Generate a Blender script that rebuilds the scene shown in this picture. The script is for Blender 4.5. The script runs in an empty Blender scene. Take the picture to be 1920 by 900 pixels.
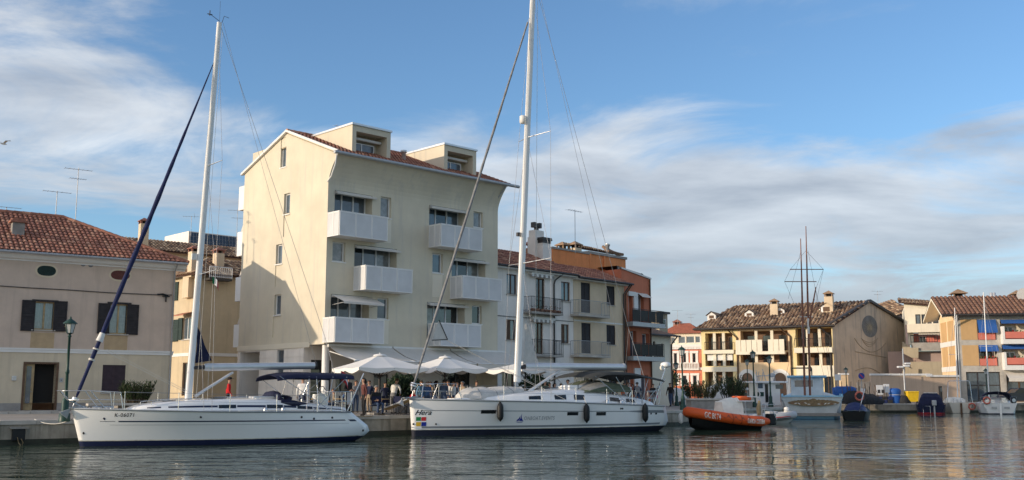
import bpy, bmesh, math, random
from mathutils import Vector, Matrix
R = math.radians
random.seed(7)
scene = bpy.context.scene
C = scene.collection
# ---------------------------------------------------------------- camera, sky, sun, exposure
F = 1930.0; CX = 960.0; CY = 450.0; HORIZON = 737.0; CAMZ = 1.9; GZ = 0.87
PITCH = math.atan((HORIZON - CY) / F)
cam_d = bpy.data.cameras.new('camera'); cam = bpy.data.objects.new('camera', cam_d); C.objects.link(cam)
cam.location = (0, 0, CAMZ); cam.rotation_euler = (R(90) + PITCH, 0, 0)
cam_d.sensor_width = 36.0; cam_d.lens = F / 1920 * 36.0; cam_d.clip_start = 0.1; cam_d.clip_end = 6000
scene.camera = cam
SUN_EL = R(11.0); SUN_DIR = Vector((-0.918, -0.396, 0)).normalized()   # ground direction towards the sun
SUN_STRENGTH = 2.0; SKY_STRENGTH = 0.15; EXPOSURE = 0.88
sv = Vector((SUN_DIR.x * math.cos(SUN_EL), SUN_DIR.y * math.cos(SUN_EL), math.sin(SUN_EL)))
sun_d = bpy.data.lights.new('sun', 'SUN'); sun = bpy.data.objects.new('sun', sun_d); C.objects.link(sun)
sun_d.energy = SUN_STRENGTH; sun_d.angle = R(0.5); sun_d.color = (1.0, 0.82, 0.62)
sun.rotation_euler = sv.to_track_quat('Z', 'Y').to_euler()
def ray(px, py):
    x = (px - CX) / F; y = (CY - py) / F; c, s = math.cos(PITCH), math.sin(PITCH)
    return Vector((x, c - y * s, s + y * c))
world = bpy.data.worlds.new('World'); scene.world = world; world.use_nodes = True
def build_world():
    nt = world.node_tree; N = nt.nodes; L = nt.links; N.clear()
    out = N.new('ShaderNodeOutputWorld'); bg = N.new('ShaderNodeBackground'); bg.inputs[1].default_value = SKY_STRENGTH
    sky = N.new('ShaderNodeTexSky'); sky.sky_type = 'NISHITA'; sky.sun_disc = False
    sky.sun_elevation = SUN_EL; sky.sun_rotation = math.atan2(SUN_DIR.x, SUN_DIR.y)
    sky.air_density = 1.0; sky.dust_density = 0.4; sky.ozone_density = 3.0
    tc = N.new('ShaderNodeTexCoord'); sep = N.new('ShaderNodeSeparateXYZ'); L.new(tc.outputs['Generated'], sep.inputs[0])
    def math_(op, a, b=None, clamp=False):
        n = N.new('ShaderNodeMath'); n.operation = op; n.use_clamp = clamp
        for i, v in enumerate((a, b)):
            if v is None: continue
            if isinstance(v, (int, float)): n.inputs[i].default_value = v
            else: L.new(v, n.inputs[i])
        return n.outputs[0]
    zc = math_('MAXIMUM', sep.outputs[2], 0.0); den = math_('ADD', zc, 0.16)
    cmb = N.new('ShaderNodeCombineXYZ'); L.new(math_('DIVIDE', sep.outputs[0], den), cmb.inputs[0]); L.new(math_('DIVIDE', sep.outputs[1], den), cmb.inputs[1])
    def noise(scale, detail, rough, dist, off, stretch=(1, 1, 1)):
        mp = N.new('ShaderNodeMapping'); mp.inputs['Location'].default_value = off; mp.inputs['Scale'].default_value = stretch
        L.new(cmb.outputs[0], mp.inputs['Vector'])
        n = N.new('ShaderNodeTexNoise'); n.inputs['Scale'].default_value = scale; n.inputs['Detail'].default_value = detail
        n.inputs['Roughness'].default_value = rough; n.inputs['Distortion'].default_value = dist
        L.new(mp.outputs[0], n.inputs['Vector']); return n.outputs['Fac']
    n1 = noise(1.7, 10, 0.62, 0.9, (3.1, 1.7, 0), (0.75, 1.0, 1)); n2 = noise(0.45, 3, 0.5, 0.2, (7.3, 2.2, 0))
    tot = None
    for (px, py, sx, sz, a) in CLOUDS:
        c = ray(px, py).normalized()
        sub = N.new('ShaderNodeVectorMath'); sub.operation = 'SUBTRACT'; L.new(tc.outputs['Generated'], sub.inputs[0]); sub.inputs[1].default_value = c
        mul = N.new('ShaderNodeVectorMath'); mul.operation = 'MULTIPLY'; L.new(sub.outputs[0], mul.inputs[0]); mul.inputs[1].default_value = (F / sx, F / max(sx, 900), F / sz)
        ln = N.new('ShaderNodeVectorMath'); ln.operation = 'LENGTH'; L.new(mul.outputs[0], ln.inputs[0])
        e = math_('SUBTRACT', 1.0, ln.outputs['Value'], True); e = math_('MULTIPLY', math_('POWER', e, 0.8), a)
        tot = e if tot is None else math_('ADD', tot, e)
    d = math_('ADD', math_('MULTIPLY', n1, 2.3), math_('MULTIPLY', n2, 0.5))
    d = math_('ADD', d, math_('MULTIPLY', tot, 0.85)); d = math_('SUBTRACT', d, 1.12)
    d = math_('MULTIPLY', d, 1.25, True)
    sm = N.new('ShaderNodeMapRange'); sm.interpolation_type = 'SMOOTHSTEP'; L.new(d, sm.inputs[0]); sm.inputs[4].default_value = 0.86
    tint = N.new('ShaderNodeMix'); tint.data_type = 'RGBA'; tint.blend_type = 'MULTIPLY'; tint.inputs[0].default_value = 1.0
    L.new(sky.outputs[0], tint.inputs[6]); tint.inputs[7].default_value = (0.68, 0.73, 0.785, 1)
    # cloud body: bright side and grey side from a second noise
    n3 = noise(2.4, 6, 0.55, 0.3, (3.35, 1.62, 0), (0.7, 1.0, 1))
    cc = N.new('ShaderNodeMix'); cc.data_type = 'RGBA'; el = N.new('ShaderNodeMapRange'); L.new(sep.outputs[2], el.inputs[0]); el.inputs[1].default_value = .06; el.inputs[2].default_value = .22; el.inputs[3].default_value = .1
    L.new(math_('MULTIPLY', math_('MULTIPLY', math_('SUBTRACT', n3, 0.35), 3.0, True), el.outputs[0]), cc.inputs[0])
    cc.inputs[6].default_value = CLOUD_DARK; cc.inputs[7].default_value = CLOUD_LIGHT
    # warm boost added to sunward clouds, mostly unseen, to fill the shaded walls
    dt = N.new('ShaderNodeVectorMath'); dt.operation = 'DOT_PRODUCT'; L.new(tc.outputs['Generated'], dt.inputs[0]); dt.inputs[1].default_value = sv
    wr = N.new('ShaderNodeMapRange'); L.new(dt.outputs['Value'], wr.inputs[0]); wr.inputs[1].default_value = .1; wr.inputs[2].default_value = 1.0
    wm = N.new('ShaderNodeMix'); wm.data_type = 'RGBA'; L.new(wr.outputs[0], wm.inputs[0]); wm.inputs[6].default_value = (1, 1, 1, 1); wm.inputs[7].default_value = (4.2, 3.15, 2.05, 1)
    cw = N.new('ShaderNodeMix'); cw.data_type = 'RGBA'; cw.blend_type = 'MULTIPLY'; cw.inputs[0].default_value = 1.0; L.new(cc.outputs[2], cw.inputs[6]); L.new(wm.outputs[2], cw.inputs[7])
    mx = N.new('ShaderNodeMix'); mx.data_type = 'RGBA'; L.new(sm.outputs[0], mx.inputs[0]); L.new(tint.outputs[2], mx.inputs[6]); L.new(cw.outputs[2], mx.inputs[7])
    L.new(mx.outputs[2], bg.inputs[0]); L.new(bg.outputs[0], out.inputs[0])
# cloud banks seen in the photograph: direction (as picture position), width, height, amount
CLOUDS = [(120, 130, 420, 110, .30), (330, 190, 420, 130, .28), (300, 330, 520, 160, .32), (60, 30, 500, 90, .2), (800, 230, 420, 110, .18),
          (1300, 310, 620, 150, .40), (1750, 330, 520, 140, .40), (1180, 400, 560, 110, .3), (1650, 470, 800, 150, .34), (1180, 10, 300, 60, .2), (1850, 70, 240, 70, .18), (1400, 560, 1000, 150, .42),
          (800, 60, 520, 240, -.62), (1400, 130, 640, 190, -.68), (520, 60, 380, 170, -.45), (1800, 170, 460, 160, -.6), (80, 420, 300, 130, -.3), (620, 170, 260, 120, -.3), (1500, 500, 500, 90, -.12)]
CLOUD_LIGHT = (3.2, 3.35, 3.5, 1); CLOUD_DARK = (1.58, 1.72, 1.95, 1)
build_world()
vs = scene.view_settings; vs.view_transform = 'Standard'; vs.look = 'None'; vs.exposure = EXPOSURE; vs.gamma = 1.0; vs.use_curve_mapping = False
scene.render.engine = 'CYCLES'; scene.render.resolution_x = 1024; scene.render.resolution_y = 480
# ---------------------------------------------------------------- helpers
class Fr:
    """A vertical working plane: origin, local x along it, local y away from the viewer, z up."""
    def __init__(s, x, y, z, ang):
        s.ang = ang; s.o = Vector((x, y, z)); s.u = Vector((math.cos(ang), math.sin(ang), 0)); s.v = Vector((-math.sin(ang), math.cos(ang), 0))
    def P(s, px, py, w=0.0):
        d = ray(px, py); c = Vector((0, 0, CAMZ)); o = s.o + s.v * w
        p = c + d * ((o - c).dot(s.v) / d.dot(s.v)); q = p - s.o
        return q.dot(s.u), q.z
    def P3(s, px, py, w=0.0):
        u, z = s.P(px, py, w); return Vector((u, w, z))
    def W(s, u, w, z): return s.o + s.u * u + s.v * w + Vector((0, 0, z))
def ground(px, py, z=GZ):
    d = ray(px, py); return Vector((0, 0, CAMZ)) + d * ((z - CAMZ) / d.z)
def at(px, Y):
    """ground position under picture column px at depth Y (level of the horizon)"""
    d = ray(px, HORIZON); return Vector((d.x / d.y * Y, Y, GZ))
def pz(py, Y, px=960):
    """height at which picture row py lies at depth Y"""
    d = ray(px, py); return CAMZ + d.z / d.y * Y
class MB:
    def __init__(s): s.v = []; s.f = []; s.m = []; s.sm = []
    def add(s, vs, fs, mi=0, smooth=False):
        b = len(s.v); s.v += [tuple(v) for v in vs]
        for f in fs: s.f.append(tuple(b + i for i in f)); s.m.append(mi); s.sm.append(smooth)
        return s
    def quad(s, a, b, c, d, mi=0): return s.add((a, b, c, d), ((0, 1, 2, 3),), mi)
    def box(s, x0, x1, y0, y1, z0, z1, mi=0):
        return s.add([(x, y, z) for z in (z0, z1) for y in (y0, y1) for x in (x0, x1)],
                     ((0, 1, 3, 2), (4, 6, 7, 5), (0, 4, 5, 1), (2, 3, 7, 6), (0, 2, 6, 4), (1, 5, 7, 3)), mi)
    def bar(s, a, b, w, h=None, mi=0):
        """square bar from a to b"""
        return s.tube([a, b], [w / 2 * 1.414] * 2, 4, mi, False)
    def rings(s, rings, closed=True, caps=True, mi=0, smooth=True):
        n = len(rings[0]); vs = [v for r in rings for v in r]; fs = []
        for i in range(len(rings) - 1):
            for j in range(n if closed else n - 1):
                k = (j + 1) % n; fs.append((i * n + j, i * n + k, (i + 1) * n + k, (i + 1) * n + j))
        s.add(vs, fs, mi, smooth)
        if caps and closed:
            s.add(rings[0], (tuple(range(n))[::-1],), mi); s.add(rings[-1], (tuple(range(n)),), mi)
        return s
    def tube(s, pts, rad, n=6, mi=0, smooth=True, caps=True, flat=1.0):
        pts = [Vector(p) for p in pts]
        if not isinstance(rad, (list, tuple)): rad = [rad] * len(pts)
        rs = []
        for i, p in enumerate(pts):
            t = (pts[min(i + 1, len(pts) - 1)] - pts[max(i - 1, 0)]).normalized()
            up = Vector((0, 0, 1)) if abs(t.z) < 0.95 else Vector((0, 1, 0))
            a = t.cross(up).normalized(); b = a.cross(t)
            off = math.pi / 4 if n == 4 else 0
            rs.append([p + (a * math.cos(q) + b * math.sin(q) * flat) * rad[i] for q in [2 * math.pi * k / n + off for k in range(n)]])
        return s.rings(rs, True, caps, mi, smooth)
    def lathe(s, prof, n=12, c=(0, 0, 0), mi=0, smooth=True, sy=1.0):
        rs = [[(c[0] + r * math.cos(2 * math.pi * k / n), c[1] + sy * r * math.sin(2 * math.pi * k / n), c[2] + z) for k in range(n)] for r, z in prof]
        return s.rings(rs, True, True, mi, smooth)
    def prism(s, poly, y0, y1, mi=0):
        """poly in (x,z), extruded along y"""
        n = len(poly); a = [(x, y0, z) for x, z in poly]; b = [(x, y1, z) for x, z in poly]
        return s.add(a + b, [tuple(range(n)), tuple(range(2 * n - 1, n - 1, -1))] + [(i, (i + 1) % n, n + (i + 1) % n, n + i) for i in range(n)], mi)
    def xform(s, M): s.v = [tuple(M @ Vector(v)) for v in s.v]; return s
    def mesh(s, name, mats):
        me = bpy.data.meshes.new(name); me.from_pydata(s.v, [], s.f)
        for m in (mats if isinstance(mats, (list, tuple)) else [mats]): me.materials.append(MT[m] if isinstance(m, str) else m)
        me.polygons.foreach_set('material_index', s.m); me.polygons.foreach_set('use_smooth', s.sm); me.update()
        return me
    def build(s, name, mats, parent=None, bevel=0):
        o = bpy.data.objects.new(name, s.mesh(name, mats)); C.objects.link(o); o.parent = parent
        if bevel:
            b = o.modifiers.new('bevel', 'BEVEL'); b.width = bevel; b.segments = 2; b.limit_method = 'ANGLE'
        return o
def tag(o, label=None, cat=None, group=None, kind=None):
    if label: o['label'] = label
    if cat: o['category'] = cat
    if group: o['group'] = group
    if kind: o['kind'] = kind
    return o
def thing(name, label, cat, loc=(0, 0, 0), rz=0, group=None):
    o = bpy.data.objects.new(name, None); C.objects.link(o); o.location = loc; o.rotation_euler = (0, 0, rz); o.empty_display_size = .3
    return tag(o, label, cat, group)
def fthing(name, label, cat, fr, group=None): return thing(name, label, cat, fr.o, fr.ang, group)
def copy_tree(o, parent=None):
    c = o.copy(); C.objects.link(c); c.parent = parent
    for ch in [x for x in o.children]: copy_tree(ch, c)
    return c
def inst(me, name, parent, M):
    o = bpy.data.objects.new(name, me); C.objects.link(o); o.parent = parent; o.matrix_local = M; return o
def piece(name, parent, mats, *boxes, bevel=0):
    m = MB()
    for b in boxes: m.box(*b)
    return m.build(name, mats, parent, bevel)
# ---------------------------------------------------------------- materials
MT = {}
def mat(name, col, rough=0.75, var=0.12, scale=2.5, bump=0.15, metal=0.0, fine=40.0, streak=0.0, stain=None, spec=0.4, coat=0.0, bdist=0.01):
    m = bpy.data.materials.new(name); m.use_nodes = True; nt = m.node_tree; N = nt.nodes; L = nt.links
    b = N['Principled BSDF']; b.inputs['Roughness'].default_value = rough; b.inputs['Metallic'].default_value = metal
    b.inputs['Specular IOR Level'].default_value = spec; b.inputs['Coat Weight'].default_value = coat
    tc = N.new('ShaderNodeTexCoord')
    def noise(sc, det, ro=0.55, stretch=None):
        n = N.new('ShaderNodeTexNoise'); n.inputs['Scale'].default_value = sc; n.inputs['Detail'].default_value = det; n.inputs['Roughness'].default_value = ro
        if stretch:
            mp = N.new('ShaderNodeMapping'); mp.inputs['Scale'].default_value = stretch; L.new(tc.outputs['Object'], mp.inputs[0]); L.new(mp.outputs[0], n.inputs['Vector'])
        else: L.new(tc.outputs['Object'], n.inputs['Vector'])
        return n.outputs['Fac']
    if var > 0:
        base = (*col, 1)
        def mix(fac, A, Bc, lo=0.35, hi=0.7):
            r = N.new('ShaderNodeMapRange'); L.new(fac, r.inputs[0]); r.inputs[1].default_value = lo; r.inputs[2].default_value = hi
            x = N.new('ShaderNodeMix'); x.data_type = 'RGBA'; L.new(r.outputs[0], x.inputs[0])
            for i, q in ((6, A), (7, Bc)):
                if isinstance(q, tuple): x.inputs[i].default_value = q
                else: L.new(q, x.inputs[i])
            return x.outputs[2]
        dk = tuple(c * (1 - var) for c in col) + (1,); lt = tuple(min(1, c * (1 + var * .7)) for c in col) + (1,)
        c1 = mix(noise(scale, 6, .62), dk, lt)
        if streak > 0:
            sc_ = tuple(c * (1 - streak) for c in (stain or col)) + (1,)
            c1 = mix(noise(1.6, 7, .62, (1.7, 1.7, 0.13)), c1, sc_, .52, .78)
        L.new(c1, b.inputs['Base Color'])
    else: b.inputs['Base Color'].default_value = (*col, 1)
    if bump > 0:
        bp = N.new('ShaderNodeBump'); bp.inputs['Strength'].default_value = bump; bp.inputs['Distance'].default_value = bdist
        L.new(noise(fine, 4), bp.inputs['Height']); L.new(bp.outputs[0], b.inputs['Normal'])
    MT[name] = m; return m
# plasters
mat('plaster_taupe', (.60, .48, .39), .9, .10, .9, .25, streak=.22)
mat('plaster_cream_low', (.66, .565, .42), .9, .10, .9, .25, streak=.2)
mat('plaster_cream', (.665, .605, .475), .9, .10, .45, .35, streak=.1, stain=(.60, .56, .48))
mat('plaster_cream_trim', (.76, .70, .57), .85, .05, .5, .2)
mat('plaster_white', (.83, .78, .72), .9, .08, .8, .25, streak=.22)
mat('plaster_sand', (.68, .55, .39), .9, .09, .8, .25, streak=.22)
mat('plaster_yellow_old', (.58, .48, .325), .9, .10, .8, .25, streak=.25)
mat('plaster_orange', (.84, .30, .11), .9, .14, .9, .25, streak=.25)
mat('plaster_brick_red', (.58, .195, .11), .9, .12, .9, .25, streak=.2)
mat('plaster_salmon', (.64, .215, .13), .9, .10, .9, .2, streak=.12)
mat('plaster_pale', (.82, .75, .60), .9, .06, .9, .2, streak=.15)
mat('plaster_yellow', (.84, .68, .36), .9, .07, .9, .2, streak=.12)
mat('plaster_peach', (.84, .62, .38), .9, .07, .9, .2, streak=.12)
mat('plaster_mural', (.62, .51, .39), .92, .16, .45, .25, streak=.25, stain=(.30, .28, .27))
mat('plaster_ochre', (.60, .385, .185), .9, .08, .7, .2, streak=.15)
mat('plaster_mauve', (.42, .31, .27), .9, .12, .7, .2, streak=.2)
mat('plaster_khaki', (.42, .36, .26), .9, .10, .7, .2, streak=.2)
mat('plaster_pinkish', (.56, .42, .31), .9, .08, .7, .2, streak=.2)
mat('plaster_red', (.66, .2, .15), .9, .08, .7, .2)
mat('ochre_patch', (.50, .37, .225), .92, .14, 1.8, .3)
mat('concrete', (.36, .34, .31), .9, .2, 1.4, .4, streak=.25)
mat('stone_plinth', (.33, .31, .29), .9, .18, 2.2, .4)
mat('stone_pale', (.50, .47, .42), .88, .18, 1.6, .4)
mat('stone_grey', (.30, .285, .265), .9, .2, 2.0, .5)
mat('stone_wall', (.37, .335, .275), .92, .35, 1.1, .8, streak=.45, stain=(.13, .14, .11), bdist=.03)
mat('algae', (.035, .042, .03), .6, .4, 2.5, .6, bdist=.02)
mat('paving', (.35, .315, .275), .9, .16, .7, .4)
mat('brick', (.42, .21, .13), .9, .25, 5, .5)
mat('white_paint', (.78, .78, .77), .5, .05, 1.5, .08)
mat('trim_white', (.78, .77, .74), .7, .06, 1.2, .1)
mat('panel_white', (.72, .73, .735), .55, .05, .8, .1)
mat('awning_cloth', (.66, .62, .56), .9, .06, .8, .15, streak=.1)
mat('awning_blue', (.03, .12, .40), .85, .12, 2, .1)
mat('canvas_white', (.77, .76, .73), .9, .05, .8, .2)
mat('wood_dark', (.032, .028, .03), .7, .3, 4, .3)
mat('wood_brown', (.13, .075, .045), .7, .3, 4, .3)
mat('wood_tan', (.42, .31, .17), .7, .25, 4, .3)
mat('shutter_purple', (.055, .035, .045), .7, .2, 4, .2)
mat('shutter_green', (.012, .034, .03), .7, .2, 4, .2)
mat('red_oval', (.13, .04, .03), .6, .2, 4, .2)
mat('interior', (.02, .019, .018), .95, 0, bump=0)
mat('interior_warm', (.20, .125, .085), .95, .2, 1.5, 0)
mat('cloth_curtain', (.62, .62, .60), .9, .15, 6, .1)
mat('iron_dark', (.025, .026, .028), .5, .2, 6, .1, metal=.3)
mat('iron_green', (.012, .052, .040), .45, .2, 6, .15)
mat('steel', (.62, .62, .62), .25, .05, 5, .02, metal=1.0)
mat('alu', (.66, .67, .68), .38, .05, 3, .03, metal=.55)
mat('alu_white', (.80, .80, .79), .35, .04, 2, .03)
mat('gutter_grey', (.42, .43, .44), .45, .1, 3, .05, metal=.4)
mat('gutter_dark', (.05, .045, .045), .5, .2, 3, .05)
mat('gelcoat', (.86, .86, .85), .18, .025, .7, .02, coat=.4, fine=3)
mat('gelcoat_grime', (.72, .69, .58), .4, .3, 2.5, .05)
mat('panel_sheet', (.60, .61, .62), .6, .08, 1.2, .1)
mat('tube_seam', (.42, .06, .015), .6, .1, 3, 0)
mat('gelcoat_cream', (.80, .77, .68), .3, .05, .7, .02)
mat('navy', (.012, .018, .06), .35, .1, 2, .03)
mat('navy_cloth', (.012, .016, .05), .9, .25, 5, .3)
mat('antifoul', (.008, .012, .03), .6, .3, 3, .1)
mat('grey_stripe', (.25, .27, .29), .4, .05, 2, .02)
mat('window_black', (.012, .013, .016), .08, 0, bump=0, spec=.6)
mat('glass_dark', (.025, .032, .038), .05, .3, 1.2, 0, spec=.8)
mat('glass_curtain', (.26, .27, .265), .08, .35, 2.5, 0, spec=.7)
mat('glass_blue', (.09, .12, .15), .06, .3, 1.2, 0, spec=.9)
mat('smoked_glass', (.035, .037, .04), .35, .2, 1.2, 0, spec=.3)
mat('solar', (.01, .018, .035), .12, .2, 2, 0, spec=.7)
mat('rope_white', (.66, .63, .57), .9, .15, 30, .2)
mat('wire', (.33, .33, .34), .4, .05, 5, 0, metal=.6)
mat('wire_dark', (.05, .05, .055), .5, .05, 5, 0)
mat('rubber', (.012, .014, .016), .55, .2, 6, .05)
mat('fender_white', (.74, .73, .70), .5, .08, 4, .05)
mat('canvas_grey', (.56, .55, .52), .92, .12, 5, .4)
mat('canvas_green', (.10, .125, .085), .92, .15, 5, .3)
mat('canvas_dark', (.045, .048, .045), .92, .15, 5, .3)
mat('vinyl', (.30, .31, .31), .12, .1, 2, 0, spec=.7)
mat('orange_tube', (.70, .105, .018), .5, .08, 2.5, .06)
mat('orange_bright', (.80, .14, .03), .6, .12, 4, .1)
mat('grey_tube', (.45, .46, .47), .55, .08, 3, .05)
mat('red_mark', (.55, .03, .035), .5, .05, 3, 0)
mat('yellow_mark', (.72, .45, .04), .5, .05, 3, 0)
mat('green_mark', (.015, .22, .075), .5, .05, 3, 0)
mat('blue_mark', (.012, .03, .30), .5, .05, 3, 0)
mat('text_grey', (.30, .32, .35), .5, 0, bump=0)
mat('text_black', (.015, .015, .018), .5, 0, bump=0)
mat('text_white', (.80, .72, .66), .6, 0, bump=0)
mat('boat_blue', (.28, .56, .76), .5, .1, 2, .1)
mat('boat_white_old', (.66, .70, .71), .5, .12, 1.5, .15, streak=.2)
mat('ornament_gold', (.24, .165, .085), .6, .3, 6, .2)
mat('mast_rust', (.24, .10, .065), .6, .3, 5, .15)
mat('tarp_blue', (.015, .10, .38), .6, .2, 3, .4)
mat('bin_yellow', (.80, .52, .02), .5, .1, 3, .05)
mat('plastic_blue', (.02, .03, .11), .5, .1, 3, .05)
mat('net_dark', (.035, .036, .04), .95, .4, 12, .8)
mat('sign_blue', (.02, .05, .30), .4, .05, 3, 0)
mat('lamp_glass', (.55, .56, .54), .2, .1, 4, 0, spec=.6)
mat('leaf_pale', (.16, .20, .17), .8, .3, 4, 0)
mat('leaf_dark', (.035, .062, .022), .7, .4, 3, 0)
mat('leaf_mid', (.06, .10, .03), .7, .4, 3, 0)
mat('leaf_dry', (.13, .12, .05), .8, .4, 3, 0)
mat('leaf_hedge', (.018, .045, .022), .8, .4, 3, 0)
mat('bark', (.10, .075, .05), .9, .3, 6, .4)
mat('gold_sun', (.31, .275, .20), .8, .25, 2, .1)
mat('mural_disc', (.20, .205, .205), .85, .25, 1.5, .1)
mat('mural_line', (.43, .35, .26), .9, .15, 2, .1)
TILE_A = ['tile_a', 'tile_b', 'tile_c', 'tile_d']
mat('tile_a', (.43, .185, .12), .85, .25, 5, .4); mat('tile_b', (.34, .15, .105), .85, .25, 5, .4)
mat('tile_c', (.53, .275, .18), .85, .25, 5, .4); mat('tile_d', (.31, .14, .095), .9, .3, 5, .4)
TILE_B = ['tile_e', 'tile_f', 'tile_g', 'tile_h']
mat('tile_e', (.36, .235, .145), .9, .25, 5, .4); mat('tile_f', (.25, .155, .10), .9, .25, 5, .4)
mat('tile_g', (.52, .38, .25), .9, .25, 5, .4); mat('tile_h', (.135, .09, .062), .9, .3, 5, .4)
TILE_C = ['tile_i', 'tile_j', 'tile_i', 'tile_j']
mat('tile_i', (.27, .15, .10), .9, .25, 5, .4); mat('tile_j', (.22, .12, .085), .9, .25, 5, .4)
mat('roof_bed', (.09, .045, .032), .95, .3, 4, .3)
mat('roof_red', (.40, .13, .075), .9, .2, 3, .3)
def clear_pane():
    m = bpy.data.materials.new('pane_clear'); m.use_nodes = True; nt = m.node_tree; N = nt.nodes; L = nt.links
    out = [n for n in N if n.type == 'OUTPUT_MATERIAL'][0]; N.remove(N['Principled BSDF'])
    t = N.new('ShaderNodeBsdfTransparent'); t.inputs[0].default_value = (.86, .9, .92, 1); g = N.new('ShaderNodeBsdfGlossy'); g.inputs['Roughness'].default_value = .03
    fr = N.new('ShaderNodeFresnel'); fr.inputs[0].default_value = 1.6; mx = N.new('ShaderNodeMixShader')
    ad = N.new('ShaderNodeMath'); ad.operation = 'ADD'; ad.inputs[1].default_value = .10; L.new(fr.outputs[0], ad.inputs[0])
    L.new(ad.outputs[0], mx.inputs[0]); L.new(t.outputs[0], mx.inputs[1]); L.new(g.outputs[0], mx.inputs[2]); L.new(mx.outputs[0], out.inputs[0]); MT['pane_clear'] = m
clear_pane()
def water_mat():
    m = bpy.data.materials.new('sea_water'); m.use_nodes = True; nt = m.node_tree; N = nt.nodes; L = nt.links
    b = N['Principled BSDF']; b.inputs['Base Color'].default_value = (.045, .072, .046, 1); b.inputs['Specular Tint'].default_value = (.88, 1.0, .88, 1); b.inputs['Roughness'].default_value = .025; b.inputs['IOR'].default_value = 1.33
    tc = N.new('ShaderNodeTexCoord')
    def noise(sc, st, det, w=0):
        mp = N.new('ShaderNodeMapping'); mp.inputs['Scale'].default_value = st; mp.inputs['Rotation'].default_value = (0, 0, w); L.new(tc.outputs['Object'], mp.inputs[0])
        n = N.new('ShaderNodeTexNoise'); n.inputs['Scale'].default_value = sc; n.inputs['Detail'].default_value = det; n.inputs['Distortion'].default_value = .4; L.new(mp.outputs[0], n.inputs['Vector']); return n.outputs['Fac']
    a = noise(.75, (.4, 1.0, 1), 3, .12); c = noise(2.6, (.5, 1, 1), 3, -.1); big = noise(.10, (1, 1, 1), 2)
    m1 = N.new('ShaderNodeMath'); m1.operation = 'MULTIPLY_ADD'; L.new(c, m1.inputs[0]); m1.inputs[1].default_value = .28; L.new(a, m1.inputs[2])
    r = N.new('ShaderNodeMapRange'); L.new(big, r.inputs[0]); r.inputs[1].default_value = .40; r.inputs[2].default_value = .60; r.inputs[3].default_value = .22; r.inputs[4].default_value = 1.0
    bp = N.new('ShaderNodeBump'); L.new(r.outputs[0], bp.inputs['Strength']); bp.inputs['Distance'].default_value = WATER_BUMP
    L.new(m1.outputs[0], bp.inputs['Height']); L.new(bp.outputs[0], b.inputs['Normal']); MT['water'] = m
WATER_BUMP = .11
water_mat()
# ---------------------------------------------------------------- setting: water, quay, paving
def flat(name, pts, z, m, kind='structure'):
    o = MB().add([(p[0], p[1], z) for p in pts], (tuple(range(len(pts))),)).build(name, m); tag(o, kind=kind); return o
flat('water', [(-1500, -300), (1500, -300), (1500, 1500), (-1500, 1500)], 0.0, 'water')
Q = [ground(0, 790), ground(730, 779.5), ground(1265, 770), Vector((19.2, 74.5, 0)), Vector((28.0, 103.0, 0)), Vector((130.0, 107.0, 0))]
dq = (Q[1] - Q[0]).normalized(); Q = [Q[0] - dq * 48] + Q
def build_quay():
    q2 = [(p.x, p.y) for p in Q]
    me = bmesh.new(); pts = q2 + [(900, 137), (900, 900), (-900, 900), (-900, -200)]
    vs = [me.verts.new((x, y, GZ)) for x, y in pts]; f = me.faces.new(vs); bmesh.ops.triangulate(me, faces=[f])
    m = bpy.data.meshes.new('pavement'); me.to_mesh(m); m.materials.append(MT['paving']); o = bpy.data.objects.new('pavement', m); C.objects.link(o); tag(o, kind='structure')
    w = MB(); al = MB(); seg = []
    for i in range(len(Q) - 1):
        a, b = Q[i], Q[i + 1]; d = (b - a); d.z = 0; L = d.length; d.normalize(); n = Vector((d.y, -d.x, 0)); n = n if n.y < 0 or i == 4 else -n
        if i == 4: n = Vector((d.y, -d.x, 0))
        seg.append((a, b, d, n, L))
        k = max(2, int(L / 1.6))
        for j in range(k):
            p, q = a + d * (L * j / k), a + d * (L * (j + 1) / k)
            w.quad((p.x, p.y, -1), (q.x, q.y, -1), (q.x, q.y, GZ - .13), (p.x, p.y, GZ - .13))
        p, q = a + n * .015, b + n * .015
        al.quad((p.x, p.y, -1), (q.x, q.y, -1), (q.x, q.y, .2), (p.x, p.y, .2))
    qw = w.build('quay_wall', 'stone_wall'); tag(qw, kind='structure')
    al.build('algae_band', 'algae', qw)
    # coping stones: one shared block, each its own piece
    st = MB().box(-.6, .6, -.05, .5, -.14, .012).mesh('coping_stone', 'stone_pale')
    rng = random.Random(3)
    for i, (a, b, d, n, L) in enumerate(seg):
        k = int(L / 1.22)
        for j in range(k):
            p = a + d * (L * (j + .5) / k)
            if p.x < -24 or p.x > 66: continue
            yv = -n; M = Matrix.Translation((p.x, p.y, GZ + rng.uniform(-.003, .012))) @ Matrix(((d.x, yv.x, 0, 0), (d.y, yv.y, 0, 0), (0, 0, 1, 0), (0, 0, 0, 1))) @ Matrix.Diagonal((L / k / 1.2 * .992, rng.uniform(.97, 1.03), 1, 1))
            inst(st, 'coping_stone', qw, M)
    return qw, seg
quay_wall, SEG = build_quay()
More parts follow.
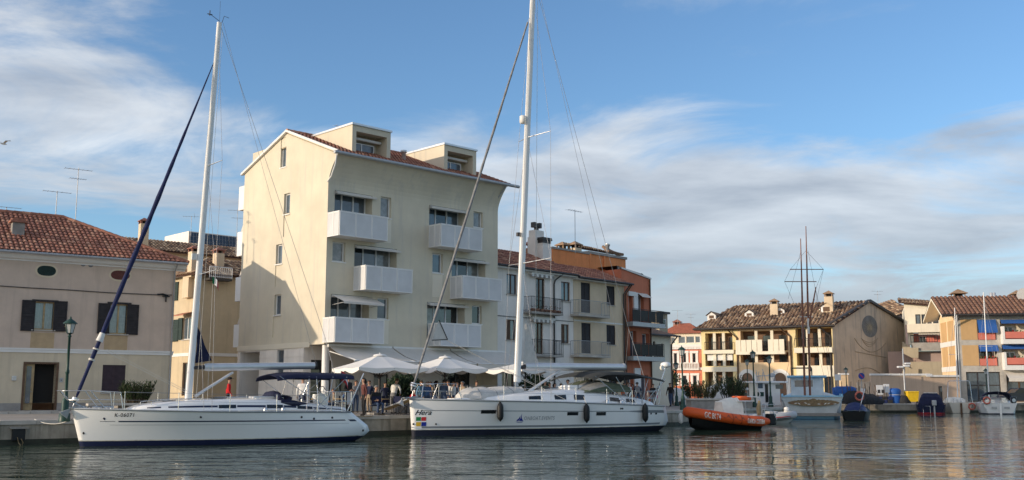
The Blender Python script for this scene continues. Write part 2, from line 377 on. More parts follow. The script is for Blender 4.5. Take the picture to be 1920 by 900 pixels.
# ---------------------------------------------------------------- building kit
ident = lambda u, w, z: (u, w, z)
def mbox(mb, mp, u0, u1, w0, w1, z0, z1, mi=0):
    a = mp(u0, w0, z0); b = mp(u1, w1, z1); return mb.box(a[0], b[0], a[1], b[1], a[2], b[2], mi)
def wall(mb, u0, u1, z0, top, holes=(), mp=ident, breaks=(), depth=.25, mi=0, back=1, w=0.0):
    tf = top if callable(top) else (lambda u: top)
    E = sorted(set([u0, u1] + [b for b in breaks if u0 < b < u1] + [min(max(x, u0), u1) for h in holes for x in h[:2]]))
    for a, b in zip(E, E[1:]):
        if b - a < 1e-4: continue
        hs = sorted([h for h in holes if h[0] <= a + 1e-4 and h[1] >= b - 1e-4], key=lambda h: h[2]); z = z0
        for h in hs:
            if h[2] > z + 1e-4: mb.quad(mp(a, w, z), mp(b, w, z), mp(b, w, h[2]), mp(a, w, h[2]), mi)
            z = h[3]
        if tf(a) > z + 1e-4: mb.quad(mp(a, w, z), mp(b, w, z), mp(b, w, tf(b)), mp(a, w, tf(a)), mi)
    for h in holes:
        a, b, c, d = h[:4]; dp = w + (h[4] if len(h) > 4 else depth)
        mb.quad(mp(a, w, c), mp(a, dp, c), mp(a, dp, d), mp(a, w, d), mi); mb.quad(mp(b, w, c), mp(b, w, d), mp(b, dp, d), mp(b, dp, c), mi)
        mb.quad(mp(a, w, d), mp(a, dp, d), mp(b, dp, d), mp(b, w, d), mi); mb.quad(mp(a, w, c), mp(b, w, c), mp(b, dp, c), mp(a, dp, c), mi)
        bi = h[5] if len(h) > 5 else back
        mb.quad(mp(a, dp, c), mp(b, dp, c), mp(b, dp, d), mp(a, dp, d), bi)
    return mb
def rect(fr, a, b, w=0.0):
    """two picture corners (top-left, bottom-right) to u0,u1,z0,z1 on the plane"""
    u0, z1 = fr.P(a[0], a[1], w); u1, z0 = fr.P(b[0], b[1], w); return (min(u0, u1), max(u0, u1), min(z0, z1), max(z0, z1))
def window(parent, r, mp=ident, w=.12, frame='white_paint', pane='glass_dark', lights=2, t=.06, sill=None, name='window', rails=(), curtain=False, so=.08):
    u0, u1, z0, z1 = r[:4]; m = MB()
    mbox(m, mp, u0, u0 + t, w - .03, w + .03, z0, z1); mbox(m, mp, u1 - t, u1, w - .03, w + .03, z0, z1)
    mbox(m, mp, u0 + t, u1 - t, w - .028, w + .028, z1 - t, z1); mbox(m, mp, u0 + t, u1 - t, w - .028, w + .028, z0, z0 + t)
    xs = [u0 + t + (u1 - u0 - 2 * t) * i / lights for i in range(lights + 1)]
    for x in xs[1:-1]: mbox(m, mp, x - t * .6, x + t * .6, w - .033, w + .026, z0 + t, z1 - t)
    for q in rails: mbox(m, mp, u0 + t, u1 - t, w - .024, w + .024, z0 + (z1 - z0) * q - t / 2, z0 + (z1 - z0) * q + t / 2)
    o = m.build(name, frame, parent)
    for a, b in zip(xs, xs[1:]):
        p = MB(); p.quad(mp(a, w + .005, z0 + t * .5), mp(b, w + .005, z0 + t * .5), mp(b, w + .005, z1 - t * .5), mp(a, w + .005, z1 - t * .5)); p.build('pane', pane if isinstance(pane, str) else pane[int(abs(a * 7.3 + z0 * 3.1)) % len(pane)], o)
    if curtain:
        for a, b in zip(xs, xs[1:]):
            k = MB(); n = 14
            for i in range(n):
                q0, q1 = a + (b - a) * i / n, a + (b - a) * (i + 1) / n; y0, y1 = w + .07 + .02 * math.sin(i * 1.9), w + .07 + .02 * math.sin(i * 1.9 + 1.9)
                k.quad(mp(q0, y0, z0 + t), mp(q1, y1, z0 + t), mp(q1, y1, z1 - t), mp(q0, y0, z1 - t))
            k.build('curtain', 'cloth_curtain', o)
    if sill:
        s = MB(); mbox(s, mp, u0 - .06, u1 + .06, -so, w - .032, z0 - .06, z0 - .002); s.build('sill', sill, o)
    return o
def shutter(parent, r, m='wood_dark', w=-.06, mp=ident, n=12, name='shutter'):
    u0, u1, z0, z1 = r; k = MB(); t = .06
    mbox(k, mp, u0, u0 + t, w - .02, w + .02, z0, z1); mbox(k, mp, u1 - t, u1, w - .02, w + .02, z0, z1)
    for q in (z0, (z0 + z1) / 2 - t / 2, z1 - t): mbox(k, mp, u0 + t, u1 - t, w - .018, w + .018, q, q + t)
    for i in range(n):
        z = z0 + t + (z1 - z0 - 2 * t) * (i + .2) / n; h = (z1 - z0 - 2 * t) / n * .8
        a, b, c, d = mp(u0 + t, w - .014, z), mp(u1 - t, w - .014, z), mp(u1 - t, w + .012, z + h), mp(u0 + t, w + .012, z + h); k.quad(a, b, c, d)
    mbox(k, mp, u0 + t, u1 - t, w + .013, w + .016, z0 + t, z1 - t)
    return k.build(name, m, parent)
def tile_mesh(m, w=.25, l=.46, h=.075):
    k = MB(); n = 5; A = []
    for y, s, zz in ((0, 1.0, .03), (l, .82, 0.0)):
        A.append([(w / 2 * s * .92 * math.cos(math.pi * (1 - i / n)), y, zz + h * s * math.sin(math.pi * i / n)) for i in range(n + 1)])
    k.rings(A, False, False, 0, True)
    k.add([A[0][i] for i in range(n + 1)] + [(x * .82, 0, max(.0, z - .022)) for x, y, z in A[0]], [(i, i + 1, n + 2 + i, n + 1 + i) for i in range(n)])
    return k, k.mesh('tile', m)
def tiles(parent, el, er, rl, rr, pal, sp=.25, ex=.40, singles=0, seed=1, jitter=.012, bed='roof_bed', name='roof', h=.075, pick=None):
    """barrel tiles on the slope eave-left, eave-right, ridge-left, ridge-right (local points); returns the roof part"""
    el, er, rl, rr = map(Vector, (el, er, rl, rr)); ux = (er - el).normalized(); nrm = ux.cross(((rl + rr) / 2 - (el + er) / 2)).normalized()
    if nrm.z < 0: nrm = -nrm
    vy = nrm.cross(ux).normalized()
    if vy.dot((rl - el)) < 0: vy = -vy
    L = (rl - el).dot(vy); xl = (rl - el).dot(ux); xr = (rr - el).dot(ux); X = (er - el).dot(ux)
    b = MB(); b.add([el, er, rr, rl], ((0, 1, 2, 3),)); th = -nrm * .1; b.add([el + th, er + th, rr + th, rl + th], ((0, 1, 2, 3),)); b.quad(el, er, er + th, el + th)
    roof = b.build(name, bed, parent); rng = random.Random(seed)
    protos = [tile_mesh(m, sp, ex * 1.15, h) for m in pal]; cells = []
    nr = max(1, int(L / ex)); ex = L / nr
    lo, hi = min(0, xl), max(X, xr); nc = int((hi - lo) / sp)
    for r in range(nr):
        y = r * ex; f = (y + ex * .5) / L; a0 = xl * f; a1 = X + (xr - X) * f
        for c in range(nc):
            x = lo + (c + .5) * sp
            if x < a0 + sp * .3 or x > a1 - sp * .3: continue
            p = el + ux * (x + rng.uniform(-jitter, jitter)) + vy * (y - .03 + rng.uniform(-jitter, jitter)) + nrm * .012
            an = rng.uniform(-.03, .03); uu = ux * math.cos(an) + vy * math.sin(an); vv = nrm.cross(uu); M = Matrix(((uu.x, vv.x, nrm.x, p.x), (uu.y, vv.y, nrm.y, p.y), (uu.z, vv.z, nrm.z, p.z), (0, 0, 0, 1)))
            cells.append((M, rng.choices(range(len(pal)), (4, 3, 2, 2)[:len(pal)])[0]))
    if singles:
        key = pick or (lambda M: 0); cells.sort(key=lambda c: key(c[0].translation))
    for M, q in cells[:singles]: inst(protos[q][1], 'tile', roof, M)
    if len(cells) > singles:
        k = MB()
        for M, q in cells[singles:]: k.add([M @ Vector(v) for v in protos[q][0].v], protos[q][0].f, q, True)
        tag(k.build('tile_field', pal, roof), kind='stuff')
    return roof
def ridge_tiles(parent, a, b, pal, sp=.42, seed=5, r=.13):
    a, b = Vector(a), Vector(b); d = b - a; n = max(1, int(d.length / sp)); k = MB(); rng = random.Random(seed)
    for i in range(n):
        p, q = a + d * (i / n), a + d * ((i + 1.08) / n); k.tube([p, q], [r * 1.05, r * .92], 8, rng.randrange(len(pal)), True)
    return tag(k.build('ridge_tile_row', pal, parent), kind='stuff')
def pipe(parent, pts, r=.05, m='gutter_dark', name='downpipe', n=6): return MB().tube(pts, r, n).build(name, m, parent)
def railing(parent, pts, h, m='iron_dark', step=.12, r=.011, name='railing', z0=.08):
    k = MB()
    for a, b in zip(pts, pts[1:]):
        a, b = Vector(a), Vector(b); L = (b - a).length; n = max(1, int(L / step))
        k.tube([a + Vector((0, 0, h)), b + Vector((0, 0, h))], r * 1.8, 5); k.tube([a + Vector((0, 0, z0)), b + Vector((0, 0, z0))], r * 1.3, 5)
        for i in range(n + 1): p = a + (b - a) * (i / n); k.tube([p, p + Vector((0, 0, h))], r * (1.6 if i in (0, n) else 1), 4, caps=False)
    return k.build(name, m, parent)
def chimney(parent, x, y, z0, z1, w=.5, m='plaster_white', cap='tile_a', name='chimney', pots=False):
    k = MB(); k.box(x - w / 2, x + w / 2, y - w / 2, y + w / 2, z0, z1); o = k.build(name, m, parent, .015)
    c = MB(); e = w * .62
    for sx in (-1, 1):
        for sy in (-1, 1): c.box(x + sx * w * .42 - .05, x + sx * w * .42 + .05, y + sy * w * .42 - .05, y + sy * w * .42 + .05, z1, z1 + w * .4)
    c.box(x - w * .25, x + w * .25, y - w * .25, y + w * .25, z1 - .01, z1 + w * .42, 1); h = z1 + w * .4
    c.add([(x - e, y - e, h), (x + e, y - e, h), (x + e, y + e, h), (x - e, y + e, h), (x, y, h + w * .38), (x - e, y - e, h - .05), (x + e, y - e, h - .05), (x + e, y + e, h - .05), (x - e, y + e, h - .05)],
          ((0, 1, 4), (1, 2, 4), (2, 3, 4), (3, 0, 4), (0, 5, 6, 1), (1, 6, 7, 2), (2, 7, 8, 3), (3, 8, 5, 0), (5, 6, 7, 8)))
    c.build('chimney_cap', [cap, 'interior'], o); return o
def antenna(label, loc, h, kind=0, rz=0.3, lean=0.0):
    t = thing('tv_antenna', label, 'antenna', loc, rz, 'television antennas on the roofs'); MB().tube([(0, 0, 0), (lean, 0, h)], .022, 5).build('pole', 'wire', t); k = MB()
    for q, (zz, L) in enumerate(((h * .97, 1.5), (h * .80, .9))[:2 if kind == 0 else 1]):
        k.tube([(-L / 2, 0, zz), (L / 2, 0, zz)], .014, 4)
        for i in range(7): x = -L / 2 + L * i / 6; k.tube([(x, -.28 + .02 * i, zz), (x, .28 - .02 * i, zz)], .008, 4)
    if kind == 2:
        for i in range(5): k.tube([(.25, -.25, h * .9 + i * .1), (.25, .25, h * .9 + i * .1)], .01, 4)
    k.build('aerial', 'wire', t); return t
# ---------------------------------------------------------------- beige house on the left
fA = Fr(*ground(50, 775)[:2], GZ, R(35.1))
def house_a():
    t = fthing('beige_house', 'taupe and cream two-storey house with hipped red tile roof at left', 'house', fA)
    uR = fA.P(321, 690)[0]; uL = fA.P(0, 690)[0] - 6; DEP = 9.0
    ze = fA.P(170, 481, -.5)[1]; zs1 = fA.P(160, 655.5)[1]; zs0 = fA.P(160, 663)[1]; zp = fA.P(20, 756)[1]
    w1 = rect(fA, (64, 565), (101, 619)); w2 = rect(fA, (205, 569.5), (238.5, 627)); dr = rect(fA, (48.5, 682), (101, 769)); sh = rect(fA, (193, 684), (233, 736))
    up = MB(); wall(up, uL, uR, zs1, ze - .05, [w1 + (.34,), w2 + (.34,)], depth=.34)
    up.quad((uR, 0, zs1), (uR, DEP, zs1), (uR, DEP, ze), (uR, 0, ze)); up.quad((uL, 0, 0), (uL, DEP, 0), (uL, DEP, ze), (uL, 0, ze)); up.quad((uL, DEP, 0), (uR, DEP, 0), (uR, DEP, ze), (uL, DEP, ze))
    up.build('upper_wall', ['plaster_taupe', 'interior'], t)
    lo = MB(); wall(lo, uL, uR + .004, zp, zs0, [(dr[0], dr[1], max(zp, dr[2]), dr[3], .55), sh], depth=.2); lo.quad((uR + .004, 0, 0), (uR + .004, DEP, 0), (uR + .004, DEP, zs0), (uR + .004, 0, zs0)); lo.build('lower_wall', ['plaster_cream_low', 'interior'], t)
    pl = MB(); pl.box(uL, dr[0] - .12, -.035, .02, 0, zp + .001); pl.box(dr[1] + .12, uR + .03, -.035, .02, 0, zp + .001); pl.build('plinth', 'stone_plinth', t)
    piece('string_course', t, 'trim_white', (uL, uR + .05, -.05, .02, zs0 - .002, zs1 + .002), (uL, uR + .07, -.08, .02, zs1 - .07, zs1 + .01))
    # cornice and gutter
    k = MB(); k.prism([(0, ze - .42), (0, ze - .02), (-.5, ze - .02), (-.5, ze - .1), (-.34, ze - .14), (-.22, ze - .3), (-.06, ze - .36), (-.05, ze - .42)], uL, uR + .5)
    k.v = [(y, x, z) for x, y, z in k.v]; k.build('cornice', 'trim_white', t)
    MB().tube([(uL, -.56, ze - .03), (uR + .5, -.56, ze - .03)], .075, 8).build('gutter', 'gutter_grey', t)
    # hipped roof
    ur, zr = fA.P(117, 409, DEP / 2); e = .5
    el, er = (uL, -e, ze + .02), (uR + e, -e, ze + .02); rl, rr = (uL, DEP / 2, zr), (ur, DEP / 2, zr)
    rf = tiles(t, el, er, rl, rr, TILE_A, .25, .40, 300, 2, pick=lambda p: p.y - .3 * p.x * 0 + (100 if p.x < uL + 5.2 else 0))
    b = MB(); b.add([er, (uR + e, DEP + e, ze + .02), rr], ((0, 1, 2),)); b.add([(uR + e, DEP + e, ze + .02), (uL, DEP + e, ze + .02), rl, rr], ((0, 1, 2, 3),)); b.build('rear_slope', 'roof_bed', rf)
    ridge_tiles(rf, (uL, DEP / 2, zr + .06), (ur, DEP / 2, zr + .06), TILE_A); ridge_tiles(rf, (ur, DEP / 2, zr + .05), (uR + e, -e, ze + .06), TILE_A, seed=8)
    # chimney stub on the slope
    u, z = fA.P(33, 437, 1.6); c = piece('chimney', t, 'stone_grey', (u - .3, u + .3, 1.4, 1.95, z - .4, z + .55)); piece('chimney_cap', c, 'tile_b', (u - .42, u + .42, 1.28, 2.07, z + .552, z + .66), (u - .34, u + .34, 1.36, 1.99, z + .662, z + .76))
    # upper windows with shutters and lintels
    for w, sl, sr in ((w1, ((42, 562), (63.5, 621)), ((102, 564), (123.5, 622))), (w2, ((185, 568), (204.5, 626)), ((239, 570.5), (258, 628)))):
        o = window(t, w, frame='wood_tan', pane='pane_clear', lights=2, t=.07, sill='stone_pale', curtain=True, w=.1)
        piece('lintel', o, 'wood_dark', (w[0] - .1, w[1] + .12, -.1, -.001, w[3] + .0, w[3] + .1))
        for q in (sl, sr): shutter(t, rect(fA, *q, w=-.05), 'wood_dark', n=16)
    for a, b in (((58, 623), (100.5, 653)), ((196, 628.5), (238, 657))): r = rect(fA, a, b); piece('plaster_patch', t, 'ochre_patch', (r[0], r[1], -.006, .01, r[2], r[3]))
    # attic ovals and vents
    for (x0, y0, x1, y1, m) in ((70, 497, 104.5, 518.5, 'shutter_green'), (208, 506, 243, 526, 'red_oval')):
        r = rect(fA, (x0, y0), (x1, y1)); cx, cz, a, b = (r[0] + r[1]) / 2, (r[2] + r[3]) / 2, (r[1] - r[0]) / 2, (r[3] - r[2]) / 2
        def ell(s, d=0): return [(cx + (abs(math.cos(q)) ** .7 * (1 if math.cos(q) > 0 else -1)) * (a * s + d), cz + math.sin(q) * (b * s + d)) for q in [2 * math.pi * i / 28 for i in range(28)]]
        k = MB(); k.prism(ell(1), -.012, .02); o = k.build('oval_window', m, t)
        f = MB(); p, q = ell(1, -.005), ell(1, .09); f.add([(x, -.02, z) for x, z in p] + [(x, -.02, z) for x, z in q] + [(x, .01, z) for x, z in q] + [(x, .01, z) for x, z in p], [(i, (i + 1) % 28, 28 + (i + 1) % 28, 28 + i) for i in range(28)] + [(28 + i, 28 + (i + 1) % 28, 56 + (i + 1) % 28, 56 + i) for i in range(28)] + [(i, (i + 1) % 28, 84 + (i + 1) % 28, 84 + i) for i in range(28)])
        f.build('surround', 'plaster_cream_low', o)
        g = MB()
        for i in range(7): zz = cz - b * .8 + b * 1.6 * i / 6; hw = a * math.sqrt(max(0, 1 - ((zz - cz) / b) ** 2)) * .92; g.box(cx - hw, cx + hw, -.026, -.012, zz - .012, zz + .012)
        g.build('louvre', m, o)
    for p in ((156, 495), (170, 496.5)):
        u, z = fA.P(*p); k = MB(); k.prism([(u + .13 * math.cos(q), z + .13 * math.sin(q)) for q in [math.pi * i / 8 for i in range(16)]], -.02, .01); v = k.build('vent', 'gutter_dark', t)
        g = MB()
        for i in range(-3, 4): hw = math.sqrt(.0150 - (i * .033) ** 2); g.box(u - hw, u + hw, -.032, -.02, z + i * .033 - .006, z + i * .033 + .006)
        g.build('grille', 'gutter_grey', v)
    # cable with bracket
    pts = [fA.P3(*p, w=-.04) for p in ((-40, 534), (0, 536), (60, 540), (127, 543.5), (200, 548.5), (290, 552.5), (322, 553))]; MB().tube(pts, .022, 5).build('cable', 'wire_dark', t)
    u, z = fA.P(311, 556); k = MB(); k.box(u - .2, u + .2, -.1, .01, z - .02, z + .03); k.box(u - .03, u + .03, -.08, .01, z - .3, z + .12); k.tube([(u - .5, -.06, z + .08), (u - .2, -.09, z + .12), (u + .1, -.08, z + .05)], .05, 6); k.build('cable_bracket', 'iron_dark', t)
    # front door: open leaf, frame, dark hall
    d = MB(); d.box(dr[0] - .11, dr[0], -.03, .5, 0, dr[3] + .1); d.box(dr[1], dr[1] + .11, -.03, .5, 0, dr[3] + .1); d.box(dr[0], dr[1], -.028, .5, dr[3], dr[3] + .098); o = d.build('door', 'wood_brown', t)
    piece('door_step', o, 'stone_pale', (dr[0] - .2, dr[1] + .15, -.28, .02, 0, dr[2] + .0))
    wd = dr[1] - dr[0]; f = MB(); f.box(dr[0] + .02, dr[0] + wd * .30, .10, .15, dr[2] + .01, dr[3] - .01); lf = f.build('door_leaf', 'wood_tan', o)
    piece('pane', lf, 'glass_blue', (dr[0] + .08, dr[0] + wd * .21, .085, .099, dr[2] + .35, dr[3] - .12)); u = dr[0] + wd * .27; MB().tube([(u, .09, 1.1), (u, .03, 1.1), (u - .12, .03, 1.1)], .014, 6).build('handle', 'steel', lf)
    # closed purple shutter
    o = MB().box(sh[0] - .06, sh[1] + .06, -.06, .06, sh[2] - .07, sh[2] - .002).build('sill', 'stone_pale', t)
    shutter(t, (sh[0], (sh[0] + sh[1]) / 2 - .006, sh[2], sh[3]), 'shutter_purple', .03, n=16); shutter(t, ((sh[0] + sh[1]) / 2 + .006, sh[1], sh[2], sh[3]), 'shutter_purple', .03, n=16)
    r = rect(fA, (21.7, 705), (29.8, 713.5)); o = piece('wall_lamp', t, 'alu', (r[0], r[1], -.09, 0, r[2], r[3]), bevel=.01); piece('lamp_cover', o, 'lamp_glass', (r[0] + .03, r[1] - .03, -.11, -.091, r[2] + .03, r[3] - .03))
    r = rect(fA, (112, 708.5), (117, 716.5)); o = piece('intercom', t, 'gutter_grey', (r[0], r[1], -.04, 0, r[2], r[3])); piece('button', o, 'text_black', ((r[0] + r[1]) / 2 - .025, (r[0] + r[1]) / 2 + .025, -.05, -.041, r[2] + .08, r[2] + .13))
    pipe(t, [(uR - .08, -.5, ze - .12), (uR - .08, -.07, ze - .5), (uR - .08, -.07, .1)], .045, 'gutter_grey')
    return t, uL, uR, ze, zr, ur
A, uL_A, uR_A, zeA, zrA, urA = house_a()
# raised footway in front of it
k = MB(); k.box(uL_A, uR_A + .6, -1.5, .1, -.05, .11); o = k.build('footway', 'paving'); o.location = fA.o; o.rotation_euler = (0, 0, fA.ang); tag(o, kind='structure')
kb = MB().box(-.49, .49, -.14, .14, -.06, .122).mesh('kerb_stone', 'stone_pale')
for i in range(26): inst(kb, 'kerb_stone', o, Matrix.Translation((uR_A + .1 - i * 1.0, -1.5, 0)))
def on(fr, px, py, w): return fr.W(*((lambda q: (q[0], w, q[1]))(fr.P(px, py, w))))
for lab, px, y0, y1, w, kd in (('tall branched antenna rising behind the red tile ridge at left', 141, 412, 314, 5.0, 0), ('short bare antenna on the tile ridge left of the tall one', 104, 404, 358, 4.5, 1), ('thin antenna stub over the ridge at the far left edge', 11, 399, 388, 4.5, 1)):
    p = on(fA, px, y0 + 6, w); antenna(lab, p, on(fA, px, y1, w).z - p.z, kd, .6)
# tall chimney behind the left roof
u, z = fA.P(270, 420, 4.9); chimney(A, u, 4.9, z - 3.2, z, .5, 'plaster_sand', 'tile_b')
# ---------------------------------------------------------------- old yellow house in the gap
pB = at(362, 70.0); fB = Fr(pB.x, pB.y, GZ, R(44.1)); fBs = Fr(pB.x, pB.y, GZ, R(134.1))
def house_b():
    t = fthing('yellow_house', 'old yellow house with green shutters in the gap between the two blocks', 'house', fB)
    sp = lambda u, w, z: (w, u, z)
    ze = fB.P(400, 516)[1]; W = 9.5; D = 5.2
    zb1, zb0 = fBs.P(345, 662)[1], fBs.P(345, 668)[1]
    hs = [rect(fBs, (344, 596), (357, 636)), rect(fBs, (343, 680), (351, 742))]
    m = MB(); wall(m, 0, D, 0, ze, hs, sp, depth=.2)
    terr = rect(fB, (384, 507), (425, 527)); wall(m, 0, W, 0, ze, [], ident); m.quad((W, 0, 0), (W, D, 0), (W, D, ze), (W, 0, ze)); m.quad((0, D, 0), (W, D, 0), (W, D, ze), (0, D, ze))
    m.build('wall', ['plaster_yellow_old', 'interior'], t)
    piece('string_course', t, 'trim_white', (-.05, .0, -.05, D, zb0, zb1), (-.05, W, -.055, 0, zb0, zb1 - .002))
    window(t, hs[0], sp, frame='white_paint', pane='glass_blue', lights=2, sill='stone_pale', t=.05); shutter(t, (hs[0][1] + .02, hs[0][1] + .6, hs[0][2], hs[0][3]), 'shutter_green', mp=sp)
    window(t, hs[1], sp, frame='wood_brown', pane='glass_dark', lights=1, name='door')
    for y0, y1 in ((530, 563), (600, 640)): r = rect(fBs, (325, y0), (334, y1)); shutter(t, (r[0], r[1], r[2], r[3]), 'shutter_green', mp=sp)
    a = MB(); r = hs[0]; a.add([(-.0, r[0] - .2, r[3] + .35), (-.0, r[1] + .2, r[3] + .35), (-.7, r[1] + .2, r[3] + .15), (-.7, r[0] - .2, r[3] + .15), (-.7, r[1] + .2, r[3] + .07), (-.7, r[0] - .2, r[3] + .07)], ((0, 1, 2, 3), (3, 2, 4, 5))); a.build('tiled_hood', 'tile_a', t)
    b = MB(); r = rect(fBs, (352, 515), (361, 558)); b.box(-.35, 0, max(.02, r[0]), r[1], r[2], r[3]); b.build('flue_box', 'plaster_sand', t)
    tiles(t, (-.5, -.5, ze), (W + .5, -.5, ze), (2.0, D / 2, ze + 1.5), (W - 1, D / 2, ze + 1.5), TILE_B, .3, .45, 0, 4); tiles(t, (-.5, D + .5, ze), (-.5, -.5, ze), (2, D / 2 + .01, ze + 1.5), (2, D / 2, ze + 1.5), TILE_B, .3, .45, 0, 5, name='hip_slope')
    # little roof terrace with white railing and dark floor edge
    r = terr; d = MB(); d.box(r[0], r[1], -.75, -.01, r[2] - .08, r[2] + .08); o = d.build('terrace_slab', 'gutter_dark', t); railing(o, [(r[0], -.72, r[2] + .08), (r[1], -.72, r[2] + .08)], .75, 'white_paint', .15, .02)
    for px, py, yy in ((364, 475, .6), (410, 478, 1.2)): u, z = fB.P(px, py, yy); chimney(t, u, yy, ze - .2, z + .1, .6, 'plaster_sand', 'tile_b')
house_b()
# long tile roof and white roof box with panels behind
pb = at(300, 84.0); fR = Fr(pb.x, pb.y, GZ, R(40))
t = fthing('rear_house', 'plain house showing only its long brown tile roof behind the yellow house', 'house', fR)
za, zb = fR.P(360, 476)[1], fR.P(360, 456, 2.5)[1]; piece('wall', t, 'plaster_sand', (-3, 12.5, .3, 7, 0, za))
tiles(t, (-3.5, -.3, za), (13, -.3, za), (-3.5, 2.8, zb), (13, 2.8, zb), TILE_B, .3, .45, 0, 6)
pb = at(340, 96.0); fW = Fr(pb.x, pb.y, GZ, R(44)); t = fthing('white_roof_block', 'white flat-roofed block carrying dark solar panels behind the roofs', 'building', fW)
fWs = Fr(pb.x, pb.y, GZ, R(134)); z1 = fW.P(345, 432)[1]; piece('wall', t, 'plaster_white', (0, 9, 0, 5, 0, z1))
for i in range(5):
    a, b = .1 + i * 1.35, 1.38 + i * 1.35; k = MB(); zt, zb = z1 - .1, z1 - 1.7; k.add([(a, -.25, zb), (b, -.25, zb), (b, -.06, zt), (a, -.06, zt), (a, -.02, zb), (b, -.02, zb), (b, -.02, zt), (a, -.02, zt)], ((0, 1, 2, 3), (0, 3, 7, 4), (1, 5, 6, 2), (3, 2, 6, 7), (0, 4, 5, 1))); o = k.build('solar_panel', 'solar', t)
    g = MB()
    for j in range(4): q = a + (b - a) * j / 4; g.tube([(q, -.262, zb), (q, -.072, zt)], .012, 4)
    for j in range(5): f = j / 4; g.tube([(a, -.262 + .19 * f, zb + (zt - zb) * f), (b, -.262 + .19 * f, zb + (zt - zb) * f)], .012, 4)
    g.build('panel_grid', 'wire', o)
for lab, px, y0, y1, Y, kd in (('fan-shaped antenna standing on the white block', 344, 436, 405, 95.0, 2), ('cross antenna beside the solar panels', 432, 470, 392, 84.0, 0)):
    p = at(px, Y); z0 = pz(y0, Y, px); antenna(lab, (p.x, p.y, z0 - .3), pz(y1, Y, px) - z0 + .3, kd, .2)
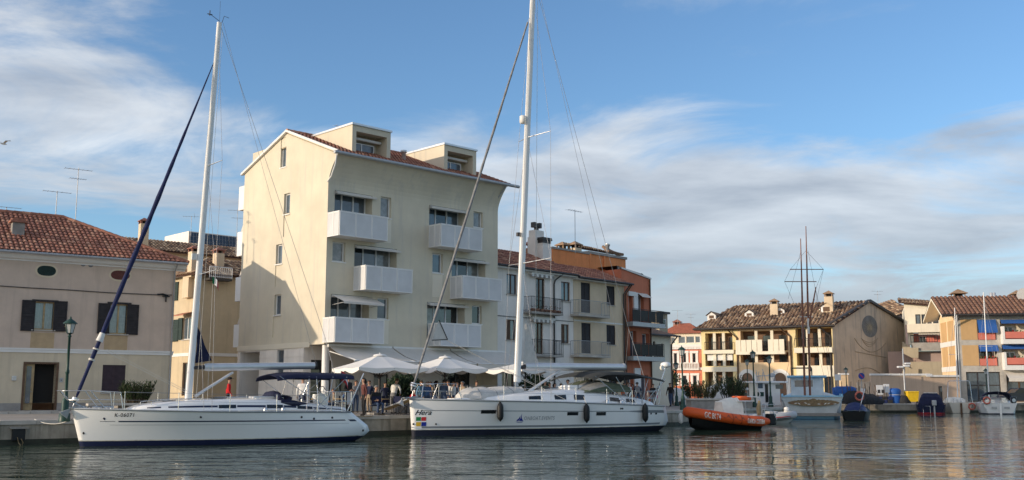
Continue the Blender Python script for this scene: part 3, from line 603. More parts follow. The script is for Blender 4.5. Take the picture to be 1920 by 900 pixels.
# ---------------------------------------------------------------- cream apartment block
pC = at(605, 57.0); fC = Fr(pC.x, pC.y, GZ, R(44.1)); fG = Fr(pC.x, pC.y, GZ, R(134.1))
sideC = lambda u, w, z: (w, u, z)
def block_c():
    t = fthing('apartment_block', 'cream four-storey apartment block with white box balconies and two roof dormers', 'building', fC)
    W = fC.P(933, 600)[0]; D = fG.P(447, 640)[0]
    z1 = fC.P(640, 646)[1]                      # underside of the upper storeys
    zf = fG.P(613, 345)[1]                      # where the flare begins
    ov = .95; zg = fC.P(700, 298, -ov)[1]        # gutter
    yr, zr = fG.P(540, 248); yl, zl = fG.P(460, 326); yl = D
    # front wall holes
    log = [((628, 356), (697, 437)), ((665, 458), (743, 546)), ((620.7, 551), (691, 641)), ((805, 384), (872, 466)), ((847, 482), (910, 561)), ((801, 566), (871, 648))]
    nar = [((714, 368), (733, 410)), ((624, 452), (647, 492)), ((708, 558), (728, 599)), ((888, 396), (905, 428)), ((811, 474), (830, 513)), ((885, 572), (903, 608))]
    L = [rect(fC, *q) for q in log]; Nn = [rect(fC, *q) for q in nar]
    m = MB(); wall(m, 0, W, z1, zf, [l + (.75, 0) for l in L] + [n + (.3,) for n in Nn])
    # flared top
    prof = [(0, zf)] + [(-ov * (i / 7) ** 1.7, zf + (zg - zf) * i / 7) for i in range(1, 8)]
    for (a, za), (b, zb) in zip(prof, prof[1:]): m.add([(0, a, za), (W, a, za), (W, b, zb), (0, b, zb)], ((0, 1, 2, 3),), 0, True)
    # gable wall with windows
    gw = [((526.7, 278), (535.7, 312)), ((533, 364), (543, 400)), ((518, 459), (528.5, 494)), ((515, 553), (526, 590))]
    gp = [((527, 259), (535.5, 277)), ((532, 401), (542.5, 442)), ((516.5, 495), (527, 537)), ((512, 591), (523, 632))]
    GW = [rect(fG, *q) for q in gw]; GP = [rect(fG, *q) for q in gp]
    slope_r = (zr - zg) / (yr + ov); slope_l = (zr - zl) / (D - yr)
    top = lambda y: (zg + (y + ov) * slope_r) if y <= yr else zr - (y - yr) * slope_l
    wall(m, 0, D, z1, top, [g + (.28,) for g in GW] + [g + (.05, 0) for g in GP], sideC, breaks=[yr])
    # flare cheek on both ends
    for x in (0, W): m.add([(x, 0, zf)] + [(x, a, z) for a, z in prof[1:]] + [(x, 0, top(0))], (tuple(range(len(prof) + 1)),))
    m.add([(W, 0, 0), (W, D, 0), (W, D, zl), (W, yr, zr), (W, 0, top(0))], ((0, 1, 2, 3, 4),)); m.quad((0, D, 0), (W, D, 0), (W, D, zl), (0, D, zl))
    m.quad((0, 0, z1), (W, 0, z1), (W, D, z1), (0, D, z1))
    m.build('wall', ['plaster_cream', 'interior'], t)
    # ground floor, set back behind a round corner column
    g0 = 2.0; gf = MB(); zt = z1 - .02
    pas = rect(fG, (451, 661), (483.5, 758)); nw = rect(fG, (520, 656), (531, 700)); gl = rect(fG, (572, 656), (604, 765))
    wall(gf, g0, D, 0, zt, [(pas[0], pas[1], 0.0, pas[3], 2.4, 0), nw], sideC, depth=.25)
    shop = [(2.2, 3.0, 1.1, 2.45), (4.9, 6.0, 1.25, 2.5), (6.6, 7.4, 1.25, 2.5), (10.2, 12.6, .1, 2.75)]
    wall(gf, 0, W, 0, zt, [(.5, 1.9, 0.0, 2.9, .2), ] + shop, ident, depth=.25, w=g0); gf.build('ground_floor_wall', ['plaster_white', 'interior'], t)
    k = MB(); k.box(-.06, -.0, g0 - .6, D + .03, zt - .12, z1 + .16); k.build('floor_band', 'plaster_cream_trim', t)
    # tile joints on the ground-floor cladding: proud courses
    cl = MB(); 
    for i in range(8):
        za, zb = .08 + i * .42, .08 + i * .42 + .405
        for y0, y1 in ((pas[1] + .06, nw[0] - .05), (nw[1] + .05, D * 0 + nw[1] + 1.6), ):
            pass
    for i in range(8):
        za, zb = .06 + i * .43, .06 + i * .43 + .415
        for y0, y1 in ((g0 + .03, nw[0] - .06), (nw[1] + .06, pas[0] - .06), (pas[1] + .06, D - .02)):
            if y1 - y0 > .1 and zb < zt: o = MB().box(-.03, .01, y0, y1, za, zb).build('cladding_panel', 'plaster_white', t)
    MB().lathe([(.21, 0), (.21, zt)], 20, (.42, .42, 0)).build('column', 'white_paint', t)
    window(t, nw, sideC, pane='glass_blue', lights=1, frame='gutter_grey'); piece('passage_door', t, 'stone_grey', (2.2, 2.35, pas[0] + .1, pas[1] - .1, 0, 2.4))
    o = window(t, (.5, 1.9, .02, 2.9), lambda u, w, z: (u, w + g0, z), w=.1, frame='gutter_dark', pane='glass_dark', lights=2, name='shop_door')
    for s in shop: window(t, s, lambda u, w, z: (u, w + g0, z), w=.1, frame='gutter_dark', pane='glass_dark', lights=2, name='shop_window')
    # front windows
    for l in L:
        wd = l[1] - l[0]; window(t, (l[0] + .03, l[1] - .03, l[2] + .02, l[3] - .02), w=.66, frame='white_paint', pane=['glass_dark', 'glass_blue', 'glass_curtain', 'glass_blue'], lights=3, t=.08, name='balcony_window')
    for n in Nn: window(t, n, w=.2, frame='white_paint', pane=['glass_dark', 'glass_blue', 'glass_curtain'], lights=1, t=.07, sill='trim_white', so=.04)
    for g in GW: window(t, g, sideC, w=.16, frame='white_paint', pane='glass_blue', lights=1, t=.07, sill='trim_white', so=.04)
    for (x0, y0), (x1, y1) in (((721, 411), (733, 456)), ((716, 600), (728, 645)), ((811, 514), (829, 558))):
        r = rect(fC, (x0, y0), (x1, y1)); piece('wall_panel', t, 'plaster_cream_trim', (r[0], r[1], -.006, .01, r[2], r[3]))
    # rolled awnings over the balcony doors, one of them out
    for i, l in enumerate(L):
        k = MB(); k.box(l[0] + .05, l[1] - .1, -.02, .16, l[3] - .17, l[3] - .03); o = k.build('awning', 'trim_white', t)
        out = 1.15 if i == 2 else .16; dz = .42 if i == 2 else .05; y0 = -.02
        k = MB(); k.add([(l[0] + .05, y0, l[3] - .05), (l[1] + .2, y0, l[3] - .05), (l[1] + .2, y0 - out, l[3] - .05 - dz), (l[0] + .05, y0 - out, l[3] - .05 - dz), (l[1] + .2, y0 - out, l[3] - .17 - dz), (l[0] + .05, y0 - out, l[3] - .17 - dz)], ((0, 1, 2, 3), (3, 2, 4, 5))); k.build('awning_cloth', 'awning_cloth', o)
        if i == 2: k = MB(); k.tube([(l[0] + .1, y0, l[3] - .6), (l[0] + .1, y0 - out, l[3] - .1 - dz)], .02, 5); k.tube([(l[1] + .1, y0, l[3] - .6), (l[1] + .1, y0 - out, l[3] - .1 - dz)], .02, 5); k.build('awning_arm', 'alu', o)
    # balconies: slab and separate perforated panels
    pj = 1.15
    bal = [((637, 388), (726.5, 452)), ((686, 494), (773, 550)), ((628, 593), (720, 645)), ((827, 417), (904, 471)), ((867, 514), (941, 564.5)), ((826, 605), (902, 651.5))]
    for a, b in bal:
        u0, u1, zb, zt_ = rect(fC, a, b, -pj); h = 1.12; zt_ = zb + max(1.0, min(1.35, zt_ - zb))
        o = MB().box(u0 + .02, u1 - .02, -pj + .03, 0, zb + .02, zb + .2).build('balcony', 'trim_white', t)
        n = 3
        for i in range(n):
            x0, x1 = u0 + (u1 - u0) * i / n, u0 + (u1 - u0) * (i + 1) / n; framed(o, ident, x0 + .012, x1 - .012, -pj - .02, -pj + .02, zb, zt_)
        for i in range(2): framed(o, lambda a, b, c: (b, a, c), -pj / 2 * (i + 1) + .012 + (.03 if i == 1 else 0), -pj / 2 * i - .012, u0 - .02, u0 + .02, zb, zt_)
        MB().box(u1 - .02, u1 + .02, -pj + .03, -.012, zb, zt_).build('balcony_panel', 'panel_perf', o)
        k = MB(); k.box(u0 - .03, u1 + .03, -pj - .03, -pj + .03, zt_, zt_ + .035); k.box(u0 - .03, u0 + .03, -pj + .031, 0, zt_, zt_ + .035); k.box(u1 - .03, u1 + .03, -pj + .031, 0, zt_, zt_ + .035); k.build('handrail', 'white_paint', o)
    # rear balconies seen past the gable edge, with sloping screens between them
    for i, (y0, y1) in enumerate(((348, 392), (433, 478), (518, 563), (607, 650))):
        za, zb = fG.P(450, y1)[1], fG.P(450, y0)[1]; o = MB().box(.25, 3.6, D + .02, D + .95, za, za + .18).build('balcony', 'trim_white', t)
        MB().box(.2, .25, D + .02, D + 1.0, za, zb).build('balcony_panel', 'panel_perf', o); MB().box(.25, 3.6, D + .955, D + 1.0, za, zb).build('balcony_panel', 'panel_perf', o)
        if i: k = MB(); k.add([(.3, D + .0, zb + 1.4), (3, D, zb + 1.4), (3, D + .75, zb + .05), (.3, D + .75, zb + .05), (.3, D, zb + .05)], ((0, 1, 2, 3), (0, 3, 4))); k.build('side_screen', 'awning_cloth', o)
    # roof slopes
    zo = .03; rf = tiles(t, (-.12, -ov - .02, zg + zo), (W + .25, -ov - .02, zg + zo), (-.12, yr, zr + zo), (W + .25, yr, zr + zo), TILE_A, .25, .40, 0, 9)
    b = MB(); b.quad((-.12, yr, zr + .06), (W + .2, yr, zr + .06), (W + .2, D + .3, zl - .02), (-.12, D + .3, zl - .02)); b.build('rear_slope', 'roof_bed', rf); ridge_tiles(rf, (-.1, yr, zr + .08), (W + .2, yr, zr + .08), TILE_A)
    k = MB()
    for (a, za), (b_, zb) in (((-ov - .1, zg - .02), (yr, zr + .0)), ((yr, zr + .0), (D + .25, zl - .08))): k.add([(-.16, a, za), (-.16, b_, zb), (-.16, b_, zb + .14), (-.16, a, za + .14), (.02, a, za), (.02, b_, zb), (.02, b_, zb + .14), (.02, a, za + .14)], ((0, 1, 2, 3), (0, 1, 5, 4), (3, 2, 6, 7), (4, 5, 6, 7)))
    k.build('verge_trim', 'trim_white', rf)
    MB().tube([(-.35, -ov - .1, zg - .02), (W + .9, -ov - .1, zg - .02)], .10, 10).build('gutter', 'gutter_grey', t)
    MB().box(-.1, W + .3, -ov - .02, -ov + .35, zg - .02, zg + .09).build('eave_flashing', 'gutter_grey', t)
    pipe(t, [(-.2, -ov - .1, zg - .1), (-.2, -ov, zg - .7), (-.14, -.5, zf + .35), (-.1, -.06, zf + .1)], .045, 'trim_white'); pipe(t, [(W - .25, -ov - .1, zg - .08), (W - .25, -.3, zf + .9), (W - .25, -.02, zf + .5)], .045, 'gutter_grey')
    # dormers
    for (xa, ya), (xb, yb), win in (((660, 233), (732, 292), ((672, 270), (704, 293))), ((833, 271), (893, 326), ((840, 304), (866, 325)))):
        wd = -.1; u0, _ = fC.P(xa, 280, wd); u1, _ = fC.P(xb, 290, wd); zt1 = fC.P(xa, ya, wd)[1]; zb = top(wd) - .1
        back = min(yr + 1.5, (zt1 - .1 - zg) / slope_r - ov + .6)
        d = MB(); rin = .28; h = (u0 + rin, u1 - rin, zb + .1, zt1 - .35); wall(d, u0, u1, zb, zt1, [h + (1.0, 0)], lambda u, w, z: (u, wd + w, z))
        for x in (u0, u1): d.quad((x, wd, zb), (x, back, top(min(back, yr)) - .3), (x, back, zt1), (x, wd, zt1))
        d.quad((u0, wd, zt1), (u1, wd, zt1), (u1, back, zt1), (u0, back, zt1)); o = d.build('dormer', ['plaster_cream', 'interior'], t)
        MB().box(u0 - .06, u1 + .06, wd - .08, back, zt1 + .005, zt1 + .12).build('dormer_roof', 'alu', o)
        hw = (h[0] + h[1]) / 2; window(o, (h[0] + .02, h[1] - .35, h[2], h[3] - .45), lambda u, w, z: (u, wd + w, z), w=.8, pane='glass_blue', lights=2, name='dormer_window')
        k = MB(); k.tube([(h[0] + .02, wd + .55, h[3] - .28), (h[1] - .05, wd + .55, h[3] - .28)], .09, 8); k.build('rolled_awning', 'trim_white', o)
    # flues and roof antenna
    for px, py, yy in ((757, 287, 1.0), (822, 275, 3.0)):
        u, z = fC.P(px, py, yy); k = MB(); k.lathe([(.13, -.9), (.13, 0), (.2, .02), (.2, .16), (.02, .2)], 10, (u, yy, z)); k.build('flue', 'alu', t)
    for py, px in ((253, 525), (274, 503)):
        y, z = fG.P(px, py); k = MB(); k.lathe([(.12, -.7), (.12, .1), (.17, .12), (.17, .25)], 10, (.4, y, z)); k.build('flue', 'gutter_dark', t)
    y, z = fG.P(486, 277); piece('rear_dormer', t, 'plaster_cream', (.5, 3.0, y - .3, y + 1.6, zl, z)); 
    # long terrace awnings over the cafe
    for i, (xa, xb, sag) in enumerate(((.2, 4.6, 0), (4.7, 9.0, .0), (9.1, W + .5, .0))):
        y0, y1, za, zb = -.02, -2.6, z1 - .04, z1 - .95
        k = MB(); n = 6
        for j in range(n):
            f0, f1 = j / n, (j + 1) / n; s0, s1 = -.12 * math.sin(math.pi * f0), -.12 * math.sin(math.pi * f1)
            k.add([(xa, y0 + (y1 - y0) * f0, za + (zb - za) * f0 + s0), (xb, y0 + (y1 - y0) * f0, za + (zb - za) * f0 + s0), (xb, y0 + (y1 - y0) * f1, za + (zb - za) * f1 + s1), (xa, y0 + (y1 - y0) * f1, za + (zb - za) * f1 + s1)], ((0, 1, 2, 3),), 0, True)
        k.add([(xa, y1, zb), (xb, y1, zb), (xb, y1, zb - .3), (xa, y1, zb - .3)], ((0, 1, 2, 3),)); o = k.build('terrace_awning', 'awning_cloth', t)
        k = MB(); k.box(xa, xb, -.16, .0, z1 - .16, z1 + .0); k.build('awning_cassette', 'trim_white', o); k = MB(); k.tube([(xa, y1, zb), (xb, y1, zb)], .035, 6); k.tube([(xa + .2, 0, z1 - .4), (xa + .2, y1, zb)], .03, 5); k.tube([(xb - .2, 0, z1 - .4), (xb - .2, y1, zb)], .03, 5); k.build('awning_arm', 'alu_white', o)
    return t, W, D, zg, z1
def framed(parent, mp, a0, a1, b0, b1, z0, z1, e=.045):
    k = MB(); mbox(k, mp, a0, a0 + e, b0, b1, z0, z1); mbox(k, mp, a1 - e, a1, b0, b1, z0, z1); mbox(k, mp, a0 + e, a1 - e, b0, b1, z0, z0 + e); mbox(k, mp, a0 + e, a1 - e, b0, b1, z1 - e, z1)
    mbox(k, mp, a0 + e, a1 - e, b0 + .012, b1 - .012, z0 + e, z1 - e, 1); return k.build('balcony_panel', ['panel_perf', 'panel_sheet'], parent)
def perf():
    m = mat('panel_perf', (.80, .795, .78), .5, .05, .7, .0); nt = m.node_tree; N = nt.nodes; L = nt.links; b = N['Principled BSDF']
    v = N.new('ShaderNodeTexVoronoi'); v.inputs['Scale'].default_value = 26; v.inputs['Randomness'].default_value = 0; tc = N.new('ShaderNodeTexCoord'); L.new(tc.outputs['Object'], v.inputs['Vector'])
    bp = N.new('ShaderNodeBump'); bp.inputs['Strength'].default_value = .4; bp.inputs['Distance'].default_value = .01; L.new(v.outputs['Distance'], bp.inputs['Height']); L.new(bp.outputs[0], b.inputs['Normal'])
perf()
BLK, WC, DC, zgC, z1C = block_c()
p = on(fC, 645, 262, 4.5); antenna('low aerial lying flat above the left dormer roof', (p.x, p.y, p.z - .2), 1.0, 1, .9)
# ---------------------------------------------------------------- white house and sand-coloured house
pD = fC.W(WC + .15, .9, 0); fD = Fr(pD.x, pD.y, GZ, R(48.6))
def balcony_iron(t, r, pj, zb, flowers=False, m='iron_dark', slab='concrete'):
    u0, u1 = r; o = MB().box(u0, u1, -pj, -.001, zb - .14, zb).build('balcony', slab, t); railing(o, [(u0 + .03, -.03, zb), (u0 + .03, -pj + .03, zb), (u1 - .03, -pj + .03, zb), (u1 - .03, -.03, zb)], 1.0, m, .13)
    if flowers:
        for i in range(7):
            x = u0 + .3 + (u1 - u0 - .6) * i / 6; k = MB(); rng = random.Random(i)
            k.box(x - .12, x + .12, -pj + .06, -pj + .26, zb + .002, zb + .2, 1)
            for j in range(14): a, e = rng.uniform(0, 6.28), rng.uniform(.05, .25); p = Vector((x + math.cos(a) * .12, -pj + .16 + math.sin(a) * .1, zb + .2 + e)); q = Vector((math.cos(a), math.sin(a), .4)) * .07; s = Vector((-math.sin(a), math.cos(a), 0)) * .04; k.add([p - q, p + s, p + q, p - s], ((0, 1, 2, 3),), 0 if j % 4 else 2)
            k.build('flower_pot', ['leaf_mid', 'brick', 'red_mark'], o)
    return o
def houses_d():
    def body(name, label, ua, ub, ze, holes, m, depth=8.0):
        t = fthing(name, label, 'house', fD); k = MB(); wall(k, ua, ub, 0, ze, [h + (.25,) for h in holes])
        for x in (ua, ub): k.quad((x, 0, 0), (x, depth, 0), (x, depth, ze), (x, 0, ze))
        k.quad((ua, depth, 0), (ub, depth, 0), (ub, depth, ze), (ua, depth, ze)); k.build('wall', [m, 'interior'], t); return t
    um = fD.P(1075, 600)[0]; ue = fD.P(1171, 610)[0]; ze = fD.P(1010, 508)[1]; ze2 = ze - .12
    # white house
    wn = [rect(fD, *q) for q in (((950, 513), (969, 553)), ((1052, 527.5), (1069, 565.5)), ((949, 598.5), (967, 638)), ((1052, 607.5), (1067, 644)))]
    dn = [rect(fD, *q) for q in (((1004, 521), (1021.5, 583)), ((1003, 604.5), (1018.5, 664)))]; gd = [(1.2, 2.4, .05, 2.6), (4.2, 5.3, .0, 2.5)]
    t = body('white_house', 'white three-storey house with two iron balconies right of the cream block', 0, um, ze, wn + dn + gd, 'plaster_white')
    for w in wn: window(t, w, frame='wood_brown', pane='glass_blue', lights=2, sill='stone_pale', t=.06); 
    for w in wn[2:]: u = w[1] - .3; shutter(t, (w[0] + .02, w[0] + (w[1] - w[0]) * .42, w[2], w[3]), 'wood_brown', .04, n=14)
    for w in dn: window(t, w, frame='wood_brown', pane='glass_dark', lights=2, name='balcony_door', t=.07)
    for w in gd: window(t, w, frame='wood_brown', pane='glass_dark', lights=2, name='door', t=.07)
    for (xa, xb, y, fl) in ((995, 1054, 583, True), (1000, 1055, 664, False)):
        u0, zb = fD.P(xa, y, -.7); u1, _ = fD.P(xb, y, -.7); balcony_iron(t, (u0, u1), .8, zb, fl)
    for i, (xa, ya, xb) in enumerate(((991, 512, 1033), (994, 597, 1035))):
        u0, z = fD.P(xa, ya); u1, _ = fD.P(xb, ya + 5); k = MB(); k.box(u0, u1, -.3, -.002, z - .08, z + .12); o = k.build('awning', 'trim_white', t); s = MB(); n = 10
        for j in range(n): a, b = u0 + (u1 - u0) * j / n, u0 + (u1 - u0) * (j + 1) / n; s.add([(a, -.31, z - .05), (b, -.31, z - .05), (b, -.32, z - .2), ((a + b) / 2, -.32, z - .26), (a, -.32, z - .2)], ((0, 1, 2, 3, 4),), j % 2)
        s.build('valance', ['trim_white', 'stone_grey'], o)
    k = MB(); u, _ = fD.P(1038, 600); k.tube([(u + .5, -.45, ze - .1), (u + .1, -.1, ze - .5), (u, -.07, ze - .8), (u, -.07, .2)], .055, 6); k.build('downpipe', 'gutter_dark', t)
    zr = fD.P(1005, 479, 2.8)[1]; rf = tiles(t, (-.1, -.5, ze), (um, -.5, ze), (-.1, 2.8, zr), (um, 2.8, zr), TILE_A, .28, .42, 0, 11); MB().quad((-.1, 2.8, zr + .05), (um, 2.8, zr + .05), (um, 8.3, ze), (-.1, 8.3, ze)).build('rear_slope', 'roof_bed', rf)
    MB().tube([(-.1, -.56, ze - .02), (um, -.56, ze - .02)], .07, 6).build('gutter', 'gutter_dark', t); piece('eave_board', t, 'trim_white', (0, um, -.46, -.002, ze - .16, ze - .05)); MB().tube([(0.1, -.03, fD.P(940, 592)[1]), (um * .25, -.04, fD.P(960, 594)[1]), (um, -.03, fD.P(1075, 603)[1])], .02, 5).build('cable', 'wire_dark', t)
    # big white chimney stacks
    for (xa, xb, yt, yy) in ((1004, 1022, 443, 2.2), (1018, 1034, 462, 1.7)):
        u0, z1 = fD.P(xa, yt, yy); u1, _ = fD.P(xb, yt, yy); k = MB(); k.box(u0, u1, yy, yy + .75, ze + .5, z1); k.box(u0 + .06, u1 - .06, yy + .06, yy + .69, z1, z1 + .5); k.box(u0 - .04, u0 + .2, yy - .04, yy + .1, ze + 1.2, ze + 1.3); o = k.build('chimney', 'plaster_white', t); cu = (u0 + u1) / 2
        c = MB()
        if yy > 2: c.box(cu - .12, cu + .12, yy + .25, yy + .5, z1 + .5, z1 + .75); c.box(cu - .42, cu - .16, yy + .2, yy + .55, z1 + .72, z1 + 1.1); c.box(cu + .16, cu + .42, yy + .2, yy + .55, z1 + .72, z1 + 1.1); c.box(cu - .17, cu + .17, yy + .24, yy + .5, z1 + .8, z1 + 1.0)
        else: c.box(u0 - .05, u1 + .05, yy - .05, yy + .8, z1 + .5, z1 + .6); c.box(u0 + .02, u1 - .02, yy + .02, yy + .72, z1 + .3, z1 + .499); c.box(u0 - .03, u1 + .03, yy - .03, yy + .78, z1 + .62, z1 + .7)
        c.build('chimney_cowl', 'gutter_dark', o)
    u, z = fD.P(996, 466, 3.6); chimney(t, u, 3.6, ze + 1, z, .8, 'brick', 'tile_b')
    # sand-coloured house
    dn = [rect(fD, *q) for q in (((1089, 529), (1107, 587)), ((1090, 605), (1108, 663)))]; wn = [rect(fD, *q) for q in (((1137, 535.5), (1153, 573)), ((1137, 609), (1154, 647)))]
    t = body('sand_house', 'sand-coloured house with closed dark shutters and grey railings beside the white house', um + .02, ue, ze2, dn + wn + [(um + 1.2, um + 2.3, 0, 2.5), (um + 4.2, um + 5.3, .9, 2.4)], 'plaster_sand')
    for w in dn + wn: mid = (w[0] + w[1]) / 2; shutter(t, (w[0], mid - .005, w[2], w[3]), 'wood_dark', .06, n=18); shutter(t, (mid + .005, w[1], w[2], w[3]), 'wood_dark', .06, n=18)
    for w in wn: piece('sill', t, 'stone_pale', (w[0] - .06, w[1] + .06, -.06, .05, w[2] - .06, w[2] - .002))
    window(t, (um + 1.2, um + 2.3, 0, 2.5), frame='wood_brown', pane='glass_dark', name='door'); window(t, (um + 4.2, um + 5.3, .9, 2.4), frame='wood_brown', pane='glass_dark')
    for (xa, xb, y) in ((1083.5, 1142, 588), (1084, 1143, 665)):
        u0, zb = fD.P(xa, y, -.7); u1, _ = fD.P(xb, y, -.7); balcony_iron(t, (u0, u1), .8, zb, False, 'gutter_grey', 'stone_pale')
    piece('string_course', t, 'trim_white', (um + .03, ue, -.03, .01, fD.P(1120, 604)[1] - .05, fD.P(1120, 604)[1] + .05)); zr = fD.P(1115, 506, 2.7)[1]; yq = 2.7
    rf = tiles(t, (um, -.5, ze2), (ue + .4, -.5, ze2), (um, yq, zr), (ue + .3, yq, zr), TILE_A, .28, .42, 0, 12); MB().quad((um, yq, zr + .05), (ue + .3, yq, zr + .05), (ue + .3, 8.3, ze2), (um, 8.3, ze2)).build('rear_slope', 'roof_bed', rf); MB().tube([(um, -.57, ze2 - .02), (ue + .45, -.57, ze2 - .02)], .08, 6).build('gutter', 'gutter_dark', t); piece('eave_board', t, 'trim_white', (um, ue + .3, -.45, -.002, ze2 - .15, ze2 - .05))
    for dx in (-.12, .12): MB().tube([(ue + dx + .2, -.5, ze2 - .1), (ue - .1 + dx, -.12, ze2 - .8), (ue - .1 + dx, -.1, .2)], .06, 6).build('downpipe', 'gutter_dark' if dx < 0 else 'wood_brown', t)
    return um, ue, ze
umD, ueD, zeD = houses_d()
def house_orange():
    fO = Fr(*fD.W(0, 3.0, 0)[:2], GZ, fD.ang); t = fthing('orange_house', 'orange roof-terrace house rising behind the white and sand houses', 'house', fO)
    u0 = fO.P(1036, 480)[0]; u1 = fO.P(1176, 500)[0]; z1 = fO.P(1100, 474)[1]; um = fO.P(1105, 480)[0]; z0 = fO.P(1060, 470)[1]
    k = MB(); k.box(u0, um - .01, 0, 3, 0, z0); k.box(um, u1, .15, 6, 0, z1); k.build('wall', 'plaster_orange', t); piece('coping', t, 'concrete', (u0 - .05, um - .02, -.08, 3.1, z0 + .003, z0 + .15), (um - .01, u1 + .1, .05, 6.1, z1 + .003, z1 + .2)); piece('pilaster', t, 'plaster_orange', (um + .05, um + .3, .02, .149, 0, z1), (u1 - 3.1, u1 - 2.9, .06, .148, 0, z1))
    for px, py, yy in ((1055, 462, 1.0), (1078, 461, .4)): u, z = fO.P(px, py, yy); chimney(t, u, yy, 5, z - .2, .75, 'brick' if px < 1070 else 'plaster_sand', 'tile_e')
    tiles(t, (um - .2, .6, z1 + .45), (u1 - 1.0, .6, z1 + .45), (um, 3, z1 + 1.15), (u1 - 1.5, 3, z1 + 1.15), TILE_B, .3, .45, 0, 13); u, z = fO.P(1139, 462, .4); MB().lathe([(.16, -1.2), (.16, 0), (.22, .02), (.22, .2)], 10, (u, .4, z)).build('flue', 'alu', t)
    k = MB()
    for i in range(9): x = u1 - 2.2 + i * .24; k.tube([(x, .2, z1 + .4), (x + .1, .9, z1 + .95 - .06 * i)], .12, 7)
    k.build('hip_tiles', ['tile_f'], t); 
    return u1
house_orange()
def house_e():
    uE = fD.P(1175, 600, .3)[0]; pE = fD.W(ueD + .25, .4, 0); f = Fr(pE.x, pE.y, GZ, fD.ang); t = fthing('dark_red_house', 'dark red house with glazed dark balconies at the end of the row', 'house', f)
    W = f.P(1219, 600)[0]; zt0 = f.P(1176, 506)[1]; zt1 = f.P(1216, 524)[1]; k = MB()
    hs = [rect(f, *q) for q in (((1178, 548), (1186, 603)), ((1196, 552), (1208, 605)), ((1181, 620), (1194, 676)), ((1204, 625), (1218, 678)))] + [(.3, 1.4, 0, 2.5), (W - 1.8, W - .4, 0, 2.4)]
    wall(k, 0, W, 0, lambda u: zt0 + (zt1 - zt0) * u / W, [h + (.5,) for h in hs]); k.quad((W, 0, 0), (W, 7, 0), (W, 7, zt1), (W, 0, zt1)); k.quad((0, 0, 0), (0, 7, 0), (0, 7, zt0), (0, 0, zt0)); k.build('wall', ['plaster_brick_red', 'interior'], t)
    for h in hs: window(t, h, frame='white_paint', pane='glass_blue', lights=1, w=.35, t=.09)
    for x0, x1, ya, yb in ((1186.5, 1195, 548, 604), (1188, 1200, 690, 740)): r = rect(f, (x0, ya), (x1, yb)); piece('white_pilaster', t, 'white_paint', (r[0], r[1], -.12, .01, max(0, r[2]), r[3]))
    k = MB(); k.add([(-.1, -.1, zt0 + .02), (W + .15, -.1, zt1 + .02), (W + .15, -.1, zt1 + .14), (-.1, -.1, zt0 + .14), (-.1, .2, zt0 + .02), (W + .15, .2, zt1 + .02), (W + .15, .2, zt1 + .14), (-.1, .2, zt0 + .14)], ((0, 1, 2, 3), (4, 5, 6, 7), (3, 2, 6, 7), (0, 1, 5, 4), (1, 2, 6, 5))); k.build('verge_trim', 'trim_white', t)
    k = MB(); k.add([(.7, .9, zt0 + .0), (W + .3, .9, zt1 + .1), (W + .3, .9, zt1 + .55), (.7, .9, zt0 + .4), (W + .3, 5, zt1 + .55), (.7, 5, zt0 + .4)], ((0, 1, 2, 3), (3, 2, 4, 5))); k.tube([(W + .3, .9, zt1 + .3), (W + .3, 5, zt1 + .3)], .3, 8); k.build('roof', 'gutter_dark', t)
    for y0, y1, ys in ((601, 612, 581), (668, 676, 651)):
        zb = f.P(1200, y1, -.9)[1]; x1 = f.P(1245, y0, -.9)[0]; h = f.P(1200, ys, -.9)[1] - f.P(1200, y0, -.9)[1]
        o = MB().box(0, x1, -1.0, -.002, zb, zb + .32).build('balcony', 'gutter_grey', t); railing(o, [(.05, -.95, zb + .32), (x1 - .04, -.95, zb + .32), (x1 - .04, -.05, zb + .32)], 1.0, 'iron_dark', .14, .012)
        for i in range(4): a, b = .1 + (x1 - .2) * i / 4, .1 + (x1 - .2) * (i + 1) / 4; MB().box(a + .03, b - .03, -.93, -.915, zb + .42, zb + 1.25).build('glass_panel', 'smoked_glass', o)
    a = rect(f, (1195, 549), (1213, 562)); k = MB(); k.add([(a[0], -.02, a[3]), (a[1], -.02, a[3]), (a[1], -.5, a[2] + .1), (a[0], -.5, a[2] + .1)], ((0, 1, 2, 3),)); k.build('awning', 'awning_cloth', t); r = rect(f, (1176, 546), (1190, 556)); piece('lintel', t, 'trim_white', (r[0], r[1], -.15, -.002, r[2], r[3]))
    pipe(t, [(W - .05, -.08, zt1), (W - .05, -.08, .2)], .06, 'wood_brown')
    # cream house and olive box beyond
    p2 = f.W(W + .1, 1.2, 0); g = Fr(p2.x, p2.y, GZ, fD.ang); t2 = fthing('cream_house', 'small cream house with dark eaves beyond the dark red house', 'house', g); W2 = g.P(1259, 680)[0]; ze = g.P(1240, 629)[1]; hs = [rect(g, (1224, 640), (1229, 655)), rect(g, (1240, 644), (1244, 658)), (.6, 1.5, 0, 2.2)]
    k = MB(); wall(k, 0, W2, 0, ze, [h + (.2,) for h in hs]); k.quad((W2, 0, 0), (W2, 7, 0), (W2, 7, ze), (W2, 0, ze)); k.build('wall', ['plaster_pale', 'interior'], t2)
    for h in hs: window(t2, h, frame='wood_brown', lights=1)
    k = MB(); k.add([(-.1, -.6, ze), (W2 + .5, -.6, ze), (W2 + .5, 7, ze), (-.1, 7, ze), (-.1, 3, ze + 1.2), (W2 - 1, 3, ze + 1.2)], ((0, 1, 5, 4), (1, 2, 5), (2, 3, 4, 5), (0, 1, 2, 3))); k.build('roof', 'tile_f', t2); MB().tube([(-.1, -.62, ze - .02), (W2 + .5, -.62, ze - .02)], .08, 6).build('gutter', 'gutter_dark', t2); pipe(t2, [(W2 + .1, -.55, ze - .05), (W2 - .05, -.08, ze - .7), (W2 - .05, -.08, .1)], .06)
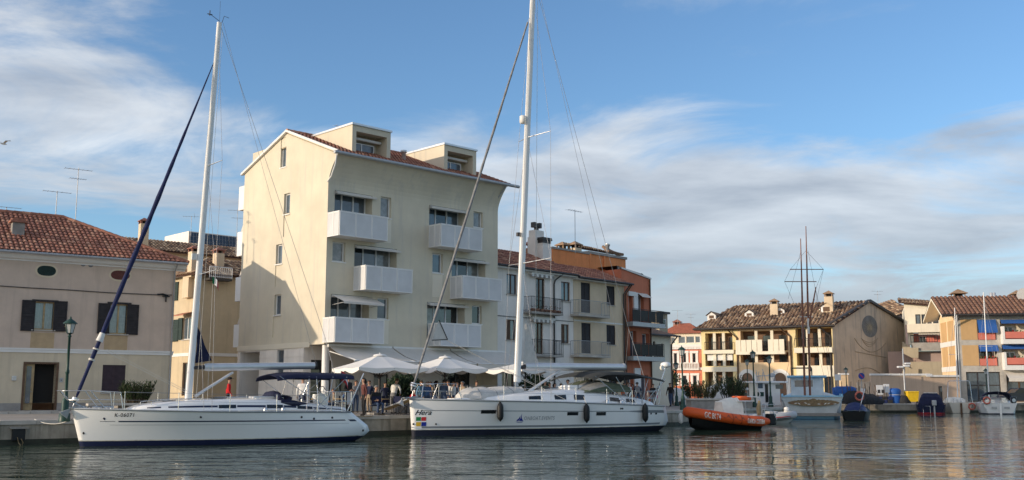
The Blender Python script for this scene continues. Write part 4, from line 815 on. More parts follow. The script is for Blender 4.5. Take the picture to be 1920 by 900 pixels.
    q = at(1239, 97); h = Fr(q.x, q.y, GZ, fD.ang); t3 = fthing('olive_house', 'narrow olive house top peeking over the dark balconies', 'house', h); r = rect(h, (1239, 588), (1252, 618)); piece('wall', t3, 'plaster_khaki', (0, r[1], 0, 4, 0, r[3])); piece('roof', t3, 'gutter_dark', (-.1, r[1] + .2, -.2, 4.2, r[3] + .003, r[3] + .2)); window(t3, (.3 * r[1], .75 * r[1], r[3] - 1.3, r[3] - .5), w=-.04, lights=1)
house_e()
p = at(1081, 72.0); antenna('thin pole with a small aerial above the orange house', (p.x, p.y, pz(462, 72, 1081) - .5), pz(393, 72, 1081) - pz(462, 72, 1081) + .5, 1, .8)
# ---------------------------------------------------------------- far side of the square
def arch_poly(u0, u1, z0, z1, n=10):
    r = (u1 - u0) / 2; c = (u0 + u1) / 2; return [(u0, z0)] + [(c - r * math.cos(math.pi * i / n), z1 - r + r * math.sin(math.pi * i / n)) for i in range(n + 1)] + [(u1, z0)]
pY = at(1566, 122.0); fY = Fr(pY.x, pY.y, GZ, R(-26.5)); fM = Fr(pY.x, pY.y, GZ, R(40))
def yellow_house():
    t = fthing('yellow_apartment_house', 'long yellow house with loggias, arches and a patchy brown roof across the square', 'building', fY)
    uL = fY.P(1316, 680)[0]; ua = fY.P(1385, 680)[0]; ub = fY.P(1484, 680)[0]; ze = fY.P(1440, 612)[1]
    def R_(a, b): return rect(fY, a, b)
    secs = [(uL, ua, 'plaster_pale', 'plaster_yellow', [R_((1322, 625), (1374, 656)), R_((1322, 661), (1376, 686)), R_((1322, 697), (1376, 748))]),
            (ua, ub, 'plaster_peach', 'plaster_peach', [R_((1388, 621), (1478, 657)), R_((1388, 661), (1479, 679))]),
            (ub, 0, 'plaster_yellow', 'plaster_yellow', [R_((1491, 615.5), (1560, 649)), R_((1493.5, 657), (1562, 685)), R_((1545, 705), (1562, 745))])]
    for i, (a, b, m, m2, hs) in enumerate(secs):
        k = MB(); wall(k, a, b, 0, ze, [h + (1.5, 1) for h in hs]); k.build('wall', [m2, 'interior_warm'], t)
        for j, h in enumerate(hs):
            if i == 2 and j == 2: window(t, h, frame='wood_brown', lights=2); continue
            n = 3; lo = MB()
            for q in range(1, n): x = h[0] + (h[1] - h[0]) * q / n; MB().box(x - .17, x + .17, .02, .3, h[2], h[3]).build('pillar', 'plaster_pale', t)
            for q in range(n):
                a0, a1 = h[0] + (h[1] - h[0]) * (q + .25) / n, h[0] + (h[1] - h[0]) * (q + .8) / n
                window(t, (a0, a1, h[2], h[2] + (h[3] - h[2]) * .8), lambda u, w, z: (u, w + 1.36, z), w=.08, frame='wood_brown', pane='glass_dark', lights=1, name='balcony_door')
    # blinds in the lower left loggia
    h = secs[0][4][1]
    for q in range(3): a, b = h[0] + (h[1] - h[0]) * q / 3 + .2, h[0] + (h[1] - h[0]) * (q + 1) / 3 - .2; MB().box(a, b, .25, .29, h[2] + .7, h[3]).build('blind', 'canvas_white', t)
    # balcony parapets and railings
    h = secs[0][4][0]; o = MB().box(h[0] - .2, h[1] + .2, -.35, -.002, h[2] - .45, h[2]).build('balcony', 'plaster_pale', t); railing(o, [(h[0], -.3, h[2]), (h[1], -.3, h[2])], 1.0, 'iron_dark', .2, .02)
    r = R_((1382, 638.5), (1474, 657)); o = MB().box(r[0], r[1], -.9, -.002, r[2] - .45, r[2] - .1).build('balcony', 'plaster_pale', t); n = 9
    for i in range(n):
        if i in (5,): continue
        a, b = r[0] + (r[1] - r[0]) * i / n, r[0] + (r[1] - r[0]) * (i + 1) / n; MB().box(a + .03, b - .03, -.9, -.8, r[2] - .098, r[3]).build('parapet_panel', 'plaster_pale', o)
    railing(o, [(r[0] + (r[1] - r[0]) * 5 / n, -.85, r[2] - .1), (r[0] + (r[1] - r[0]) * 6 / n, -.85, r[2] - .1)], 1.2, 'iron_dark', .2, .02)
    h = secs[2][4][0]; o = MB().box(h[0] - .1, h[1] + .1, -.7, -.002, h[2] - .75, h[2] - .15).build('balcony', 'plaster_pale', t); railing(o, [(h[0], -.65, h[2] - .15), (h[1], -.65, h[2] - .15)], 1.1, 'iron_dark', .2, .02)
    piece('parapet', t, 'plaster_pale', (secs[2][4][1][0] - .1, secs[2][4][1][1] + .1, -.12, -.002, secs[2][4][1][2] - 1.3, secs[2][4][1][2] - .02)); piece('parapet', t, 'plaster_pale', (uL + .1, ua - .1, -.12, -.002, fY.P(1350, 697)[1], fY.P(1350, 688)[1]))
    for xa, xb in ((1391, 1413), (1451, 1476)):
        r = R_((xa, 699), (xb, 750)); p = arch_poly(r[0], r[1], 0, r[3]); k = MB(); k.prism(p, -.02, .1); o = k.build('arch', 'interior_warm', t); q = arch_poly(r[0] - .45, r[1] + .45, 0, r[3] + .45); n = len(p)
        s = MB(); s.add([(x, -.1, z) for x, z in p] + [(x, -.1, z) for x, z in q] + [(x, .01, z) for x, z in q] + [(x, .01, z) for x, z in p], [(i, i + 1, n + i + 1, n + i) for i in range(n - 1)] + [(n + i, n + i + 1, 2 * n + i + 1, 2 * n + i) for i in range(n - 1)] + [(i, i + 1, 3 * n + i + 1, 3 * n + i) for i in range(n - 1)]); s.build('arch_surround', 'trim_white', o)
    for x, m in ((ua - .1, 'wood_brown'), (ub, 'wood_brown'), (-.3, 'gutter_dark')): pipe(t, [(x - 1.3, -.6, ze - .1), (x, -.1, ze - 1.3), (x, -.1, .1)], .11, m)
    # gable wall with the painted sun disc (the wall runs off at a sharp angle)
    cg, sg = math.cos(R(66.5)), math.sin(R(66.5)); gp = lambda u, z, o=0.0: (u * cg + o * sg, u * sg - o * cg, z); sp = lambda u, w, z: gp(u, z, -w)
    yr, zr = fM.P(1628, 566); D2 = fM.P(1696, 640)[0]; zR = fM.P(1696, 606)[1]
    g = MB(); wall(g, 0, D2, 0, lambda y: ze + (zr - ze) * y / yr if y <= yr else zr + (zR - zr) * (y - yr) / (D2 - yr), [], sp, breaks=[yr]); e2 = gp(D2, 0); g.quad(gp(D2, 0), (uL, e2[1], 0), (uL, e2[1], zR), gp(D2, zR)); g.quad((uL, 0, 0), (uL, e2[1], 0), (uL, e2[1], ze), (uL, 0, ze)); g.build('gable_wall', ['plaster_mural'], t)
    c = fM.P(1630.5, 612); ru = abs(fM.P(1645, 612)[0] - fM.P(1616, 612)[0]) / 2; rz = abs(fM.P(1630, 592)[1] - fM.P(1630, 633)[1]) / 2; k = MB(); n = 32
    k.add([gp(c[0] + ru * math.cos(2 * math.pi * i / n), c[1] + rz * math.sin(2 * math.pi * i / n), .02) for i in range(n)], (tuple(range(n)),)); o = k.build('painted_disc', 'mural_disc', t); k = MB()
    k.add([gp(c[0] + (ru if i % 2 else ru * .3) * .8 * math.cos(2 * math.pi * i / 36), c[1] - rz * .1 + (rz if i % 2 else rz * .3) * .8 * math.sin(2 * math.pi * i / 36), .028) for i in range(36)], (tuple(range(36)),)); k.build('painted_sun', 'gold_sun', o)
    lines = [[(1602 + 58 * i / 10, 634 + 21 * math.sin(math.pi * i / 10) ** .8 + i * .9) for i in range(11)], [(1603, 659), (1661, 670)], [(1604 + 46 * i / 10, 695 - 8 * math.sin(math.pi * i / 10) + i * .5) for i in range(11)]]
    for q in range(3): lines.append([(1614 + q * 2 + (32 - q * 4) * i / 10, 634 + q * 3 + (8 + q) * math.sin(math.pi * i / 10)) for i in range(11)])
    for i, ln in enumerate(lines): MB().tube([gp(*fM.P(*p), .01) for p in ln], .06 if i < 3 else .045, 4).build('painted_line', 'mural_line', t)
    # roof
    rp = gp(yr, zr + .1, .35); yq = rp[1]; rl = fY.P(1376, 580, yq); e = .8; er = (.35, -e, ze - .1); rf = tiles(t, (uL - e, -e, ze - .1), er, (rl[0], yq, zr + .1), rp, TILE_B, .42, .62, 0, 21, jitter=.05, h=.14)
    re = gp(D2 + .6, zR - .1, .35); MB().add([(uL - e, -e, ze - .1), (rl[0], yq, zr + .1), (uL - e, re[1], zR)], ((0, 1, 2),)).build('hip_slope', 'roof_bed', rf); MB().quad((rp[0], rp[1], rp[2] + .02), (rl[0], yq, zr + .12), (uL, re[1], zR - .1), re).build('rear_slope', 'tile_f', rf)
    k = MB()
    for (a, za), (b, zb) in (((-.9, ze - .2), (yr, zr)), ((yr, zr), (D2 + .6, zR - .2))): k.add([gp(a, za, .36), gp(b, zb, .36), gp(b, zb + .3, .36), gp(a, za + .3, .36), gp(a, za, -.1), gp(b, zb, -.1), gp(b, zb + .3, -.1), gp(a, za + .3, -.1)], ((0, 1, 2, 3), (0, 1, 5, 4), (3, 2, 6, 7)))
    k.build('verge_board', 'gutter_dark', rf); MB().tube([(uL - e, -e - .08, ze - .15), (.35, -e - .08, ze - .15)], .12, 6).build('gutter', 'gutter_dark', t); piece('soffit', t, 'wood_brown', (uL - e + .1, .3, -e + .05, 0, ze - .3, ze - .2)); yr = yq
    # dormers and chimneys
    sl = (zr - ze) / (yr + e)
    for x0, x1, ya, yb in ((1326, 1342, 587, 601), (1396, 1413, 583, 596), (1452, 1471, 578, 591), (1539, 1560, 571, 588)):
        yy = 1.6
        for _ in range(3): zz = fY.P((x0 + x1) / 2, yb, yy)[1]; yy = max(.5, (zz - ze + .1) / sl - e)
        u0, z1 = fY.P(x0, ya + 4, yy); u1, z0 = fY.P(x1, yb, yy); cm = (u0 + u1) / 2; zp = fY.P(x0, ya, yy)[1] + .1; bk = min(yr, (zp - ze) / sl - e + .2)
        k = MB(); k.add([(u0, yy, z0), (u1, yy, z0), (u1, yy, z1), (cm, yy, zp), (u0, yy, z1), (u0, bk, z1), (u1, bk, z1), (cm, bk, zp)], ((0, 1, 2, 3, 4), (0, 4, 5), (1, 2, 6))); o = k.build('dormer', 'trim_white', t)
        MB().add([(u0 - .2, yy - .2, z1 - .05), (cm, yy - .2, zp + .12), (u1 + .2, yy - .2, z1 - .05), (u0 - .2, bk + 1, z1 - .05), (cm, bk + 1, zp + .12), (u1 + .2, bk + 1, z1 - .05)], ((0, 1, 4, 3), (1, 2, 5, 4))).build('dormer_roof', 'tile_e', o); MB().box(u0 + .25, u1 - .25, yy - .04, yy - .01, z0 + .3, z1 - .05).build('pane', 'wood_brown', o)
    for px, py, yy, w in ((1452, 569, 3.6, .95), (1554, 555, 4.0, 1.0)): u, z = fY.P(px, py, yy); chimney(t, u, yy, ze + 1.5, z - .1, w, 'plaster_sand', 'tile_e')
    return t
yellow_house()
def palazzo():
    p = at(1316, 140.0); f = Fr(p.x, p.y, GZ, R(-20)); t = fthing('red_palazzo', 'salmon red palazzo with white window surrounds and pale attic storey', 'building', f)
    u0 = f.P(1240, 680)[0]; u1 = f.P(1315.5, 680)[0]; zt = f.P(1290, 625)[1]; za = f.P(1290, 648)[1]
    up = [rect(f, (x, 662), (x + 7, 680)) for x in (1263, 1280, 1298)]; lo = [rect(f, (x, 704), (x + 8, 722)) for x in (1262, 1280, 1299)]; at_ = [rect(f, (1258, 632), (1266, 644)), rect(f, (1272, 631), (1285, 643.5)), rect(f, (1286.5, 630.5), (1302, 643)), rect(f, (1303.5, 630.5), (1313, 642.5))]
    k = MB(); wall(k, u0, u1, 0, za, [w + (.2,) for w in up + lo]); k.quad((u1, 0, 0), (u1, 8, 0), (u1, 8, za), (u1, 0, za)); k.build('wall', ['plaster_salmon', 'interior'], t); k = MB(); wall(k, u0, u1, za, zt, [w + (.15,) for w in at_]); k.build('attic_wall', ['plaster_pale', 'interior'], t)
    for w in up + lo:
        o = window(t, w, frame='white_paint', lights=1, pane='glass_dark'); a, b, c, d = w; piece('surround', o, 'trim_white', (a - .3, a, -.08, 0, c - .1, d), (b, b + .3, -.08, 0, c - .1, d), (a - .35, b + .35, -.12, 0, d, d + .3))
    for w in up: a, b, c, d = w; q = piece('balustrade', t, 'trim_white', (a - .4, b + .4, -.35, -.002, c - 1.0, c - .8), (a - .4, b + .4, -.35, -.1, c - .12, c)); k = MB(); [k.box(a - .35 + (b - a + .7) * i / 6, a - .25 + (b - a + .7) * i / 6, -.3, -.2, c - .8, c - .12) for i in range(7)]; k.build('balusters', 'trim_white', q)
    for w in at_: window(t, w, frame='white_paint', lights=1, pane='glass_blue')
    piece('cornice', t, 'trim_white', (u0, u1 + .1, -.25, -.002, za - .2, za + .15)); k = MB(); n = 26
    for i in range(n): x = u0 + (u1 - u0) * i / n; k.box(x, x + .3, -.2, -.002, za - .5, za - .202)
    k.build('dentils', 'trim_white', t); zb = f.P(1290, 694)[1]; piece('string_course', t, 'trim_white', (u0, u1 + .05, -.12, -.002, zb, zb + .35)); k = MB(); k.add([(u0 - .3, -.5, zt), (u1 + .3, -.5, zt), (u1 + .3, 6, zt), (u0 - .3, 6, zt), (u0 + 2, 3, zt + 1.6), (u1 - 2, 3, zt + 1.6)], ((0, 1, 5, 4), (1, 2, 5), (2, 3, 4, 5), (3, 0, 4), (0, 1, 2, 3))); k.build('roof', 'roof_red', t)
    u, z = f.P(1270, 609, 3); chimney(t, u, 3, zt + .5, z, 1.0, 'brick', 'tile_b')
palazzo()
for lab, px, y0, y1, Y, kd in (('tall T-shaped antenna above the red palazzo', 1274, 614, 581, 143, 1), ('small antenna between palazzo and yellow house', 1299, 618, 588, 150, 0), ('thin antenna above the yellow house roof', 1655, 575, 545, 135, 0)):
    p = at(px, Y); z0 = pz(y0, Y, px); antenna(lab, (p.x, p.y, z0 - .5), pz(y1, Y, px) - z0 + .5, kd, .1)
def modern_house():
    p = at(1704, 128.0); f = Fr(p.x, p.y, GZ, R(-19)); t = fthing('stepped_modern_house', 'cream stepped house with wide windows, balcony and outside stair behind the wall', 'house', f)
    u1 = f.P(1776, 650)[0]; zl, zr = f.P(1704, 576)[1], f.P(1764, 584)[1]; zb1, zb0 = f.P(1740, 608)[1], f.P(1740, 624)[1]; zr1, zr0 = f.P(1740, 646)[1], f.P(1740, 659)[1]; zo = f.P(1740, 679)[1]
    wn = [rect(f, (1716, 589.5), (1727, 609)), rect(f, (1727.5, 589.5), (1737, 608)), rect(f, (1738, 590), (1747, 607.5)), rect(f, (1749, 595), (1760, 606))]; k = MB(); wall(k, 0, u1, zb1, lambda u: zl + (zr - zl) * u / u1 + .6, [w + (.15,) for w in wn]); k.quad((0, 0, 0), (0, 8, 0), (0, 8, zl), (0, 0, zl)); k.build('upper_wall', ['plaster_pale', 'interior'], t)
    for w in wn: window(t, w, frame='gutter_dark', pane='glass_blue', lights=1, t=.12)
    tiles(t, (-.6, -.6, zl + .6), (u1 + .6, -.6, zr + .5), (-.6, 4, zl + 1.5), (u1 + .6, 4, zr + 1.5), TILE_B, .42, .6, 0, 31); piece('balcony', t, 'plaster_pale', (.2, u1, -1.4, -.002, zb0, zb1))
    rw = [rect(f, (1724, 630), (1737, 642)), rect(f, (1765, 627), (1772, 643))]; k = MB(); wall(k, .3, u1, zr1, zb0, [w + (.2,) for w in rw], w=.6); k.build('red_wall', ['plaster_red', 'interior'], t)
    for w in rw: window(t, w, lambda u, w_, z: (u, w_ + .6, z), frame='white_paint', pane='glass_dark', lights=2)
    piece('pillar', t, 'plaster_pale', (.3, .9, -.6, .59, zr1, zb0)); a = MB(); r = rect(f, (1721, 624), (1766, 630)); n = 14
    for j in range(n): x0, x1 = r[0] + (r[1] - r[0]) * j / n, r[0] + (r[1] - r[0]) * (j + 1) / n; a.add([(x0, -.9, r[3]), (x1, -.9, r[3]), (x1, -1.1, r[2] + .2), ((x0 + x1) / 2, -1.1, r[2]), (x0, -1.1, r[2] + .2)], ((0, 1, 2, 3, 4),))
    a.build('awning', 'awning_cloth', t); piece('terrace_wall', t, 'concrete', (.6, u1, -2.2, -2.0, zr0, zr1 + .15)); piece('terrace_floor', t, 'concrete', (.6, u1, -2.0, .6, zr1 - .5, zr1 - .01)); piece('recess', t, 'plaster_mauve', (.9, u1, -1.2, -1.0, zo, zr0)); piece('lower_wall', t, 'plaster_khaki', (.3, u1, -2.1, -1.9, 0, zo)); railing(t, [(.5, -2.1, zr1 + .15), (.5 + 3, -2.1, zr1 + .15)], .9, 'iron_dark', .3, .03)
    s = MB(); pts = [f.P(x, y, -2.4) for x, y in ((1692, 640), (1708, 652), (1722, 652), (1722, 671), (1710, 671), (1692, 662))]; s.prism(pts, -2.5, -2.3); pts = [f.P(x, y, -2.4) for x, y in ((1692, 682), (1708, 691), (1722, 691), (1722, 702), (1692, 702))]; s.prism(pts, -2.5, -2.3); s.build('stair_parapet', 'plaster_khaki', t); piece('stair_back', t, 'plaster_mauve', (-2.2, 1.5, -1.0, -.8, 0, zr0))
    q = at(1668, 150.0); g = Fr(q.x, q.y, GZ, R(10)); m = fthing('mauve_house', 'mauve-grey house gable with tile verge behind the painted gable', 'house', g); w1 = g.P(1704, 600)[0]; z0, z1 = g.P(1668, 598)[1], g.P(1700, 583)[1]; k = MB(); k.prism([(-3, 0), (w1, 0), (w1, z1), (-3, z0 - 1)], 0, 6); k.build('wall', 'plaster_mauve', m)
    tiles(m, (-3.4, -.6, z0 - 1), (w1 + .5, -.6, z1 + .1), (-3.4, 5, z0 + 1.2), (w1 + .5, 5, z1 + 2.0), TILE_B, .42, .6, 0, 32)
modern_house()
def garden_wall():
    p = at(1634, 111.0); f = Fr(p.x, p.y, GZ, R(2)); t = fthing('garden_wall', 'low pinkish plaster wall with white coping along the far quay', 'wall', f); u1 = f.P(1800, 720)[0]; z1 = f.P(1700, 704)[1]
    piece('wall', t, 'plaster_pinkish', (0, u1 * .57, 0, .3, 0, z1), (u1 * .57, u1, .1, .31, 0, z1 - .15)); n = 9
    for i in range(n): a, b = u1 * i / n, u1 * (i + 1) / n; MB().box(a + .01, b - .01, -.1, .4, z1 + .003 - (.15 if i > n * .57 else 0), z1 + .2 - (.15 if i > n * .57 else 0)).build('coping_stone', 'trim_white', t)
    r = rect(f, (1736, 701), (1748, 706), -.1); piece('wall_plate', t, 'panel_white', (r[0], r[1], -.14, -.101, r[2], r[3]))
    # peach porch and gate by the painted gable
    q = at(1575, 116.0); g = Fr(q.x, q.y, GZ, R(2)); w = fthing('gate_wall', 'short peach wall with a grey gate beside the painted gable', 'wall', g); a = rect(g, (1575, 703), (1592, 745)); piece('wall', w, 'plaster_peach', (a[0], a[1], 0, .3, 0, a[3])); piece('coping', w, 'trim_white', (a[0] - .1, a[1] + .1, -.08, .38, a[3] + .002, a[3] + .2)); b = rect(g, (1606, 716), (1633, 745)); k = MB()
    for i in range(9): x = b[0] + (b[1] - b[0]) * i / 9; k.box(x + .02, x + (b[1] - b[0]) / 9 - .02, 0, .08, 0, b[3])
    k.build('gate', 'stone_grey', w)
garden_wall()
def ochre_house():
    p = at(1800, 113.0); f = Fr(p.x, p.y, GZ, R(-9)); t = fthing('ochre_apartment_house', 'ochre house with white concrete grid, blue awnings and red planters at right', 'building', f)
    sp = lambda u, w, z: (w, u, z); W = f.P(1960, 700)[0]; ze = f.P(1850, 590)[1]
    b1, b2 = f.P(1850, 637)[1], f.P(1850, 647)[1]; c1, c2 = f.P(1850, 685.5)[1], f.P(1850, 695.5)[1]
    X = lambda px: f.P(px, 650)[0]
    # upper bays: recess behind the grid
    k = MB(); hs = []
    for zt, zb in ((ze - .55, b1), (b2, c1)):
        zt = max(zt, zb); lo, hi = min(zt, zb), max(zt, zb)
        hs += [(X(1835), X(1869), lo, hi, 1.2, 1), (X(1878), W - .2, lo, hi, 1.3, 2)]
    hs += [(X(1808), X(1872), .1, c2 - .1, .3, 3), (X(1883), W - .2, .1, c2 - .2, .4, 3)]
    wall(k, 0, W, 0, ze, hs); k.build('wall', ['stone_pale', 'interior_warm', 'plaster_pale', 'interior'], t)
    D = 7.0; yr = 3.5; zr = f.P(1850, 561, yr)[1]; ul = -1.6
    g = MB(); wall(g, 0, D, 0, lambda y: ze + (zr - ze) * (1 - abs(y - yr) / yr), [], sp, breaks=[yr]); g.build('gable_wall', ['plaster_peach'], t)
    for zt, zb in ((ze - .5, b1), (b2, c1)): lo, hi = min(zt, zb), max(zt, zb); MB().box(X(1803.5), X(1834), -.03, .01, lo, hi).build('ochre_panel', 'plaster_ochre', t); [MB().box(-.03, .01, 1.0 + q * 3.0, 3.4 + q * 3.0, lo, hi).build('ochre_panel', 'plaster_ochre', t) for q in (0, 1)]
    for lo in (b2, c2): MB().box(-.06, .02, 0, D, lo, lo + .55).build('band', 'trim_white', t)
    for (lo, hi), big in (((b1, ze - .55), 1), ((c1, b2), 0)):
        lo, hi = min(lo, hi), max(lo, hi)
        for xa, xb in ((X(1836), X(1867)), (X(1880), W - .3)):
            MB().box(xa, xb, -.12, .12, lo + .002, lo + .75).build('planter', 'plaster_red', t); fl = MB(); rng = random.Random(int(xa * 10))
            for i in range(60): x = rng.uniform(xa, xb); z = lo + .75 + rng.uniform(0, .22); y = rng.uniform(-.12, .12); q = rng.uniform(0, 3.1); fl.add([(x - .09 * math.cos(q), y - .09 * math.sin(q), z), (x, y, z + .12), (x + .09 * math.cos(q), y + .09 * math.sin(q), z), (x, y, z - .1)], ((0, 1, 2, 3),), i % 3 == 0)
            tag(fl.build('flowers', ['leaf_mid', 'red_mark'], t), kind='stuff')
        xa, xb = X(1834.5), X(1870); dz = 1.25 if big else .5; k = MB(); n = 5
        k.add([(xa, -.05, hi), (xb, -.05, hi), (xb, -.55 if big else -.4, hi - dz), (xa, -.55 if big else -.4, hi - dz), (xb, -.55 if big else -.4, hi - dz - .2), (xa, -.55 if big else -.4, hi - dz - .2)], ((0, 1, 2, 3), (3, 2, 4, 5))); k.build('blue_awning', 'awning_blue', t)
        xa = X(1879); k = MB(); k.add([(xa, .1, hi), (W - .2, .1, hi), (W - .2, -.25, hi - .45), (xa, -.25, hi - .45)], ((0, 1, 2, 3),)); k.build('blue_awning', 'awning_blue', t)
        xw = X(1888), X(1909); window(t, (xw[0], xw[1], lo + .3, hi - .7), lambda u, w, z: (u, w + 1.1, z), frame='white_paint', pane='glass_dark', lights=2, t=.12, name='balcony_window'); xw = X(1838), X(1864); window(t, (xw[0], xw[1], lo + .1, hi - .7), lambda u, w, z: (u, w + 1.0, z), frame='wood_brown', pane='glass_dark', lights=2, t=.1, name='balcony_window')
        MB().box(X(1877), W, -.9, -.002, lo - .5, lo).build('balcony', 'trim_white', t); MB().box(X(1877), X(1881), -.9, -.01, lo, lo + 1.4).build('balcony_end', 'trim_white', t); MB().box(X(1882), W, -.88, -.8, lo + .1, lo + .8).build('balcony_front', 'plaster_red', t)
    window(t, (X(1808), X(1872), .1, c2 - .1), frame='gutter_dark', pane='glass_blue', lights=3, rails=(.55,), t=.12, name='shop_front', w=.2); window(t, (X(1883), W - .2, .1, c2 - .2), frame='wood_brown', pane='glass_blue', lights=3, rails=(.7,), t=.15, name='shop_front', w=.25)
    z = c2 - .2; MB().add([(X(1881), -.05, z), (W, -.05, z), (W, -1.2, z - .6), (X(1881), -1.2, z - .6), (W, -1.2, z - .95), (X(1881), -1.2, z - .95)], ((0, 1, 2, 3), (3, 2, 4, 5))).build('shop_awning', 'awning_cloth', t)
    rf = tiles(t, (ul, -.9, ze), (W + 1, -.9, ze), (ul, yr, zr + .3), (W + 1, yr, zr + .3), TILE_C, .45, .62, 0, 41, jitter=.01, h=.13); MB().quad((ul, yr, zr + .3), (W + 1, yr, zr + .3), (W + 1, D + .9, ze), (ul, D + .9, ze)).build('rear_slope', 'tile_i', rf); k = MB()
    for (a, za), (b, zb) in (((-.9, ze - .1), (yr, zr + .2)), ((yr, zr + .2), (D + .9, ze - .1))): k.add([(ul, a, za - .25), (ul, b, zb - .25), (ul, b, zb), (ul, a, za), (0, a, za - .05), (0, b, zb - .05)], ((0, 1, 2, 3), (0, 1, 5, 4)))
    k.build('gable_soffit', 'plaster_pale', rf); MB().tube([(ul, -.98, ze - .05), (W + 1, -.98, ze - .05)], .12, 6).build('gutter', 'gutter_dark', t); pipe(t, [(.2, -.9, ze - .15), (-.1, -.12, ze - 1.2), (-.1, -.12, .1)], .1)
    for px, w in ((1797, 1.4), (1907, 1.2)): u, z = f.P(px, 562, yr + 1); chimney(t, u, yr + 1, zr - 1, z + .15, w, 'brick', 'tile_e')
    for px in (1858.5, 1863.5): u, z = f.P(px, 549, yr); MB().lathe([(.2, -2), (.2, 0), (.1, .03)], 10, (u, yr, z)).build('flue', 'alu', t)
    u, z = f.P(1918, 551, yr - 1); k = MB(); k.lathe([(.02, 0), (.35, -.03), (.62, -.13), (.75, -.24)], 16); k.xform(Matrix.Translation((u, yr - 1, z)) @ Matrix.Rotation(R(-70), 4, 'X')); k.tube([(u, yr - .9, z - 1.5), (u, yr - .9, z)], .05, 5); k.build('satellite_dish', 'panel_white', t)
    return f
fO2 = ochre_house()
# ---------------------------------------------------------------- boat kit
def text_mesh(s, size, shear=0.0, bold=0.0, spacing=1.0):
    cu = bpy.data.curves.new('lettering', 'FONT'); cu.body = s; cu.size = size; cu.shear = shear; cu.offset = bold; cu.space_character = spacing; cu.resolution_u = 3
    ob = bpy.data.objects.new('lettering', cu); C.objects.link(ob); dg = bpy.context.evaluated_depsgraph_get(); me = bpy.data.meshes.new_from_object(ob.evaluated_get(dg)); bpy.data.objects.remove(ob); bpy.data.curves.remove(cu)
    vs = [tuple(v.co) for v in me.vertices]; fs = [tuple(p.vertices) for p in me.polygons]; bpy.data.meshes.remove(me); return vs, fs
def lettering(parent, s, r, fn, m, shear=0, bold=0, spacing=1.0, name='lettering'):
    """fit text into (x0,x1,z0,z1) and lay it on the surface point fn(x,z)"""
    vs, fs = text_mesh(s, 1.0, shear, bold, spacing); x0, x1 = min(v[0] for v in vs), max(v[0] for v in vs); y0, y1 = min(v[1] for v in vs), max(v[1] for v in vs)
    P = [fn(r[0] + (v[0] - x0) / (x1 - x0) * (r[1] - r[0]), r[2] + (v[1] - y0) / (y1 - y0) * (r[3] - r[2])) for v in vs]
    return MB().add(P, fs).build(name, m, parent)
